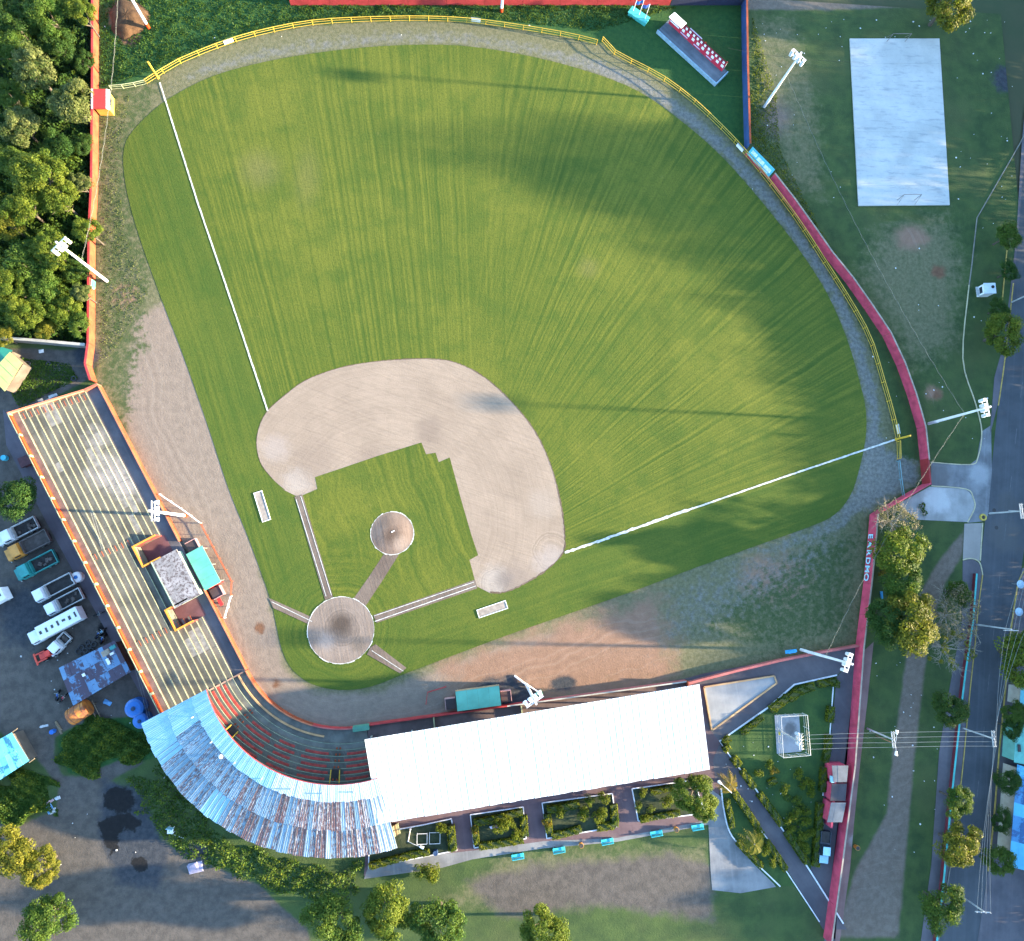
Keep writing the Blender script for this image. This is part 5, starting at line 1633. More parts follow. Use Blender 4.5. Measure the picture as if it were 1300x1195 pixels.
# orange tank lying on a frame
c0, c1 = P(90, 911, 1.6), P(112, 897, 1.6)
t = thing('fuel_tank', 'rusty orange cylindrical tank lying by the shed', 'tank', (c0.x, c0.y, 0))
m = Mat('rusty_orange_tank')
cc = m.mix(m.ramp(m.noise(.9, 5, .65), .42, .6), (.40, .14, .025), (.20, .065, .025))
cc = m.mix(m.mul(m.ramp(m.noise(3, 4, .7), .5, .75), .5), cc, (.07, .03, .025))
mt = m.out(cc, .6)
dd = (c1 - c0).normalized()
part(MB().tube([c0, c0 + dd * .12, c1 - dd * .12, c1], 1.32, 20), 'shell', mt, t, False)
for f in (.15, .5, .85):
    w = c0.lerp(c1, f)
    part(MB().tube([w - dd * .05, w + dd * .05], 1.36, 20), 'hoop', paint('rust_hoop', (.16, .06, .03), .3), t)
for f in (.2, .8):
    w = c0.lerp(c1, f)
    part(MB().box((w.x, w.y, .25), (.3, 2.2, .5), math.atan2(dd.y, dd.x)), 'cradle', paint('weathered_timber', (.2, .15, .09), .3), t)
# wooden frame beside it
for (p_, q_, lb) in (((112, 892), (122, 912), 'leaning timber rails beside the orange tank'),):
    t = thing('timber_rack', lb, 'timber rack', tuple(P(*p_)))
    for o in (0, 5):
        a_, b_ = P(p_[0] + o, p_[1] - o * .4, .9), P(q_[0] + o, q_[1] - o * .4, .3)
        part(MB().tube([a_, b_], .06, 5), 'rail', paint('weathered_timber', (.2, .15, .09)), t)
        for f in (.2, .8):
            w = a_.lerp(b_, f)
            part(MB().tube([(w.x, w.y, 0), w], .06, 5), 'leg', paint('weathered_timber', (.2, .15, .09)), t)

# ------------------------------------------------------------------ sheds and houses
def lean_roof(name, label, cat, corners, zs, wallm, roofms, nstrip, rows=1, over=.25, strip_dir=0, pieces='roof_sheet', wl=True, ends=None):
    c = [P(x, y, z) for (x, y), z in zip(corners, zs)]
    ctr = sum(c, Vector()) / 4
    t = thing(name, label, cat, (ctr.x, ctr.y, 0))
    if wl:
        body = [p.lerp(ctr, .08) for p in c]
        zz = min(zs) - .2
        for i in range(4):
            a_, b_ = body[i], body[(i + 1) % 4]
            dn = (ctr - (a_ + b_) / 2); dn.z = 0; dn.normalize()
            g = (b_ - a_); g.z = 0; g = g.normalized() * .01
            part(MB().prism([(a_ + g).xy, (b_ - g).xy, (b_ - g + dn * .15).xy, (a_ + g + dn * .15).xy], 0, zz - (.02 if i % 2 else 0)), 'wall', wallm, t)
    for i in range(nstrip):
        for j in range(rows):
            f0, f1, g0, g1 = i / nstrip, (i + 1) / nstrip, j / rows, (j + 1) / rows
            q_ = lambda f, g: c[0].lerp(c[1], f).lerp(c[3].lerp(c[2], f), g)
            lf = Vector((0, 0, .02 * (i % 2) + .03 * (rows - j) + random.uniform(-.01, .01)))
            gg = .02
            m_ = roofms[random.randrange(len(roofms))] if not callable(roofms) else roofms(i, j)
            part(MB().slab([q_(f0, max(0, g0 - gg)) + lf, q_(f1, max(0, g0 - gg)) + lf, q_(f1, g1) + lf, q_(f0, g1) + lf], .04), pieces, m_, t)
    return t
SHEDIRON = iron('shed_sheet_iron', (.105, .20, .32), (.14, .26, .38), (.060, .030, .038), .60, True)
sh = lean_roof('iron_shed', 'low shed under a patchy rusty blue iron roof beside the stand', 'shed', [(75, 848), (146, 813), (166, 853), (93, 896)], (2.8, 2.8, 2.5, 2.5), paint('shed_boards', (.10, .085, .07), .3), [SHEDIRON], 13, 3)
for (x, y, w, h_, m_, lb) in ((134, 829, 1.3, .9, paint('tan_board', (.30, .24, .17), .3, 2), 'tan board lying on the rusty shed roof'), (143, 822, 1.0, .6, paint('teal_scrap', (.04, .25, .24), .2, 2), 'teal scrap sheet on the upper corner of the rusty shed roof'),
                      (137, 840, .5, 1.0, WHITE, 'white bent scrap on the rusty shed roof'), (106, 857, .5, .5, WHITE, 'small white lump in the middle of the rusty shed roof'), (142, 830, .7, .4, WHITE, 'white scrap below the teal piece on the rusty shed roof')):
    c = P(x, y, 2.9)
    mb = MB().box((c.x, c.y, 2.9), (w, h_, .08), .5, .85).box((c.x + w * .3, c.y + .1, 3.0), (w * .5, h_ * .4, .12), 1.1, .8)
    tag(mb.build('roof_scrap', m_, origin=(c.x, c.y, 2.86)), lb, 'scrap')
CYIRON = iron('cyan_sheet_iron', (.10, .46, .60), (.18, .56, .68), (.02, .12, .2), .18, True)
lean_roof('iron_house', 'low house with a bright sky blue iron roof at the lower left edge', 'house', [(-34, 958), (15, 930), (37, 966), (-30, 1010)], (3.0, 3.0, 2.7, 2.7), paint('shed_boards', (.10, .085, .07)), [CYIRON], 9, 2)
for (x, y, lb) in ((19, 928, 'upper'), (41, 966, 'lower')):
    a_, b_ = P(x - 4, y + 2, 2.6), P(x + 3, y - 3, 2.6)
    tag(MB().tube([a_, b_], .09, 5).build('timber_pole', paint('weathered_timber', (.2, .15, .09)), origin=tuple(a_)), 'timber pole end sticking out at the %s corner of the sky blue roof' % lb, 'timber')
lean_roof('yellow_shed', 'small shed with a pale yellow green roof at the left edge beside the grassy yard', 'shed', [(13, 447), (29, 461), (6, 497), (-14, 476)], (3.0, 3.0, 2.8, 2.8), paint('shed_boards', (.10, .085, .07)), [paint('yellow_green_roof', (.42, .45, .14), .15, .8, .6)], 1, 4)
lean_roof('green_shed', 'dark teal green roofed shed behind the pale yellow green one', 'shed', [(-12, 436), (16, 445), (-2, 470), (-30, 462)], (2.7, 2.7, 2.5, 2.5), paint('shed_boards', (.10, .085, .07)), [paint('teal_green_roof', (.02, .19, .13), .15, .8, .6)], 2, 2)
BIRON = iron('royal_blue_roof_sheet', (.03, .17, .33), (.05, .21, .38), (.01, .06, .16), .5, True)
BIRON2 = iron('light_blue_roof_sheet', (.06, .33, .48), (.08, .37, .52), (.02, .16, .3), .1, True)
lean_roof('blue_house', 'house with a long striped blue iron roof at the lower right edge of the photo', 'house', [(1290, 970), (1352, 990), (1340, 1115), (1281, 1100)], (3.2, 3.6, 3.6, 3.2), paint('pale_house_wall', (.35, .33, .28), .2),
          lambda i, j: (BIRON2, BIRON, BIRON, BIRON2, BIRON, BIRON, BIRON2, BIRON2)[j], 6, 8)
hs = lean_roof('green_house', 'pale green house wall and roof at the right edge above the blue roof', 'house', [(1290, 920), (1340, 925), (1340, 978), (1287, 968)], (3.0, 3.2, 3.2, 3.0), paint('pale_green_house', (.13, .36, .30), .15), [paint('green_roof_sheet', (.10, .34, .28), .15, .8, .5)], 6, 2)
c = P(1294, 950, 3.2)
part(MB().box((c.x, c.y, 3.2), (.5, 1.2, .1)), 'roof_hatch', paint('dark_opening', (.03, .026, .025)), hs)
tq = lean_roof('turquoise_house', 'narrow strip of turquoise roof at the right edge beside the large tree', 'house', [(1296, 872), (1340, 876), (1340, 898), (1294, 896)], (3.0, 3.2, 3.2, 3.0), paint('pale_house_wall', (.35, .33, .28)), [paint('turquoise_sheet', (.10, .38, .42), .15, .8, .5)], 5, 1)
# guard booths on the driveway
for (q_, m_, lb, hh) in (([(1056, 972), (1077, 972), (1075, 993), (1058, 993)], paint('grey_booth_roof', (.085, .10, .115), .25, .8), 'upper grey roofed booth of the magenta pair on the driveway', 2.6),
                     ([(1055, 1019), (1074, 1019), (1069, 1044), (1050, 1044)], paint('blue_grey_booth_roof', (.07, .095, .12), .25, .8), 'lower blue grey roofed booth of the magenta pair on the driveway', 2.6)):
    b_ = lean_roof('gate_booth', lb, 'booth', q_, (hh, hh, hh, hh), PINK, [m_], 3, 1)
t = lean_roof('booth_canopy', 'dark flat canopy between the two booths on the driveway', 'canopy', [(1056, 995), (1075, 995), (1073, 1017), (1054, 1017)], (2.3, 2.3, 2.3, 2.3), PINK, [paint('dark_canopy', (.035, .032, .04), .25)], 2, 1)
a_, b_ = P(1056, 970, 2.4), P(1049, 1046, 2.4)
t = thing('parapet_wall', 'magenta low wall joining the two booths along the driveway', 'wall', (a_.x, a_.y, 0))
l, r = ribbon([P(1053, 971), P(1047, 1045)], .3)
part(MB().prism([l[0].xy, l[1].xy, r[1].xy, r[0].xy], 0, 2.2), 'wall', PINK, t)
c = P(1056, 988, 1.8)
part(MB().box((c.x - .25, c.y, 2.3), (.5, 1.0, .5)), 'window_box', paint('pale_cyan_and_sky_sheen', (.28, .50, .58)), t)

# ------------------------------------------------------------------ scoreboard
o = P(835, 43); e = P(905, 107)
du = (e - o).normalized(); dv = Vector((du.y, -du.x, 0))
if dv.y > 0: dv = -dv
L = (e - o).length
sb = thing('scoreboard', 'red scoreboard with white number panels on a dark platform beyond right centre field', 'scoreboard', tuple(o))
def SQ(u, v, z): w = o + du * u + dv * v; return Vector((w.x, w.y, z))
part(MB().prism([SQ(-.2, -3.5, 0).xy, SQ(L + .3, -3.5, 0).xy, SQ(L + .3, 0, 0).xy, SQ(-.2, 0, 0).xy], 0, .7), 'platform', asphalt('slate_platform', (.07, .085, .10), (.15, .17, .19), .8, .3), sb)
part(MB().prism([SQ(-.3, -.05, 0).xy, SQ(L + .4, -.05, 0).xy, SQ(L + .4, .15, 0).xy, SQ(-.3, .15, 0).xy], 0, .8), 'platform_edge', paint('pale_blue_edge', (.25, .38, .46), .25, 2), sb)
part(MB().prism([SQ(L + .42, -3.5, 0).xy, SQ(L + .6, -3.5, 0).xy, SQ(L + .6, .15, 0).xy, SQ(L + .42, .15, 0).xy], 0, .8), 'platform_edge', paint('pale_blue_edge', (.25, .38, .46)), sb)
LEAN, ZB, HB = .2, .72, 2.3
def FB(u, k, off=0.0):
    """point on the board face, k from 0 (foot) to 1 (top); the board leans back"""
    return SQ(u, -2.6 - LEAN * k + off, ZB + HB * k)
def panel(u0, u1, k0, k1, off, nm, mt, th=.06, pa=None):
    return part(MB().slab([FB(u0, k0, off), FB(u1, k0, off), FB(u1, k1, off), FB(u0, k1, off)], th), nm, mt, pa or sb)
RB = paint('scoreboard_red', (.46, .022, .05), .12, .8, .6)
DR = paint('scoreboard_dark_red', (.20, .015, .03), .12, .8, .6)
for i in range(6):
    panel(.2 + (L - .5) * i / 6, .2 + (L - .5) * (i + 1) / 6 - .02, 0, .68, 0, 'board_panel', RB)
    panel(.2 + (L - .5) * i / 6, .2 + (L - .5) * (i + 1) / 6 - .02, .685, 1, 0, 'board_panel', DR)
pr_ = paint('white_print_panel', (.75, .76, .78), .08, 2, .5)
lt = paint('lilac_print', (.48, .42, .58), .12, 2, .5)
for k, (k0, k1) in enumerate(((.30, .40), (.52, .62), (.75, .85))):
    panel(.4, 2.6, k0, k1, .05, 'text_line', pr_ if k != 1 else lt)
for i in range(12):
    u = 3.1 + (L - 4.0) * i / 11
    p_ = panel(u - .22, u + .22, .72, .90, .05, 'number_window', pr_)
for i in range(9):
    u = 3.6 + (L - 4.4) * i / 8
    panel(u - .3, u + .3, .36, .58, .05, 'number_window', pr_)
for (u0, u1) in ((3.2, 5.0), (6.6, 8.2), (9.8, 11.2)):
    if u1 < L - .2: panel(u0, u1, .14, .22, .05, 'text_line', lt)
panel(4.6, 7.6, 1.01, 1.10, 0, 'top_sign', lt)
for (u,) in ((8.6,), (L - .3,)):
    panel(u - .1, u + .1, 1.0, 1.13, .05, 'orange_lamp', ORANGE2)
c = SQ(1.9, -5.3, 0)
part(MB().slab([SQ(.3, -1.5, 3.2), SQ(3.4, -1.5, 3.2), SQ(3.4, -3.2, 3.0), SQ(.3, -3.2, 3.0)], .12), 'roof_panel', paint('white_board', (.82, .82, .80), .05), sb)
for u in (.3, 3.2, L * .5, L - .4):
    part(MB().tube([SQ(u, -3.05, .7), SQ(u, -3.05, 2.95)], .1, 6), 'support_post', GALV, sb)

# flag stand
o_ = P(810, 23)
fa = math.atan2(*(P(822, 32) - P(798, 16)).yx)
ft = thing('flag_podium', 'turquoise block with three flagpoles on the grass below the red top wall', 'flag podium', tuple(o_))
part(MB().box((o_.x, o_.y, .35), (3.9, 1.5, .7), fa), 'block', TEAL, ft)
part(MB().box((o_.x, o_.y, .76), (4.1, 1.7, .1), fa), 'cap', TEAL, ft)
fx = Vector((math.cos(fa), math.sin(fa), 0))
for k, m_ in ((-1.35, paint('red_flag', (.50, .02, .02), .1)), (0, paint('blue_flag', (.03, .15, .42), .1)), (1.35, paint('blue_white_flag', (.05, .12, .38), .1))):
    b_ = o_ + fx * k
    p_ = part(MB().tube([(b_.x, b_.y, .8), (b_.x, b_.y, 4.3)], .055, 7), 'flagpole', WHITE, ft)
    vs, fs = [], []
    for i in range(7):
        for j in range(2):
            vs.append((b_.x - .06 - i * .2, b_.y + .12 * math.sin(i * 1.3 + k), 4.2 - j * .8 - .05 * i))
    fs = [(2 * i, 2 * i + 1, 2 * i + 3, 2 * i + 2) for i in range(6)]
    part(MB().add(vs, fs), 'flag', m_, p_)
    if k > 0:
        part(MB().box((b_.x - .5, b_.y + .1, 3.6), (.5, .05, .35)), 'flag_patch', paint('yellow_flag_patch', (.55, .42, .05), .1), p_)

# ------------------------------------------------------------------ utility poles, wires, street lamps
POLEC = paint('grey_pole_concrete', (.36, .38, .38), .2, 1, .8)
def utility(label, base, h, ang, arms=2, lamp=False, r=.16, group='utility poles along the road'):
    b = P(*base)
    t = thing('utility_pole', label, 'utility pole', tuple(b), group=group)
    part(MB().tube([(b.x, b.y, 0), (b.x, b.y, h)], r, 8, r * .65), 'pole', POLEC, t)
    s = Vector((math.cos(ang), math.sin(ang), 0)); d = Vector((-s.y, s.x, 0))
    tips = []
    for k in range(arms):
        o = d * (.18 if k % 2 else -.18)
        z = h - .25
        part(MB().box((b.x + o.x, b.y + o.y, z), (2.6, .12, .14), ang), 'crossarm', POLEC, t)
        for q_ in (-1.15, -.45, .35, 1.15):
            w = b + s * q_ + o
            part(MB().lathe((w.x, w.y, z + .08), [(.05, 0), (.09, .08), (.05, .2)], 7), 'insulator', PALEC, t)
            if k == 0: tips.append(Vector((w.x, w.y, z + .2)))
    return t, tips
def wires(label, A_, B_, sag=.5, r=.022, mat=None):
    mt = mat or paint('wire_grey', (.17, .19, .19), .1)
    t = thing('power_line', label, 'power line', tuple(A_[0]))
    for a_, b_ in zip(A_, B_):
        part(MB().tube([a_.lerp(b_, i / 10) - Vector((0, 0, sag * 4 * (i / 10) * (1 - i / 10))) for i in range(11)], r, 4), 'wire', mt, t)
u1, t1 = utility('grey double crossarm pole on the grass strip by the pink pavement', (1101, 925), 7.4, math.radians(92))
u2, t2 = utility('grey double crossarm pole on the road pavement right of the dirt path', (1221, 924), 7.4, math.radians(92))
u3, t3 = utility('pole leaning over the road beside the bare tree', (1239, 793), 8.0, math.radians(-2), 1)
u4, t4 = utility('pole with a street lamp by the yellow ring at the road entrance', (1256, 652), 7.4, math.radians(92))
u5, t5 = utility('pale pole at the right edge beside the small dark trees', (1284, 384), 7.2, math.radians(-10), 1)
u6, t6 = utility('pole at the bottom of the road beyond the last lit tree', (1206, 1128), 7.6, math.radians(-5), 1)
b = P(979, 925)
tp = thing('transformer_pole', 'pole with transformers and curled cables inside the garden enclosure', 'transformer pole', tuple(P(990, 928)))
b = P(990, 928)
part(MB().tube([(b.x, b.y, 0), (b.x, b.y, 7.3)], .17, 8, .12), 'pole', POLEC, tp)
for k, (z, w) in enumerate(((7.1, 2.4), (7.1, 2.4), (5.6, 1.4))):
    part(MB().box((b.x + (.18 if k else -.18), b.y, z), (.12, w, .14)), 'crossarm', POLEC, tp)
tt = [Vector((b.x + .2, b.y + y_, 7.3)) for y_ in (1.1, .5, -.25, -1.1)]
for k, y_ in enumerate((.75, 0, -.75)):
    part(MB().lathe((b.x + .55, b.y + y_, 4.6), [(.25, 0), (.3, .1), (.3, .8), (.2, .92), (.07, 1.15)], 10), 'transformer', paint('transformer_grey', (.42, .50, .55), .1, 1, .5), tp)
for k in range(6):
    y_ = -1.1 + k * .44
    x0 = b.x + .3
    part(MB().tube([(x0, b.y + y_, 7.0), (x0 + .5, b.y + y_ * 1.1, 6.6), (x0 + .55, b.y + y_ * 1.0, 6.0), (x0 + .2, b.y + y_ * .8, 5.6)], .04, 4), 'curled_cable', PALEC, tp)
wires('four wires from the garden transformer pole to the grass strip pole', tt, t1[::-1], .25)
wires('four wires from the grass strip pole over the dirt path to the road pole', t1[::-1], t2[::-1], .3)
wires('wires along the road between the two poles left of the road', t2, [Vector((v.x + k * .4, v.y, v.z)) for k, v in enumerate(t3)], .5)
wires('wires along the road from the bare tree pole up to the yellow ring pole', t3, [Vector((v.x + k * .5 + 3.5, v.y, v.z)) for k, v in enumerate(t4)], .5)
wires('wires along the upper road from the yellow ring pole to the pale edge pole', [Vector((v.x + k * .5 + 3.5, v.y, v.z)) for k, v in enumerate(t4)], [Vector((v.x + 2.5, v.y, v.z)) for v in t5], .5)
wires('wires down the road to the pole at the bottom', t2, t6, .5)
wires('pair of wires from the uncovered stand tank corner along the yard', [P(115, 650, 5), P(118, 650, 5)], [P(190, 920, 4), P(193, 920, 4)], .4, .02)
def lamp_arm(t, b, z, d, L_, up=.25):
    e = Vector((b.x + d.x * L_, b.y + d.y * L_, z + up))
    part(MB().tube([(b.x, b.y, z), (b.x + d.x * L_ * .4, b.y + d.y * L_ * .4, z + up * .9), e], .045, 6), 'lamp_arm', POLEC, t)
    g = Vector((d.x, d.y, 0)).normalized()
    part(MB().tube([e, e + g * .25, e + g * .65], .14, 8, .24), 'lamp_head', LAMPW, t)
# double lamp on the grass strip
b = P(1112, 934)
t = thing('street_lamp', 'double headed street lamp with an orange pipe on the grass strip', 'street lamp', tuple(b))
part(MB().tube([(b.x, b.y, 0), (b.x, b.y, 5.2)], .09, 8), 'pole', paint('rusty_pipe', (.24, .13, .07), .2), t)
lamp_arm(t, b, 5.2, Vector((.15, 1, 0)), 1.6)
lamp_arm(t, b, 5.2, Vector((-.05, -1, 0)), 1.1)
b = P(1262, 655)
lamp_arm(u4, P(1256, 652), 6.6, Vector((1.0, -.9, 0)), 2.6)
part(MB().tube([(P(1256, 652).x, P(1256, 652).y, 6.9), (P(1256, 652).x - 1.2, P(1256, 652).y + .2, 5.8)], .04, 5), 'cable_bundle', POLEC, u4)
for (px, py, dirs, lb, h) in ((912, 992, ((-.75, .65, 2.3),), 'white lamp post at the right back corner of the white roof', 5.6), (521, 1052, ((.9, -.35, 2.0),), 'white lamp post between the white roof and the lower left planter', 5.0)):
    b = P(px, py)
    t = thing('park_lamp', lb, 'park lamp', tuple(b))
    part(MB().tube([(b.x, b.y, 0), (b.x, b.y, h)], .08, 8), 'pole', WHITE, t)
    part(MB().lathe((b.x, b.y, 0), [(.2, 0), (.2, .25), (.1, .4)], 8), 'foot', WHITE, t)
    for dx, dy, L_ in dirs:
        lamp_arm(t, b, h, Vector((dx, dy, 0)), L_)
# yellow ring bollard and round white discs at the side street
c = P(1247, 657)
t = thing('yellow_ring', 'yellow round tyre planter at the kerb by the road entrance', 'planter', tuple(c))
part(MB().lathe((c.x, c.y, 0), [(.62, 0), (.66, .2), (.6, .38), (.4, .4), (.36, .3)], 16), 'ring', paint('yellow_ring_paint', (.45, .33, .06), .2, 2), t)
part(MB().lathe((c.x, c.y, .3), [(.34, 0), (.3, .04), (.05, .07)], 12), 'soil', paint('dark_soil', (.03, .028, .022), .3), t)
for (px, py, lb) in ((1297, 742, 'pale blue parasol disc on the pavement at the side street corner'), (1295, 777, 'smaller pale blue parasol disc on the right pavement by the yellow kerb')):
    c = P(px, py, 2.2)
    t = thing('parasol', lb, 'parasol', (c.x, c.y, 0))
    part(MB().tube([(c.x, c.y, 0), (c.x, c.y, 2.2)], .04, 6), 'pole', GALV, t)
    part(MB().lathe((c.x, c.y, 2.0), [(.75, 0), (.45, .18), (.06, .32)], 12), 'canopy', paint('pale_blue_canvas', (.30, .42, .52), .1), t)

# ------------------------------------------------------------------ park furniture
def bench(label, px, py, rz):
    t = thing('park_bench', label, 'bench', group='turquoise benches along the park path')
    BT = paint('turquoise_bench_paint', (.05, .46, .50), .12, 1.5, .5, (.04, .3, .34))
    for k in range(3):
        MB().box((0, -.18 + k * .19, .45), (2.0, .16, .06)).build('seat_slat', BT, t)
    for k in range(2):
        MB().box((0, -.34 - .06 * k, .66 + k * .22), (2.0, .06, .17)).build('back_slat', BT, t)
    for s in (-.82, .82):
        MB().box((s, 0, .21), (.1, .55, .42)).build('leg', BT, t)
        MB().box((s, -.36, .62), (.1, .09, .6)).build('back_post', BT, t)
        MB().box((s * 1.17, .02, .62), (.1, .62, .07)).build('armrest', BT, t)
    c = P(px, py)
    t.location = (c.x, c.y, 0)
    t.rotation_euler = (0, 0, rz)
for k, (px, py, lb) in enumerate(((657, 1085, 'turquoise bench farthest from the big round tree'), (709, 1077, 'turquoise bench between the farthest one and the first orange bin'), (770, 1066, 'turquoise bench between the two planter gaps left of the second orange bin'),
                                  (832, 1056, 'turquoise bench just left of the second orange bin'), (884, 1048, 'turquoise bench under the big round tree'))):
    bench(lb, px, py, .14)
for (px, py, lb) in ((737, 1071, 'orange litter bin between two turquoise benches near the middle planter'), (857, 1051, 'orange litter bin between the last two turquoise benches by the big tree'), (737.5, 1083, None), (1085, 1074, 'orange barrel on the grass by the pink pavement'), (985, 926, None)):
    if not lb: continue
    c = P(px, py)
    t = thing('litter_bin', lb, 'litter bin', tuple(c))
    OB = paint('orange_bin', (.55, .24, .03), .15, 2, .5)
    part(MB().lathe((c.x, c.y, .15), [(.3, 0), (.38, .5), (.4, .8)], 12), 'drum', OB, t)
    part(MB().lathe((c.x, c.y, .955), [(.36, 0), (.3, .03), (.05, .02)], 12), 'opening', paint('dark_soil', (.03, .028, .022)), t)
    part(MB().box((c.x, c.y, .08), (.5, .12, .16)), 'foot', GALV, t)
# electrical enclosure in the garden
E_ = [(985, 907), (1018, 905), (1022, 955), (988, 958)]
w = PP(E_)
t = thing('enclosure_fence', 'pale wire fence round the concrete pad with the transformer pole', 'fence', tuple(w[0]))
PF = paint('pale_enclosure_rail', (.52, .50, .44), .12)
part(MB().prism([P(983, 908).xy, P(1014, 907).xy, P(1017, 954).xy, P(986, 957).xy], 0, .12), 'concrete_pad', asphalt('pad_concrete', (.15, .165, .175), (.27, .28, .29), 0, .2, [(1003, 925, 8, (.06, .06, .06), .7)]), t)
for a_, b_ in zip(w, w[1:] + w[:1]):
    for z in (.5, 1.2, 1.9):
        part(MB().tube([(a_.x, a_.y, z), (b_.x, b_.y, z)], .05 if z > 1.5 else .02, 5), 'rail', PF, t)
    for f in (0, .34, .67):
        q_ = a_.lerp(b_, f)
        part(MB().tube([(q_.x, q_.y, 0), (q_.x, q_.y, 1.95)], .05, 5), 'post', PF, t)
c = P(986, 929)
part(MB().box((c.x - .1, c.y, 1.2), (.05, .5, .6)), 'warning_plate', paint('yellow_plate', (.55, .42, .06), .1), t)
# colourful figure bed in a planter
c = P(628, 1049)
t = thing('garden_ornament', 'small colourful boat shaped ornament on a shrub bed in the second planter', 'ornament', tuple(c))
part(MB().slab([(c.x - .9, c.y + .15, .55), (c.x + .3, c.y + .3, .55), (c.x + .95, c.y - .1, .6), (c.x + .1, c.y - .3, .5), (c.x - .7, c.y - .2, .5)], .3), 'hull', paint('lilac_white', (.62, .56, .66)), t)
part(MB().box((c.x + .1, c.y, .68), (.7, .25, .2), -.2), 'top', paint('violet_top', (.18, .08, .35), .15), t)
part(MB().box((c.x - .1, c.y - .2, .62), (.6, .1, .12), -.2), 'stripe', paint('orange_bin', (.55, .24, .03)), t)
# round stone seat and white frames in the lower left planter
for (px, py, s, lb) in ((536, 1064, 1.6, 'small white square frame nearer the stairs in the lower left planter'), (552, 1063, 1.7, 'small white square frame nearer the hedge end in the lower left planter')):
    c = P(px, py)
    t = thing('plant_frame', lb, 'plant frame', tuple(c))
    for dx, dy, lx, ly in ((0, s / 2, s, .07), (0, -s / 2, s, .07), (s / 2, 0, .07, s - .08), (-s / 2, 0, .07, s - .08)):
        part(MB().box((c.x + dx, c.y + dy, .4), (lx, ly, .07)), 'rail', WHITE, t)
    for dx in (-1, 1):
        for dy in (-1, 1):
            part(MB().box((c.x + dx * s / 2, c.y + dy * s / 2, .18), (.07, .07, .36)), 'leg', WHITE, t)
c = P(552, 1082)
t = thing('person', 'person in dark blue crouching at the hedge of the lower left planter', 'person', tuple(c)) if False else None
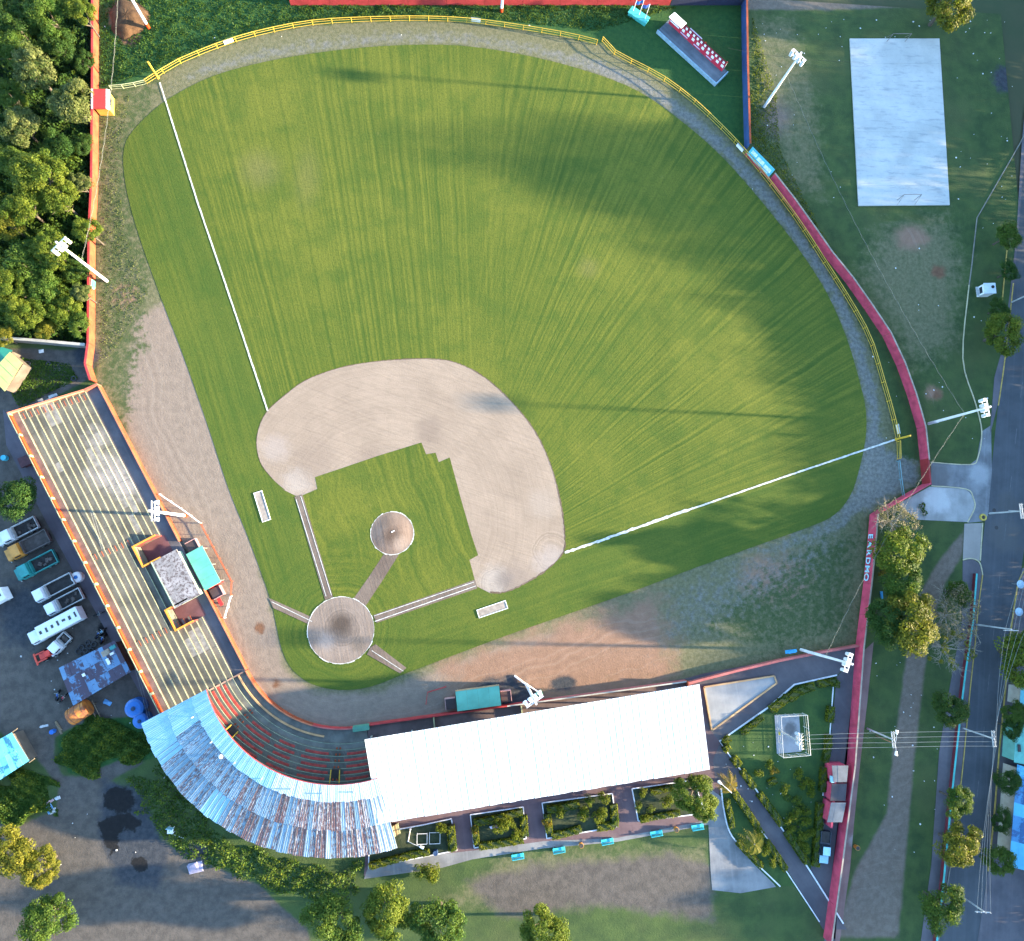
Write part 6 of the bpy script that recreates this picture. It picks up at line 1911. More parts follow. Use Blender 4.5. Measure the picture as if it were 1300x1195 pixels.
# white chair and scraps in the weeds
c = P(219, 1052)
t = thing('plastic_chair', 'white plastic chair standing in the weeds behind the curved iron roof', 'chair', tuple(c))
part(MB().box((c.x, c.y, .85), (.9, .9, .08)), 'seat', WHITE, t)
part(MB().box((c.x + .1, c.y + .5, 1.35), (.95, .08, 1.0), -.2), 'backrest', paint('pale_cyan_and_sky_sheen', (.28, .50, .58)), t)
for dx in (-.4, .4):
    for dy in (-.4, .4):
        part(MB().box((c.x + dx, c.y + dy, .4), (.08, .08, .8)), 'leg', WHITE, t)
c = P(223, 1060)
tag(MB().tube([(c.x - .6, c.y + .2, .08), (c.x + 1.3, c.y - .5, .12)], .08, 5).build('white_plank', WHITE, origin=(c.x, c.y, 0)), 'white plank lying beside the white chair in the weeds', 'plank')
for (px, py, w_, h_, rz, m_, lb, ct_) in (
        (63, 1027, 1.1, 1.5, .6, paint('blue_tarp', (.10, .26, .45), .2, 2), 'blue and white tarp scrap at the edge of the lower left weeds', 'tarp'),
        (68, 1029, 1.0, .8, .3, paint('pale_scrap', (.42, .45, .46), .2, 2), 'pale scrap heap beside the blue tarp at the weed edge', 'scrap'),
        (61, 1019, 1.5, .35, .6, paint('pink_scrap', (.45, .30, .30), .2, 2), 'pink cloth strip above the blue tarp scrap', 'cloth'),
        (73, 1013, .7, .5, .4, paint('pale_scrap', (.42, .45, .46)), 'white rag at the upper end of the pink cloth strip', 'rag'),
        (69, 928, .8, .7, .2, paint('blue_drum', (.02, .12, .42), .1, 2, .4), 'blue drum beside the leaning boards left of the orange tank', 'drum'),
        (75, 922, .35, 2.2, .5, paint('weathered_timber', (.2, .15, .09)), 'long board leaning near the blue drum', 'board'),
        (55, 922, 1.2, .35, .2, paint('pale_scrap', (.42, .45, .46)), 'pale board lying on the mud left of the blue drum', 'board'),
        (136, 892, 1.3, .7, -.5, paint('blue_tarp', (.10, .26, .45)), 'blue sheet scrap in the grass below the rusty shed', 'scrap'),
        (246, 1100, 2.2, 1.6, .2, paint('lilac_sheet', (.26, .24, .32), .2, 2), 'lilac grey sheet lying in the weeds at the bottom', 'sheet'),
        (1005, 827, 1.9, .6, .1, paint('bright_blue_tarp', (.03, .27, .50), .12, 2), 'bright blue folded tarp on the low wall beside the bottom right light tower', 'tarp'),
        (1119, 757, .5, 1.4, 0, paint('bright_blue_tarp', (.03, .27, .50)), 'small blue post box between the two leafy trees by the magenta wall', 'post'),
        (8, 582, 1.0, 1.0, .3, paint('cyan_bucket', (.05, .40, .52), .12, 2), 'cyan bucket by the drain at the left edge', 'bucket'),
        (37, 586, 2.0, 1.6, .45, paint('dark_red_cart', (.07, .02, .025), .3, 2), 'dark red cart standing against the outer wall of the uncovered stand', 'cart'),
        (68, 503, 1.3, .6, .4, paint('pale_scrap', (.42, .45, .46)), 'pale sheet scrap on the ground above the stand end wall', 'scrap'),
        (53, 446, .8, .6, .2, WHITE, 'white crumpled sack under the grey block wall', 'sack'),
        (553, 1081, .9, 1.0, .3, paint('dark_blue_barrel', (.02, .05, .12), .2, 2), 'dark blue barrel at the hedge corner of the lower left planter', 'barrel'),
        (1263, 200, 0.1, .1, 0, WHITE, '', '')):
    if not lb: continue
    z = 1.3 if 'low wall' in lb else 0
    c = P(px, py, z)
    mb = MB()
    if ct_ in ('drum', 'barrel', 'bucket'):
        mb.lathe((c.x, c.y, z), [(w_ * .42, 0), (w_ * .46, .1), (w_ * .46, .75), (w_ * .42, .85), (w_ * .3, .82)], 14)
    elif ct_ == 'cart':
        mb.box((c.x, c.y, .75), (w_, h_, .5), rz, 1.05).box((c.x - .1, c.y, .25), (w_ * .7, h_ * 1.05, .4), rz, .9).tube([(c.x + .9, c.y + .2, .8), (c.x + 1.7, c.y + .6, 1.0)], .05, 5)
    else:
        for k in range(3):
            mb.box((c.x + random.uniform(-.15, .15) * w_, c.y + random.uniform(-.15, .15) * h_, z + .06 + .07 * k), (w_ * (1 - .25 * k), h_ * (1 - .22 * k), .08 + .05 * k), rz + .15 * k, .86)
    tag(mb.build({'post': 'post_box', 'scrap': 'scrap_sheet', 'sheet': 'ground_sheet'}.get(ct_, ct_), m_, origin=(c.x, c.y, z)), lb, ct_)
# litter strewn over the lots: nobody would count it
mb = MB()
for _ in range(210):
    zone = random.choice(((955, 20, 1075, 260), (1100, 270, 1260, 560), (1100, 820, 1200, 1100), (60, 900, 250, 1100), (20, 730, 110, 900), (920, 940, 1040, 1040), (960, 20, 1290, 48), (1210, 60, 1290, 300), (130, 20, 900, 50)))
    c = P(random.uniform(zone[0], zone[2]), random.uniform(zone[1], zone[3]))
    if zone[0] == 130 and random.random() < .8: continue
    s = random.choice((.10, .13, .17, .26))
    mb.box((c.x, c.y, .05), (s, s * random.uniform(.5, 1.2), .08), random.uniform(0, 3), .7)
tag(mb.build('litter', paint('litter_white', (.55, .57, .56), .3, 3)), 'scraps of white litter strewn over the grass and the yard', kind='stuff')

# ------------------------------------------------------------------ foliage
LEAF = {
    'mid': leafmat('mid_green_leaves', (.026, .074, .012), (.085, .135, .020)),
    'bright': leafmat('bright_green_leaves', (.040, .085, .010), (.135, .165, .018)),
    'dark': leafmat('dark_green_leaves', (.014, .050, .012), (.046, .098, .018)),
    'pale': leafmat('pale_olive_leaves', (.045, .075, .018), (.150, .165, .055)),
    'yellow': leafmat('yellow_and_sunlit_leaves', (.060, .080, .010), (.185, .170, .018)),
    'dry': leafmat('dry_brown_leaves', (.10, .085, .05), (.24, .20, .13)),
    'hedge': leafmat('hedge_leaves', (.035, .078, .008), (.150, .165, .012)),
    'orange': leafmat('orange_hedge_leaves', (.10, .085, .008), (.30, .20, .02)),
}
BARK = paint('grey_brown_bark', (.075, .062, .048), .3, 3, .95)
PALEBARK = paint('pale_dry_bark', (.24, .21, .16), .3, 3, .95)


def leaf_quads(cen, nrm, size, asp=.6):
    n = len(cen)
    nrm = nrm / np.maximum(1e-6, np.linalg.norm(nrm, axis=1))[:, None]
    r = rng.normal(size=(n, 3))
    a = np.cross(nrm, r); a /= np.maximum(1e-6, np.linalg.norm(a, axis=1))[:, None]
    b = np.cross(nrm, a)
    s = size * rng.uniform(.65, 1.35, n)
    a = a * s[:, None] * .5
    b = b * s[:, None] * .5 * asp
    bend = nrm * (s * .12)[:, None]
    return np.stack([cen - a - b * .25, cen + b - bend * 0, cen + a + b * .25 - bend, cen - b], 1)


def crown_mesh(name, mat, rx, rz, nclump, per, size, seed, open_=.0, flat=.55, clump=.36):
    """leaf clumps over an uneven dome; origin at the crown's centre"""
    global rng
    keep, rng = rng, np.random.default_rng(seed)
    C_, N_, V_ = [], [], []
    lob = rng.uniform(0, 2 * np.pi, 3)
    for _ in range(nclump):
        az = rng.uniform(0, 2 * np.pi)
        el = math.asin(rng.uniform(-.25, 1.0))
        k = 1 + .16 * math.sin(2 * az + lob[0]) + .14 * math.sin(3 * az + lob[1]) + .08 * math.sin(5 * az + lob[2])
        rr = rng.uniform(.55, 1.0) ** .6 * k
        c = np.array([rx * rr * math.cos(el) * math.cos(az), rx * rr * math.cos(el) * math.sin(az), rz * rr * math.sin(el)])
        cr_ = rx * clump * rng.uniform(.55, 1.15)
        m = int(per * rng.uniform(.6, 1.4))
        d = rng.normal(size=(m, 3)); d /= np.linalg.norm(d, axis=1)[:, None]
        d[:, 2] = np.abs(d[:, 2]) * rng.choice([1, 1, 1, -.6], m)
        q = c + d * cr_ * rng.uniform(.55, 1.0, m)[:, None] * np.array([1, 1, flat + .25])
        C_.append(q)
        N_.append(d + np.array([0, 0, .55]) + rng.normal(size=(m, 3)) * .45)
        V_.append(np.clip(rng.uniform(0, 1, m) * .75 + rng.uniform(-.25, .45), 0, 1))
    cen, nr, va = np.concatenate(C_), np.concatenate(N_), np.concatenate(V_)
    Q = leaf_quads(cen, nr, size)
    rng = keep
    return quads_mesh(name, Q, mat, va)


def trunk_mesh(name, h, rx, mat, seed, bare=False):
    """tapered trunk with limbs; bare trees get twigs too. Origin at the ground, crown centre at height h"""
    R_ = random.Random(seed)
    mb = MB()
    mb.tube([(0, 0, -.1), (.05, .02, h * .3), (-.05, .06, h * .62)], .09 * rx ** .7 + .07, 8, .06 * rx ** .7 + .04)
    nl = 9 if bare else 6
    for k in range(nl):
        a = 2 * math.pi * k / nl + R_.uniform(-.3, .3)
        z0 = h * R_.uniform(.4, .62)
        L_ = rx * R_.uniform(.7, .98)
        p = [(0, 0, z0), (L_ * .45 * math.cos(a), L_ * .45 * math.sin(a), z0 + h * .2), (L_ * math.cos(a + .2), L_ * math.sin(a + .2), h * R_.uniform(.85, 1.15))]
        mb.tube(p, .05 * rx ** .7 + .02, 5, .015)
        if bare:
            for _ in range(16):
                f = R_.uniform(.25, 1)
                q = Vector(p[0]).lerp(Vector(p[1]), f * 2) if f < .5 else Vector(p[1]).lerp(Vector(p[2]), f * 2 - 1)
                b = a + R_.uniform(-1.3, 1.3)
                l2 = rx * R_.uniform(.18, .42)
                e = q + Vector((l2 * math.cos(b), l2 * math.sin(b), R_.uniform(-.1, .6) * l2))
                mb.tube([q, q.lerp(e, .5) + Vector((0, 0, .08)), e], .035, 3, .012, cap=False)
                for _ in range(3):
                    b2 = b + R_.uniform(-.9, .9)
                    q2 = q.lerp(e, R_.uniform(.4, 1))
                    l3 = l2 * R_.uniform(.3, .6)
                    mb.tube([q2, q2 + Vector((l3 * math.cos(b2), l3 * math.sin(b2), R_.uniform(0, .5) * l3))], .02, 3, .01, cap=False)
    me = bpy.data.meshes.new(name)
    me.from_pydata(mb.v, [], mb.f)
    me.materials.append(mat)
    return me


# a few crowns of each kind, shared by the trees
CROWNS = {}
for kd in ('mid', 'bright', 'dark', 'pale', 'yellow'):
    for s_ in range(3 if kd in ('mid', 'bright', 'pale') else 2):
        CROWNS[kd, s_] = crown_mesh('crown', LEAF[kd], 1.0 * 4, .62 * 4, 58, 185, .34 if kd != 'pale' else .42, 100 + 7 * s_ + len(kd))
CROWNS['round', 0] = crown_mesh('crown', LEAF['bright'], 4, 3.0, 110, 170, .26, 5, clump=.25)
CROWNS['sparse', 0] = crown_mesh('crown', LEAF['dry'], 4, 2.0, 46, 40, .26, 9, clump=.30)
CROWNS['sparse', 1] = crown_mesh('crown', LEAF['yellow'], 4, 2.0, 14, 50, .34, 12, clump=.2)
TRUNKS = {}


def tree(label, px, py, rpx, hc, kind, var=0, group=None, squash=1.0, rot=None, name='tree', bark=None):
    """crown centre seen at photo pixel (px,py) and standing at height hc; rpx its radius in the photo"""
    c = P(px, py, hc)
    r = rpx * (P(px + 10, py, hc) - P(px, py, hc)).length / 10
    rot = random.uniform(0, 6.28) if rot is None else rot
    t = thing(name, label, 'tree', (c.x, c.y, 0), 0, group)
    key = (kind == 'sparse', var % 3)
    if key not in TRUNKS:
        TRUNKS[key] = trunk_mesh('trunk', 5.0, 4.0, PALEBARK if key[0] else BARK, 40 + var, key[0])
    tr = bpy.data.objects.new('trunk', TRUNKS[key]); link(tr, t)
    tr.scale = (r / 4, r / 4, hc / 5.0)
    tr.rotation_euler = (0, 0, rot)
    cr_ = bpy.data.objects.new('crown', CROWNS[kind, var]); link(cr_, t)
    cr_.location = (0, 0, hc)
    cr_.scale = (r / 4 * .86, r / 4 * .86, r / 4 * .86 * squash)
    cr_.rotation_euler = (0, 0, rot)
    return t


WOODS = 'trees of the woods left of the orange wall'
for args in (
        (11, 22, 29, 5.5, 'dark', 0, 'dark tree in the extreme top left corner of the woods'),
        (58, 14, 30, 6.0, 'mid', 0, 'broad green tree at the top edge of the left woods'),
        (103, 14, 19, 6.0, 'bright', 0, 'yellow green tree touching the top end of the orange wall'),
        (17, 62, 26, 5.0, 'mid', 1, 'tree at the left edge below the top left corner tree'),
        (74, 58, 24, 4.0, 'dark', 1, 'low dark tree in the gap above the two pale olive trees'),
        (43, 90, 29, 6.5, 'pale', 0, 'upper left one of the two pale olive trees in the woods'),
        (93, 131, 29, 6.5, 'pale', 1, 'pale olive tree overhanging the orange wall by the red hut'),
        (108, 78, 14, 3.5, 'dark', 0, 'small dark tree against the orange wall above the red hut'),
        (12, 120, 22, 4.5, 'mid', 2, 'tree at the left edge level with the red hut'),
        (27, 160, 26, 5.0, 'pale', 2, 'dull olive tree left of the dark hollow in the woods'),
        (75, 185, 22, 3.2, 'dark', 1, 'low dark tree in the hollow below the pale olive trees'),
        (105, 185, 14, 3.0, 'dark', 0, 'small dark tree by the orange wall below the red hut'),
        (12, 205, 22, 5.0, 'mid', 0, 'green tree at the left edge above the bright clump'),
        (52, 222, 34, 6.5, 'bright', 0, 'largest bright yellow green tree in the middle of the woods'),
        (30, 262, 27, 6.0, 'bright', 1, 'bright tree just below and left of the largest bright one'),
        (75, 252, 24, 6.0, 'bright', 2, 'bright tree right of the largest bright one'),
        (100, 232, 15, 5.0, 'pale', 0, 'small pale tree at the orange wall above the leaning light tower'),
        (12, 285, 22, 5.0, 'yellow', 0, 'yellowish tree at the left edge beside the light tower lamps'),
        (110, 292, 18, 5.5, 'bright', 1, 'bright green tree overhanging the orange wall above the light tower'),
        (66, 318, 26, 5.5, 'bright', 2, 'bright tree under the lamps of the leaning light tower'),
        (30, 335, 28, 4.5, 'mid', 1, 'mid green tree left below the lamps of the leaning light tower'),
        (96, 345, 16, 3.0, 'dark', 1, 'dark small tree under the pole of the leaning light tower'),
        (12, 365, 22, 5.5, 'bright', 0, 'bright tree at the left edge above the grey block wall'),
        (104, 372, 13, 4.5, 'pale', 2, 'little pale leaved tree beside the small green wall sign'),
        (55, 365, 24, 4.5, 'mid', 2, 'mid green tree between the light tower and the grey block wall'),
        (80, 395, 22, 4.0, 'bright', 2, 'bushy tree just above the middle of the grey block wall'),
        (32, 398, 24, 5.0, 'bright', 1, 'bushy bright tree above the left end of the grey block wall'),
        (101, 412, 15, 4.0, 'mid', 0, 'green tree in the corner of the orange and grey block walls'),
        (59, 418, 14, 3.5, 'yellow', 1, 'small yellow green tree leaning over the grey block wall'),
        (4, 428, 14, 3.5, 'yellow', 0, 'small tree at the left edge beside the end of the grey block wall')):
    px, py, r, h, kd, v, lb = args
    tree(lb, px, py, r, h, kd, v, WOODS)
GB_ = 'park trees added to shade the mud yard'  # invented trees, added so their shadows fall on the mud yard
tree('big park tree added at the bottom to shade the nearby mud yard', 425, 1168, 36, 6.5, 'mid', 0, GB_)
tree('second big park tree added at the bottom to shade the mud yard', 492, 1156, 34, 6.5, 'bright', 1, GB_)
tree('dark park tree added for shade at the bottom between the bright one and the bare lot', 558, 1172, 34, 6.0, 'mid', 2, GB_)
tree('low park tree added for shade at the bottom edge below the bare lot', 690, 1182, 30, 5.0, 'bright', 0, GB_)
G2 = 'trees of the strip between the magenta wall and the road'
tree('dark green feathery tree in the yard above the white truck', 17, 632, 31, 4.5, 'dark', 1)
tree('yellow green tree at the bottom left corner of the yard', 14, 1082, 32, 4.5, 'yellow', 0)
tree('spiky yellow green tree right of the bottom left corner one', 52, 1102, 26, 4.0, 'yellow', 1)
tree('dark leafy tree in the weeds below the bottom left trees', 60, 1165, 34, 4.5, 'mid', 1)
tree('half bare tan tree at the top bend of the magenta wall', 1140, 662, 27, 4.5, 'sparse', 0, G2)
tree('lush green tree below the half bare one at the magenta wall', 1140, 700, 32, 5.5, 'bright', 1, G2)
tree('green tree with orange blossom between the lush one and the yellow one', 1146, 740, 27, 5.0, 'mid', 0, G2)
tree('left half of the large tree below the green trees, its shade put in as dark leaves', 1124, 788, 27, 5.5, 'dark', 0, G2)  # one tree as two: dark half for shade, yellow half for sunlight
tree('right half of the large tree beside the dirt path, its sunlight put in as golden yellow leaves', 1152, 788, 35, 6.0, 'yellow', 0, G2)
tree('bare grey branched tree beside the turquoise topped wall', 1213, 782, 34, 4.5, 'sparse', 0, G2)
tree('bare tree with a few yellow leaf tufts below the grey branched one', 1209, 824, 30, 4.5, 'sparse', 1, G2, rot=1.0)
tree('small green tree above the bare grey branched tree', 1217, 752, 16, 3.5, 'mid', 1, G2)
tree('dark round tree at the turquoise topped wall above the crossarm pole', 1205, 899, 22, 3.5, 'dark', 1, G2)
tree('green tree over the turquoise topped wall near the road bottom', 1217, 1017, 19, 4.5, 'mid', 2, G2)
tree('yellow green tree over the pavement at the bottom of the road', 1216, 1073, 27, 4.5, 'yellow', 1, G2)
tree('tree at the very bottom of the road strip', 1196, 1150, 28, 4.5, 'mid', 0, G2)
G3 = 'trees along the upper road'
tree('bright lone tree at the kerb of the upper road', 1273, 423, 25, 4.5, 'bright', 1, G3)
tree('small olive tree at the upper road above the pale edge pole', 1279, 300, 16, 3.5, 'mid', 1, G3)
tree('dark small tree just above the pale edge pole at the road', 1281, 345, 12, 2.8, 'dark', 0, G3)
tree('dark little tree below the pale edge pole at the road', 1268, 392, 13, 2.6, 'dark', 1, G3)
tree('yellow green tree at the top edge above the concrete court', 1205, 4, 32, 5.5, 'yellow', 1, G3)
G4 = 'trees on the far side of the lower road'
tree('large leafy tree overhanging the right edge beside the lower road', 1298, 832, 34, 5.0, 'bright', 2, G4)
tree('round clipped dark tree on the right pavement, upper of two joined', 1287, 906, 15, 3.0, 'mid', 1, G4)
tree('round clipped dark tree on the right pavement, lower of two joined', 1285, 924, 14, 3.0, 'dark', 0, G4)
tree('dark tree in front of the striped blue roof by the lower road', 1278, 991, 16, 3.2, 'dark', 1, G4)
tree('small dark tree beside the middle of the striped blue roof', 1271, 1042, 14, 2.8, 'dark', 0, G4)
tree('green tree at the lower end of the striped blue roof', 1268, 1092, 19, 3.5, 'mid', 2, G4)
tree('big round bright green tree at the back corner of the white roof', 884, 1010, 31, 5.0, 'round', 0, squash=.95)


# palms: a ring of arching fronds
def palm(label, px, py, L_, h, mat, n=13, seed=3):
    R_ = random.Random(seed)
    c = P(px, py, h)
    t = thing('palm_tree', label, 'palm', (c.x, c.y, 0))
    part(MB().tube([(c.x, c.y, 0), (c.x + .05, c.y, h * .5), (c.x, c.y, h)], .2, 8, .13), 'trunk', PALEBARK, t)
    for k in range(n):
        a = 2 * math.pi * k / n + R_.uniform(-.2, .2)
        l_ = L_ * R_.uniform(.8, 1.1)
        rise = R_.uniform(.1, .7)
        Q, va = [], []
        for i in range(12):
            f = i / 11
            rr = l_ * f
            z = h + rise * l_ * f - 1.05 * l_ * f * f
            for s in (-1, 1):
                w = l_ * .26 * math.sin(math.pi * min(1, f * .85 + .12))
                b = np.array([rr * math.cos(a), rr * math.sin(a), z - h])
                d = np.array([-math.sin(a) * s + .5 * math.cos(a), math.cos(a) * s + .5 * math.sin(a), -.35]) * w
                e = np.array([math.cos(a), math.sin(a), 0]) * l_ * .05
                Q.append([b - e * .6, b + e * .6, b + d + e * .3, b + d - e * .1])
                va.append(R_.random())
        me = quads_mesh('frond', np.array(Q), mat, np.array(va))
        o = bpy.data.objects.new('frond', me)
        link(o, t)
        o.location = (0, 0, h)
palm('small palm with dry orange fronds at the tip of the wedge garden', 927, 996, 2.0, 2.6, LEAF['orange'], 12, 4)
palm('pale yellow fronded palm inside the wedge garden', 958, 1072, 2.3, 3.0, LEAF['yellow'], 14, 8)

# ------------------------------------------------------------------ hedges, clipped shrubs
HN = 0
def hedge(label, pts, w, h, mat='hedge', group='clipped hedges of the park gardens', orange=0.0):
    """leaf covered hedge along photo pixels with a twiggy core"""
    c = resample(PP(pts), .5)
    t = thing('hedge', label, 'hedge', tuple(c[0]), 0, group)
    l, r = ribbon(c, w * .72)
    mb = MB()
    for i in range(len(c) - 1):
        vs = [(p.x, p.y, z) for z in (0, h * .84) for p in (l[i], l[i + 1], r[i + 1], r[i])]
        mb.add(vs, [(4, 5, 6, 7), (0, 1, 5, 4), (2, 3, 7, 6), (1, 2, 6, 5), (3, 0, 4, 7)])
    part(mb, 'branches', paint('hedge_twigs', (.040, .056, .012), .4, 4, .95), t)
    L_ = sum((b - a).length for a, b in zip(c, c[1:]))
    n = int(min(5200, 150 * L_ * (w + 2 * h) / 2.2)) + 60
    P3 = np.array([tuple(p) for p in c])
    f = rng.uniform(0, len(P3) - 1.001, n)
    i = f.astype(int)
    base = P3[i] + (P3[i + 1] - P3[i]) * (f - i)[:, None]
    dr = P3[i + 1] - P3[i]
    nn = np.stack([-dr[:, 1], dr[:, 0], np.zeros(n)], 1)
    nn /= np.maximum(1e-6, np.linalg.norm(nn, axis=1))[:, None]
    u = rng.uniform(-1, 1, n)
    lump = .82 + .22 * np.sin(f * 1.9 + 3 * u) * rng.uniform(.5, 1, n)
    side = rng.random(n) < .42
    z = np.where(side, rng.uniform(.1, 1, n) * h, h * (1 - .22 * u * u)) * lump
    off = np.where(side, np.sign(u) * w / 2, u * w / 2) * (.85 + .3 * rng.random(n))
    cen = base + nn * off[:, None]
    cen[:, 2] = z + rng.normal(size=n) * .05
    nr = np.where(side[:, None], nn * np.sign(u)[:, None], np.array([0, 0, 1.0])) + rng.normal(size=(n, 3)) * .5
    cl = np.clip(.5 + .45 * np.sin(f * .7 + u) + rng.normal(size=n) * .22, 0, 1)
    o = bpy.data.objects.new('leaves', quads_mesh('leaves', leaf_quads(cen - np.array(tuple(t.location)), nr, .26), LEAF[mat], cl))
    link(o, t)
    return t


H = 'clipped hedges of the park gardens'
for lb, pts, w, h in (
        ('long hedge beneath the stairs along the bottom of the lower left planter', [(469, 1098), (500, 1090), (524, 1083), (546, 1080)], 1.0, .9),
        ('short tall hedge closing the right end of the lower left planter', [(572, 1046), (575, 1078)], 1.2, 1.2),
        ('hedge along the upper edge of the second planter, the one with the ornament', [(602, 1043), (630, 1038), (663, 1029)], 1.1, .9),
        ('hedge along the left edge of the second planter, the one with the ornament', [(603, 1048), (605, 1070)], .9, .9),
        ('hedge along the bottom of the second planter, the one with the ornament', [(608, 1073), (636, 1069), (664, 1064)], 1.1, .9),
        ('hedge along the right edge of the second planter, the one with the ornament', [(664, 1034), (666, 1060)], 1.1, .9),
        ('hedge along the upper edge of the third planter', [(694, 1027), (712, 1024), (735, 1019)], 1.2, .9),
        ('hedge along the left edge of the third planter', [(694, 1032), (697, 1056)], 1.1, .9),
        ('hedge along the bottom left of the third planter', [(700, 1060), (718, 1056), (737, 1051)], 1.1, .9),
        ('hedge around the right end of the third planter', [(757, 1049), (780, 1046), (778, 1020)], 1.2, .9),
        ('hedge along the upper edge of the fourth planter left of the big tree', [(825, 1005), (852, 998)], .9, .8),
        ('hedge along the bottom of the fourth planter below the big tree', [(812, 1040), (830, 1036), (862, 1031)], .9, .8),
        ('curved yellow green hedge along the top of the large garden', [(1000, 887), (1011, 877), (1031, 870)], 1.3, 1.0),
        ('hedge at the top right corner of the large garden', [(1036, 868), (1060, 864), (1059, 872)], 1.1, .9),
        ('long yellow hedge on the upper left side of the large garden', [(940, 930), (952, 921), (966, 909)], .9, .8),
        ('low hedge joining the curved one on the upper left of the large garden', [(976, 901), (988, 892), (998, 884)], 1.3, 1.0),
        ('short hedge at the left tip of the large garden', [(917, 942), (925, 935)], 1.0, .9),
        ('two lobed hedge just below the left tip of the large garden', [(919, 946), (923, 952)], 1.2, .9),
        ('rounded hedge beside the lamp post corner of the large garden', [(929, 960), (937, 971)], 1.2, 1.0),
        ('straight hedge below the rounded one along the slanting park path', [(940, 977), (956, 999)], 1.0, .9),
        ('long hedge at the middle of the slanting park path', [(962, 1006), (977, 1026), (991, 1046)], 1.1, .9),
        ('hedge at the lower end of the slanting park path', [(996, 1054), (1012, 1078), (1023, 1094)], 1.1, .8),
        ('hedge with reddish middle along the driveway beside the upper right garden', [(1053, 896), (1051, 916)], 1.2, 1.0),
        ('long hedge along the driveway under the four wires', [(1050, 932), (1049, 950), (1045, 967)], 1.1, .9),
        ('hedge along the driveway beside the upper booth', [(1044, 973), (1042, 1004)], 1.1, .9),
        ('dark hedge along the driveway beside the lower booth', [(1039, 1018), (1037, 1050), (1033, 1098)], 1.2, 1.0),
        ('hedge along the left kerb of the wedge garden', [(921, 1014), (926, 1035), (928, 1050)], .9, .8),
        ('hedge along the right kerb of the wedge garden from the dry palm', [(930, 1004), (945, 1026), (960, 1048)], 1.0, .9),
        ('hedge at the lower right of the wedge garden', [(971, 1066), (985, 1086), (996, 1103)], 1.0, .9),
        ('hedge at the lower left of the wedge garden', [(935, 1067), (950, 1084), (966, 1098)], .9, .8),
        ('short brownish hedge inside the large garden left of the round shrubs', [(974, 995), (984, 989)], 1.0, .7)):
    hedge(lb, pts, w, h, group=H)

SH = [crown_mesh('leaves', LEAF[k], 1.0, .85, 26, 42, .17, 70 + i, clump=.42) for i, k in enumerate(('hedge', 'bright', 'mid'))]
SHO = crown_mesh('leaves', LEAF['orange'], 1.0, .8, 24, 40, .17, 90, clump=.42)
twm = MB().tube([(0, 0, -.6), (0, 0, .2)], .12, 6, .05)
for k in range(6):
    a = k * 1.05
    twm.tube([(0, 0, -.3), (.5 * math.cos(a), .5 * math.sin(a), .4)], .05, 4, .02)
_stem = None
def shrub(label, px, py, rpx, kind=0, h=None, group='clipped round shrubs of the gardens'):
    global _stem
    r = rpx * M2 * 1.1
    c = P(px, py, r * .8)
    t = thing('shrub', label, 'shrub', (c.x, c.y, 0), 0, group)
    if _stem is None:
        o = twm.build('branches', BARK, t); _stem = o
    else:
        o = _stem.copy(); link(o, t); o.parent = t
    o.location = (0, 0, r * .55); o.scale = (r, r, r * .8)
    o = bpy.data.objects.new('leaves', SHO if kind == 3 else SH[kind]); link(o, t)
    o.location = (0, 0, r * .62); o.scale = (r, r, r * .95)
    o.rotation_euler = (0, 0, random.uniform(0, 6))
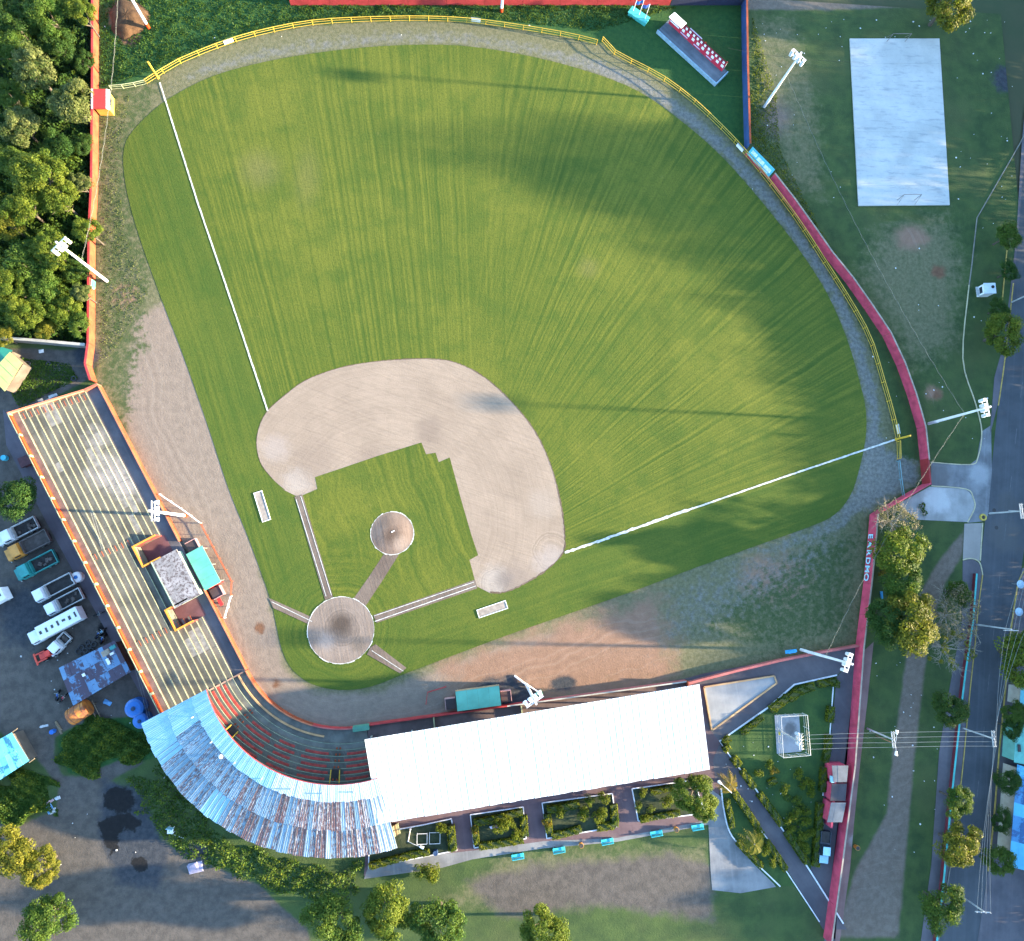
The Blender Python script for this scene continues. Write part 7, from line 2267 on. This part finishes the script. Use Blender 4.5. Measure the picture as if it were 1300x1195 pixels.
for lb, px, py, r, k in (
        ('round shrub on the lawn nearest below the enclosure fence', 964, 981, 5, 0), ('dark leafy shrub right of the nearest one below the enclosure fence', 977, 972, 5, 0), ('brown leafed shrub joined to the dark leafy one', 982, 979, 5, 3),
        ('brownish shrub on the lawn above the crowd of round shrubs', 996, 1000, 6, 0), ('thin shrub below the brownish one on the lawn', 1000, 1013, 4, 2), ('upper shrub of the clump right of the lawn centre', 1014, 984, 6, 0),
        ('lower left shrub of the clump right of the lawn centre', 1019, 995, 5, 0), ('right hand shrub of the clump right of the lawn centre', 1026, 994, 6, 0), ('lone round shrub below the lawn clump', 1030, 1007, 5.5, 0),
        ('pale round shrub at the top of the shrub crowd', 1012, 1017, 5, 1), ('small bright shrub touching the pale one in the shrub crowd', 1018, 1024, 3.5, 1), ('broad shrub under the pale one in the shrub crowd', 1010, 1031, 6.5, 0),
        ('shrub at the right shoulder of the shrub crowd', 1024, 1030, 5, 0), ('pair shrub, left one, on the left of the shrub crowd', 1001, 1040, 5.5, 0), ('pair shrub, right one, on the left of the shrub crowd', 1009, 1040, 4.5, 1),
        ('tall shrub on the right of the shrub crowd', 1022, 1044, 6, 0), ('middle low shrub of the shrub crowd', 1014, 1050, 4, 2), ('shrub at the path side of the shrub crowd', 1003, 1054, 5, 0), ('lower centre shrub of the shrub crowd', 1018, 1062, 6, 0),
        ('lower right shrub of the shrub crowd', 1029, 1058, 5, 0), ('low path shrub under the shrub crowd', 1006, 1066, 5, 2), ('lowest shrub of the crowd near the hedge end', 1024, 1078, 5.5, 0), ('shrub squeezed between path hedge and driveway hedge', 1016, 1072, 4.5, 0),
        ('small round shrub in the upper right of the third planter', 749, 1016, 5.5, 1), ('flat shrub at the top right of the third planter', 768, 1013, 6.5, 0), ('round shrub on the left inside the third planter', 712, 1032, 6, 0),
        ('upright shrub in the centre of the third planter', 741, 1035, 7, 0), ('wide shrub on the right inside the third planter', 761, 1037, 8, 0), ('yellow orange shrub on the left edge of the third planter', 695, 1045, 5, 3),
        ('round shrub at the left of the fourth planter', 810, 1024, 4.5, 1), ('small round shrub in the middle of the fourth planter', 826, 1027, 4, 1), ('larger shrub beside the big tree in the fourth planter', 846, 1019, 7, 0),
        ('shrub at the top left of the fourth planter', 816, 1005, 5, 0), ('shrub at the bottom left corner of the fourth planter', 817, 1040, 5, 0), ('yellow shrub at the top right of the lower left planter', 559, 1052, 6, 0),
        ('shrub heap under the ornament of the second planter', 634, 1050, 9, 0), ('shrub right of the ornament in the second planter', 648, 1045, 5, 0), ('shrub at the lower right inside the second planter', 655, 1057, 6, 0),
        ('yellow orange shrub at the left edge of the second planter', 603, 1053, 4.5, 3), ('shrub under the palm of the wedge garden', 971, 1081, 6, 0), ('upper shrub left of the palm of the wedge garden', 966, 1058, 5.5, 0),
        ('shrub at the lower centre of the wedge garden', 980, 1094, 5, 0), ('yellow bush on the lawn below the lower left planter', 548, 1106, 9, 0), ('yellow bush beside the foot of the bottom left lawn', 535, 1108, 8, 1),
        ('small olive shrub on the pale drive by the half bare tree', 1171, 643, 4, 2), ('tiny shrub on the pale drive nearer the half bare tree', 1174, 651, 3.5, 2), ('orange blossom shrub at the foot of the lush green tree', 1120, 725, 5, 3)):
    shrub(lb, px, py, r, k)

# dark soil and white kerbs of the four planters
SOIL = Mat('planter_lawn')
cc = SOIL.mix(SOIL.ramp(SOIL.noise(.8, 4, .65), .4, .65), (.020, .032, .014), (.040, .050, .024))
SOIL = SOIL.out(cc, .95, SOIL.noise(4, 3, .7), .5, .08)
for lb, pts in (('lower left planter bed with two white frames and a hedge end', [(469, 1062), (508, 1052), (536, 1047), (573, 1039), (580, 1079), (468, 1101)]), ('second planter bed with hedges round a colourful ornament', [(597, 1034), (664, 1024), (668, 1064), (602, 1076)]),
                ('third planter bed with hedges and five inner shrubs', [(688, 1019), (777, 1007), (783, 1049), (694, 1064)]), ('fourth planter bed half covered by the big round tree', [(802, 1001), (880, 990), (895, 1032), (810, 1042)])):
    w = PP(pts)
    t = thing('planter_bed', lb, 'planter', (w[0].x, w[0].y, 0), 0, 'planter beds behind the white roof')
    part(MB().prism([p.xy for p in w], 0, .12), 'soil', SOIL, t)
    for a_, b_ in zip(w, w[1:] + w[:1]):
        l, r = ribbon([a_, b_], .16)
        part(MB().prism([l[0].xy, l[1].xy, r[1].xy, r[0].xy], 0, .24), 'edge_stone', WK, t)
# garden lawns as ground of their own
GL_ = Mat('garden_lawn')
cc = GL_.mix(GL_.ramp(GL_.noise(.35, 5, .6), .3, .7), (.020, .052, .013), (.040, .080, .017))
cc = GL_.mix(GL_.mul(GL_.ramp(GL_.noise(3, 4, .7), .45, .75), .5), cc, (.016, .038, .010))
GL_ = GL_.out(cc, .95, GL_.noise(3, 3, .7), .5, .08)
sheet('garden_lawn', [(914, 942), (975, 899), (1008, 870), (1061, 858), (1050, 985), (1029, 1104)], GL_, .046)
sheet('garden_lawn', [(926, 1003), (975, 1066), (1000, 1106), (1012, 1125), (985, 1125), (955, 1095), (938, 1073), (925, 1055), (918, 1030), (915, 1002)], GL_, .046)

# ------------------------------------------------------------------ undergrowth, weeds, tall grass: masses nobody could count
def inside(XY, pts): return sdist(XY, PP(pts)) < 0
def brush(name, polys, n, size, h, mat, label, lumps=.35, seed=1, edge=.0, hole=None):
    rg = np.random.default_rng(seed)
    allp = []
    for pts in polys:
        w = np.array([(p.x, p.y) for p in PP(pts)])
        lo, hi = w.min(0), w.max(0)
        k = int(n * 1.0 / len(polys) * 2.5)
        XY = rg.uniform(lo, hi, (k, 2))
        wob = 1.1 * np.sin(XY[:, 0] * 1.1 + 2.1 * np.sin(XY[:, 1] * .7)) + .9 * np.sin(XY[:, 1] * 1.7 + XY[:, 0] * .6)
        XY = XY[sdist(XY, PP(pts)) < edge * (wob - .9)]
        allp.append(XY)
    XY = np.concatenate(allp)
    if hole:
        hc = P(hole[0], hole[1])
        XY = XY[np.hypot(XY[:, 0] - hc.x, XY[:, 1] - hc.y) > hole[2]]
    rg.shuffle(XY)
    XY = XY[:n]
    m = len(XY)
    f = (np.sin(XY[:, 0] * .9 + 1.3 * np.sin(XY[:, 1] * .55)) * np.sin(XY[:, 1] * .8 + 1.7 * np.sin(XY[:, 0] * .4)) + .6 * np.sin(XY[:, 0] * 2.3 + XY[:, 1] * 1.1) * np.sin(XY[:, 1] * 2.7)) / 1.6
    z = h * np.clip(.45 + lumps * f * 1.6 + rg.normal(size=m) * .12, .06, 1.5) * rg.uniform(.5, 1.0, m)
    cen = np.column_stack([XY, z])
    nr = np.column_stack([rg.normal(size=(m, 2)) * .75, np.ones(m)])
    va = np.clip(.35 + .45 * f + rg.normal(size=m) * .25, 0, 1)
    global rng
    keep, rng = rng, rg
    Q = leaf_quads(cen, nr, size)
    rng = keep
    o = bpy.data.objects.new(name, quads_mesh(name, Q, mat, va))
    link(o)
    return tag(o, label, kind='stuff')


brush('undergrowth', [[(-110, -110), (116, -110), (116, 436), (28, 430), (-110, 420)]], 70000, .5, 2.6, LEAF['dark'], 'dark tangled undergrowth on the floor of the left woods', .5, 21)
brush('undergrowth', [[(-110, 190), (112, 190), (112, 430), (28, 426), (-110, 420)]], 30000, .42, 3.4, LEAF['mid'], 'green creeper growth among the left woods', .6, 22)
WEEDP = [[(68, 940), (105, 908), (150, 902), (190, 925), (208, 968), (150, 970), (112, 990), (84, 988)], [(-20, 1000), (45, 962), (76, 1000), (73, 1033), (30, 1048), (-30, 1048)],
         [(156, 985), (215, 965), (250, 1018), (300, 1066), (370, 1088), (466, 1098), (455, 1140), (400, 1155), (330, 1126), (258, 1100), (196, 1062)]]
brush('weeds', WEEDP, 26000, .36, .7, LEAF['mid'], 'green weeds round the mud yard behind the curved iron roof', .6, 23, .8)
brush('weeds', WEEDP, 4000, .30, .85, LEAF['hedge'], 'taller yellow green weeds standing out of the yard weeds', .9, 33, 1.5)
brush('tall_grass', [[(128, -30), (200, -30), (560, -30), (860, 10), (760, 40), (600, 22), (400, 26), (290, 48), (195, 90), (128, 112)]], 26000, .30, .35, leafmat('lush_grass_blades', (.012, .05, .008), (.045, .10, .014)), 'lush grass between the yellow fence and the red top wall', .5, 24, 0.0, (163, 24, 3.5))
brush('tall_grass', [[(955, 20), (985, 120), (990, 190), (1040, 290), (1090, 370), (1060, 320), (985, 222), (952, 180)]], 9000, .30, .45, LEAF['hedge'], 'rough grass along the outside of the blue and magenta walls', .5, 25)
brush('tall_grass', [[(30, 455), (88, 462), (100, 482), (60, 500), (25, 520), (15, 500)]], 5000, .26, .3, LEAF['mid'], 'patchy grass of the small yard above the stand end wall', .5, 26)
brush('dry_weeds', [[(128, 130), (165, 120), (150, 215), (160, 300), (190, 370), (150, 440), (126, 470)]], 2600, .2, .2, LEAF['pale'], 'thin dry weeds along the orange wall inside the ball field', .5, 27)

brush('sun_block_thicket', [[(1392, -160), (1428, -160), (1428, 1290), (1372, 1290)]], 26000, .7, 4.5, LEAF['mid'], 'unseen thick scrub added beyond the road to block low sun streaks', .3, 41)  # unseen fill under the woods, added to stop low sun leaking through
# unseen woods added east of the road, heights shaped to shade the ball field
def add_shade_woods():
    rg = np.random.default_rng(77)
    Qs, Vs = [], []
    trunks = MB()
    row = []
    ys, xs, hs_ = [e[0] for e in EAST], [e[1] for e in EAST], [e[2] for e in EAST]
    for py in range(-120, 1280, 24):
        row.append((float(np.interp(py, ys, xs)) + rg.uniform(-14, 14), py, float(np.interp(py, ys, hs_)) * rg.uniform(.93, 1.05), rg.uniform(4.2, 5.4)))
    for (x0, py, hgt, r) in row:
        c = P(x0, py, 0)
        trunks.tube([(c.x, c.y, 0), (c.x, c.y, hgt * .7)], .25, 6, .12)
        k = int(170 * r * r)
        d = rg.normal(size=(k, 3)); d /= np.linalg.norm(d, axis=1)[:, None]
        rr = rg.uniform(.35, 1.0, k) ** .5
        lob = 1 + .2 * np.sin(d[:, 0] * 5 + x0) + .2 * np.sin(d[:, 2] * 6 + py)
        zc, zr = hgt * .56, hgt * .46
        cen = np.array([c.x, c.y, zc]) + d * (rr * lob)[:, None] * np.array([r, r, zr])
        global rng
        keep, rng = rng, rg
        Qs.append(leaf_quads(cen, d + rg.normal(size=(k, 3)) * .5, .62))
        rng = keep
        Vs.append(rg.uniform(0, 1, k))
    o = bpy.data.objects.new('roadside_woods', quads_mesh('roadside_woods', np.concatenate(Qs), LEAF['mid'], np.concatenate(Vs)))
    tag(link(o), 'unseen wooded strip added beyond the road to shade the ball field', kind='stuff')
    t = trunks.build('woods_trunks', BARK)
    t.parent = o


EAST = [
    # (row in the photo, column beyond its right edge, height, crown radius, -)
    (-120, 1400, 11, 4.8, 0), (-60, 1420, 11, 4.8, 0), (0, 1400, 11, 4.8, 0), (55, 1410, 11, 4.8, 0), (105, 1420, 12, 4.8, 0),
    (160, 1420, 12.5, 4.8, 0), (200, 1410, 16, 5.0, 0), (238, 1425, 25, 6.0, 0), (275, 1440, 25, 6.2, 0), (310, 1430, 19, 5.5, 0), (350, 1415, 16, 5.2, 0), (390, 1410, 14.5, 5.0, 0),
    (435, 1400, 12.5, 5.0, 0), (485, 1400, 11, 4.8, 0), (535, 1390, 10.5, 4.8, 0), (585, 1395, 10.5, 4.8, 0), (635, 1400, 10, 4.8, 0), (690, 1420, 11.5, 4.8, 0), (740, 1390, 12.5, 5.0, 0),
    (790, 1380, 12.5, 5.0, 0), (840, 1380, 11.5, 5.0, 0), (890, 1390, 10, 5.0, 0), (940, 1390, 9.5, 4.8, 0), (990, 1390, 9.5, 4.8, 0), (1040, 1390, 9.5, 4.8, 0), (1090, 1390, 9.5, 4.8, 0), (1150, 1380, 11, 4.8, 0), (1210, 1380, 11, 4.8, 0), (1270, 1380, 11, 4.8, 0)]
add_shade_woods()
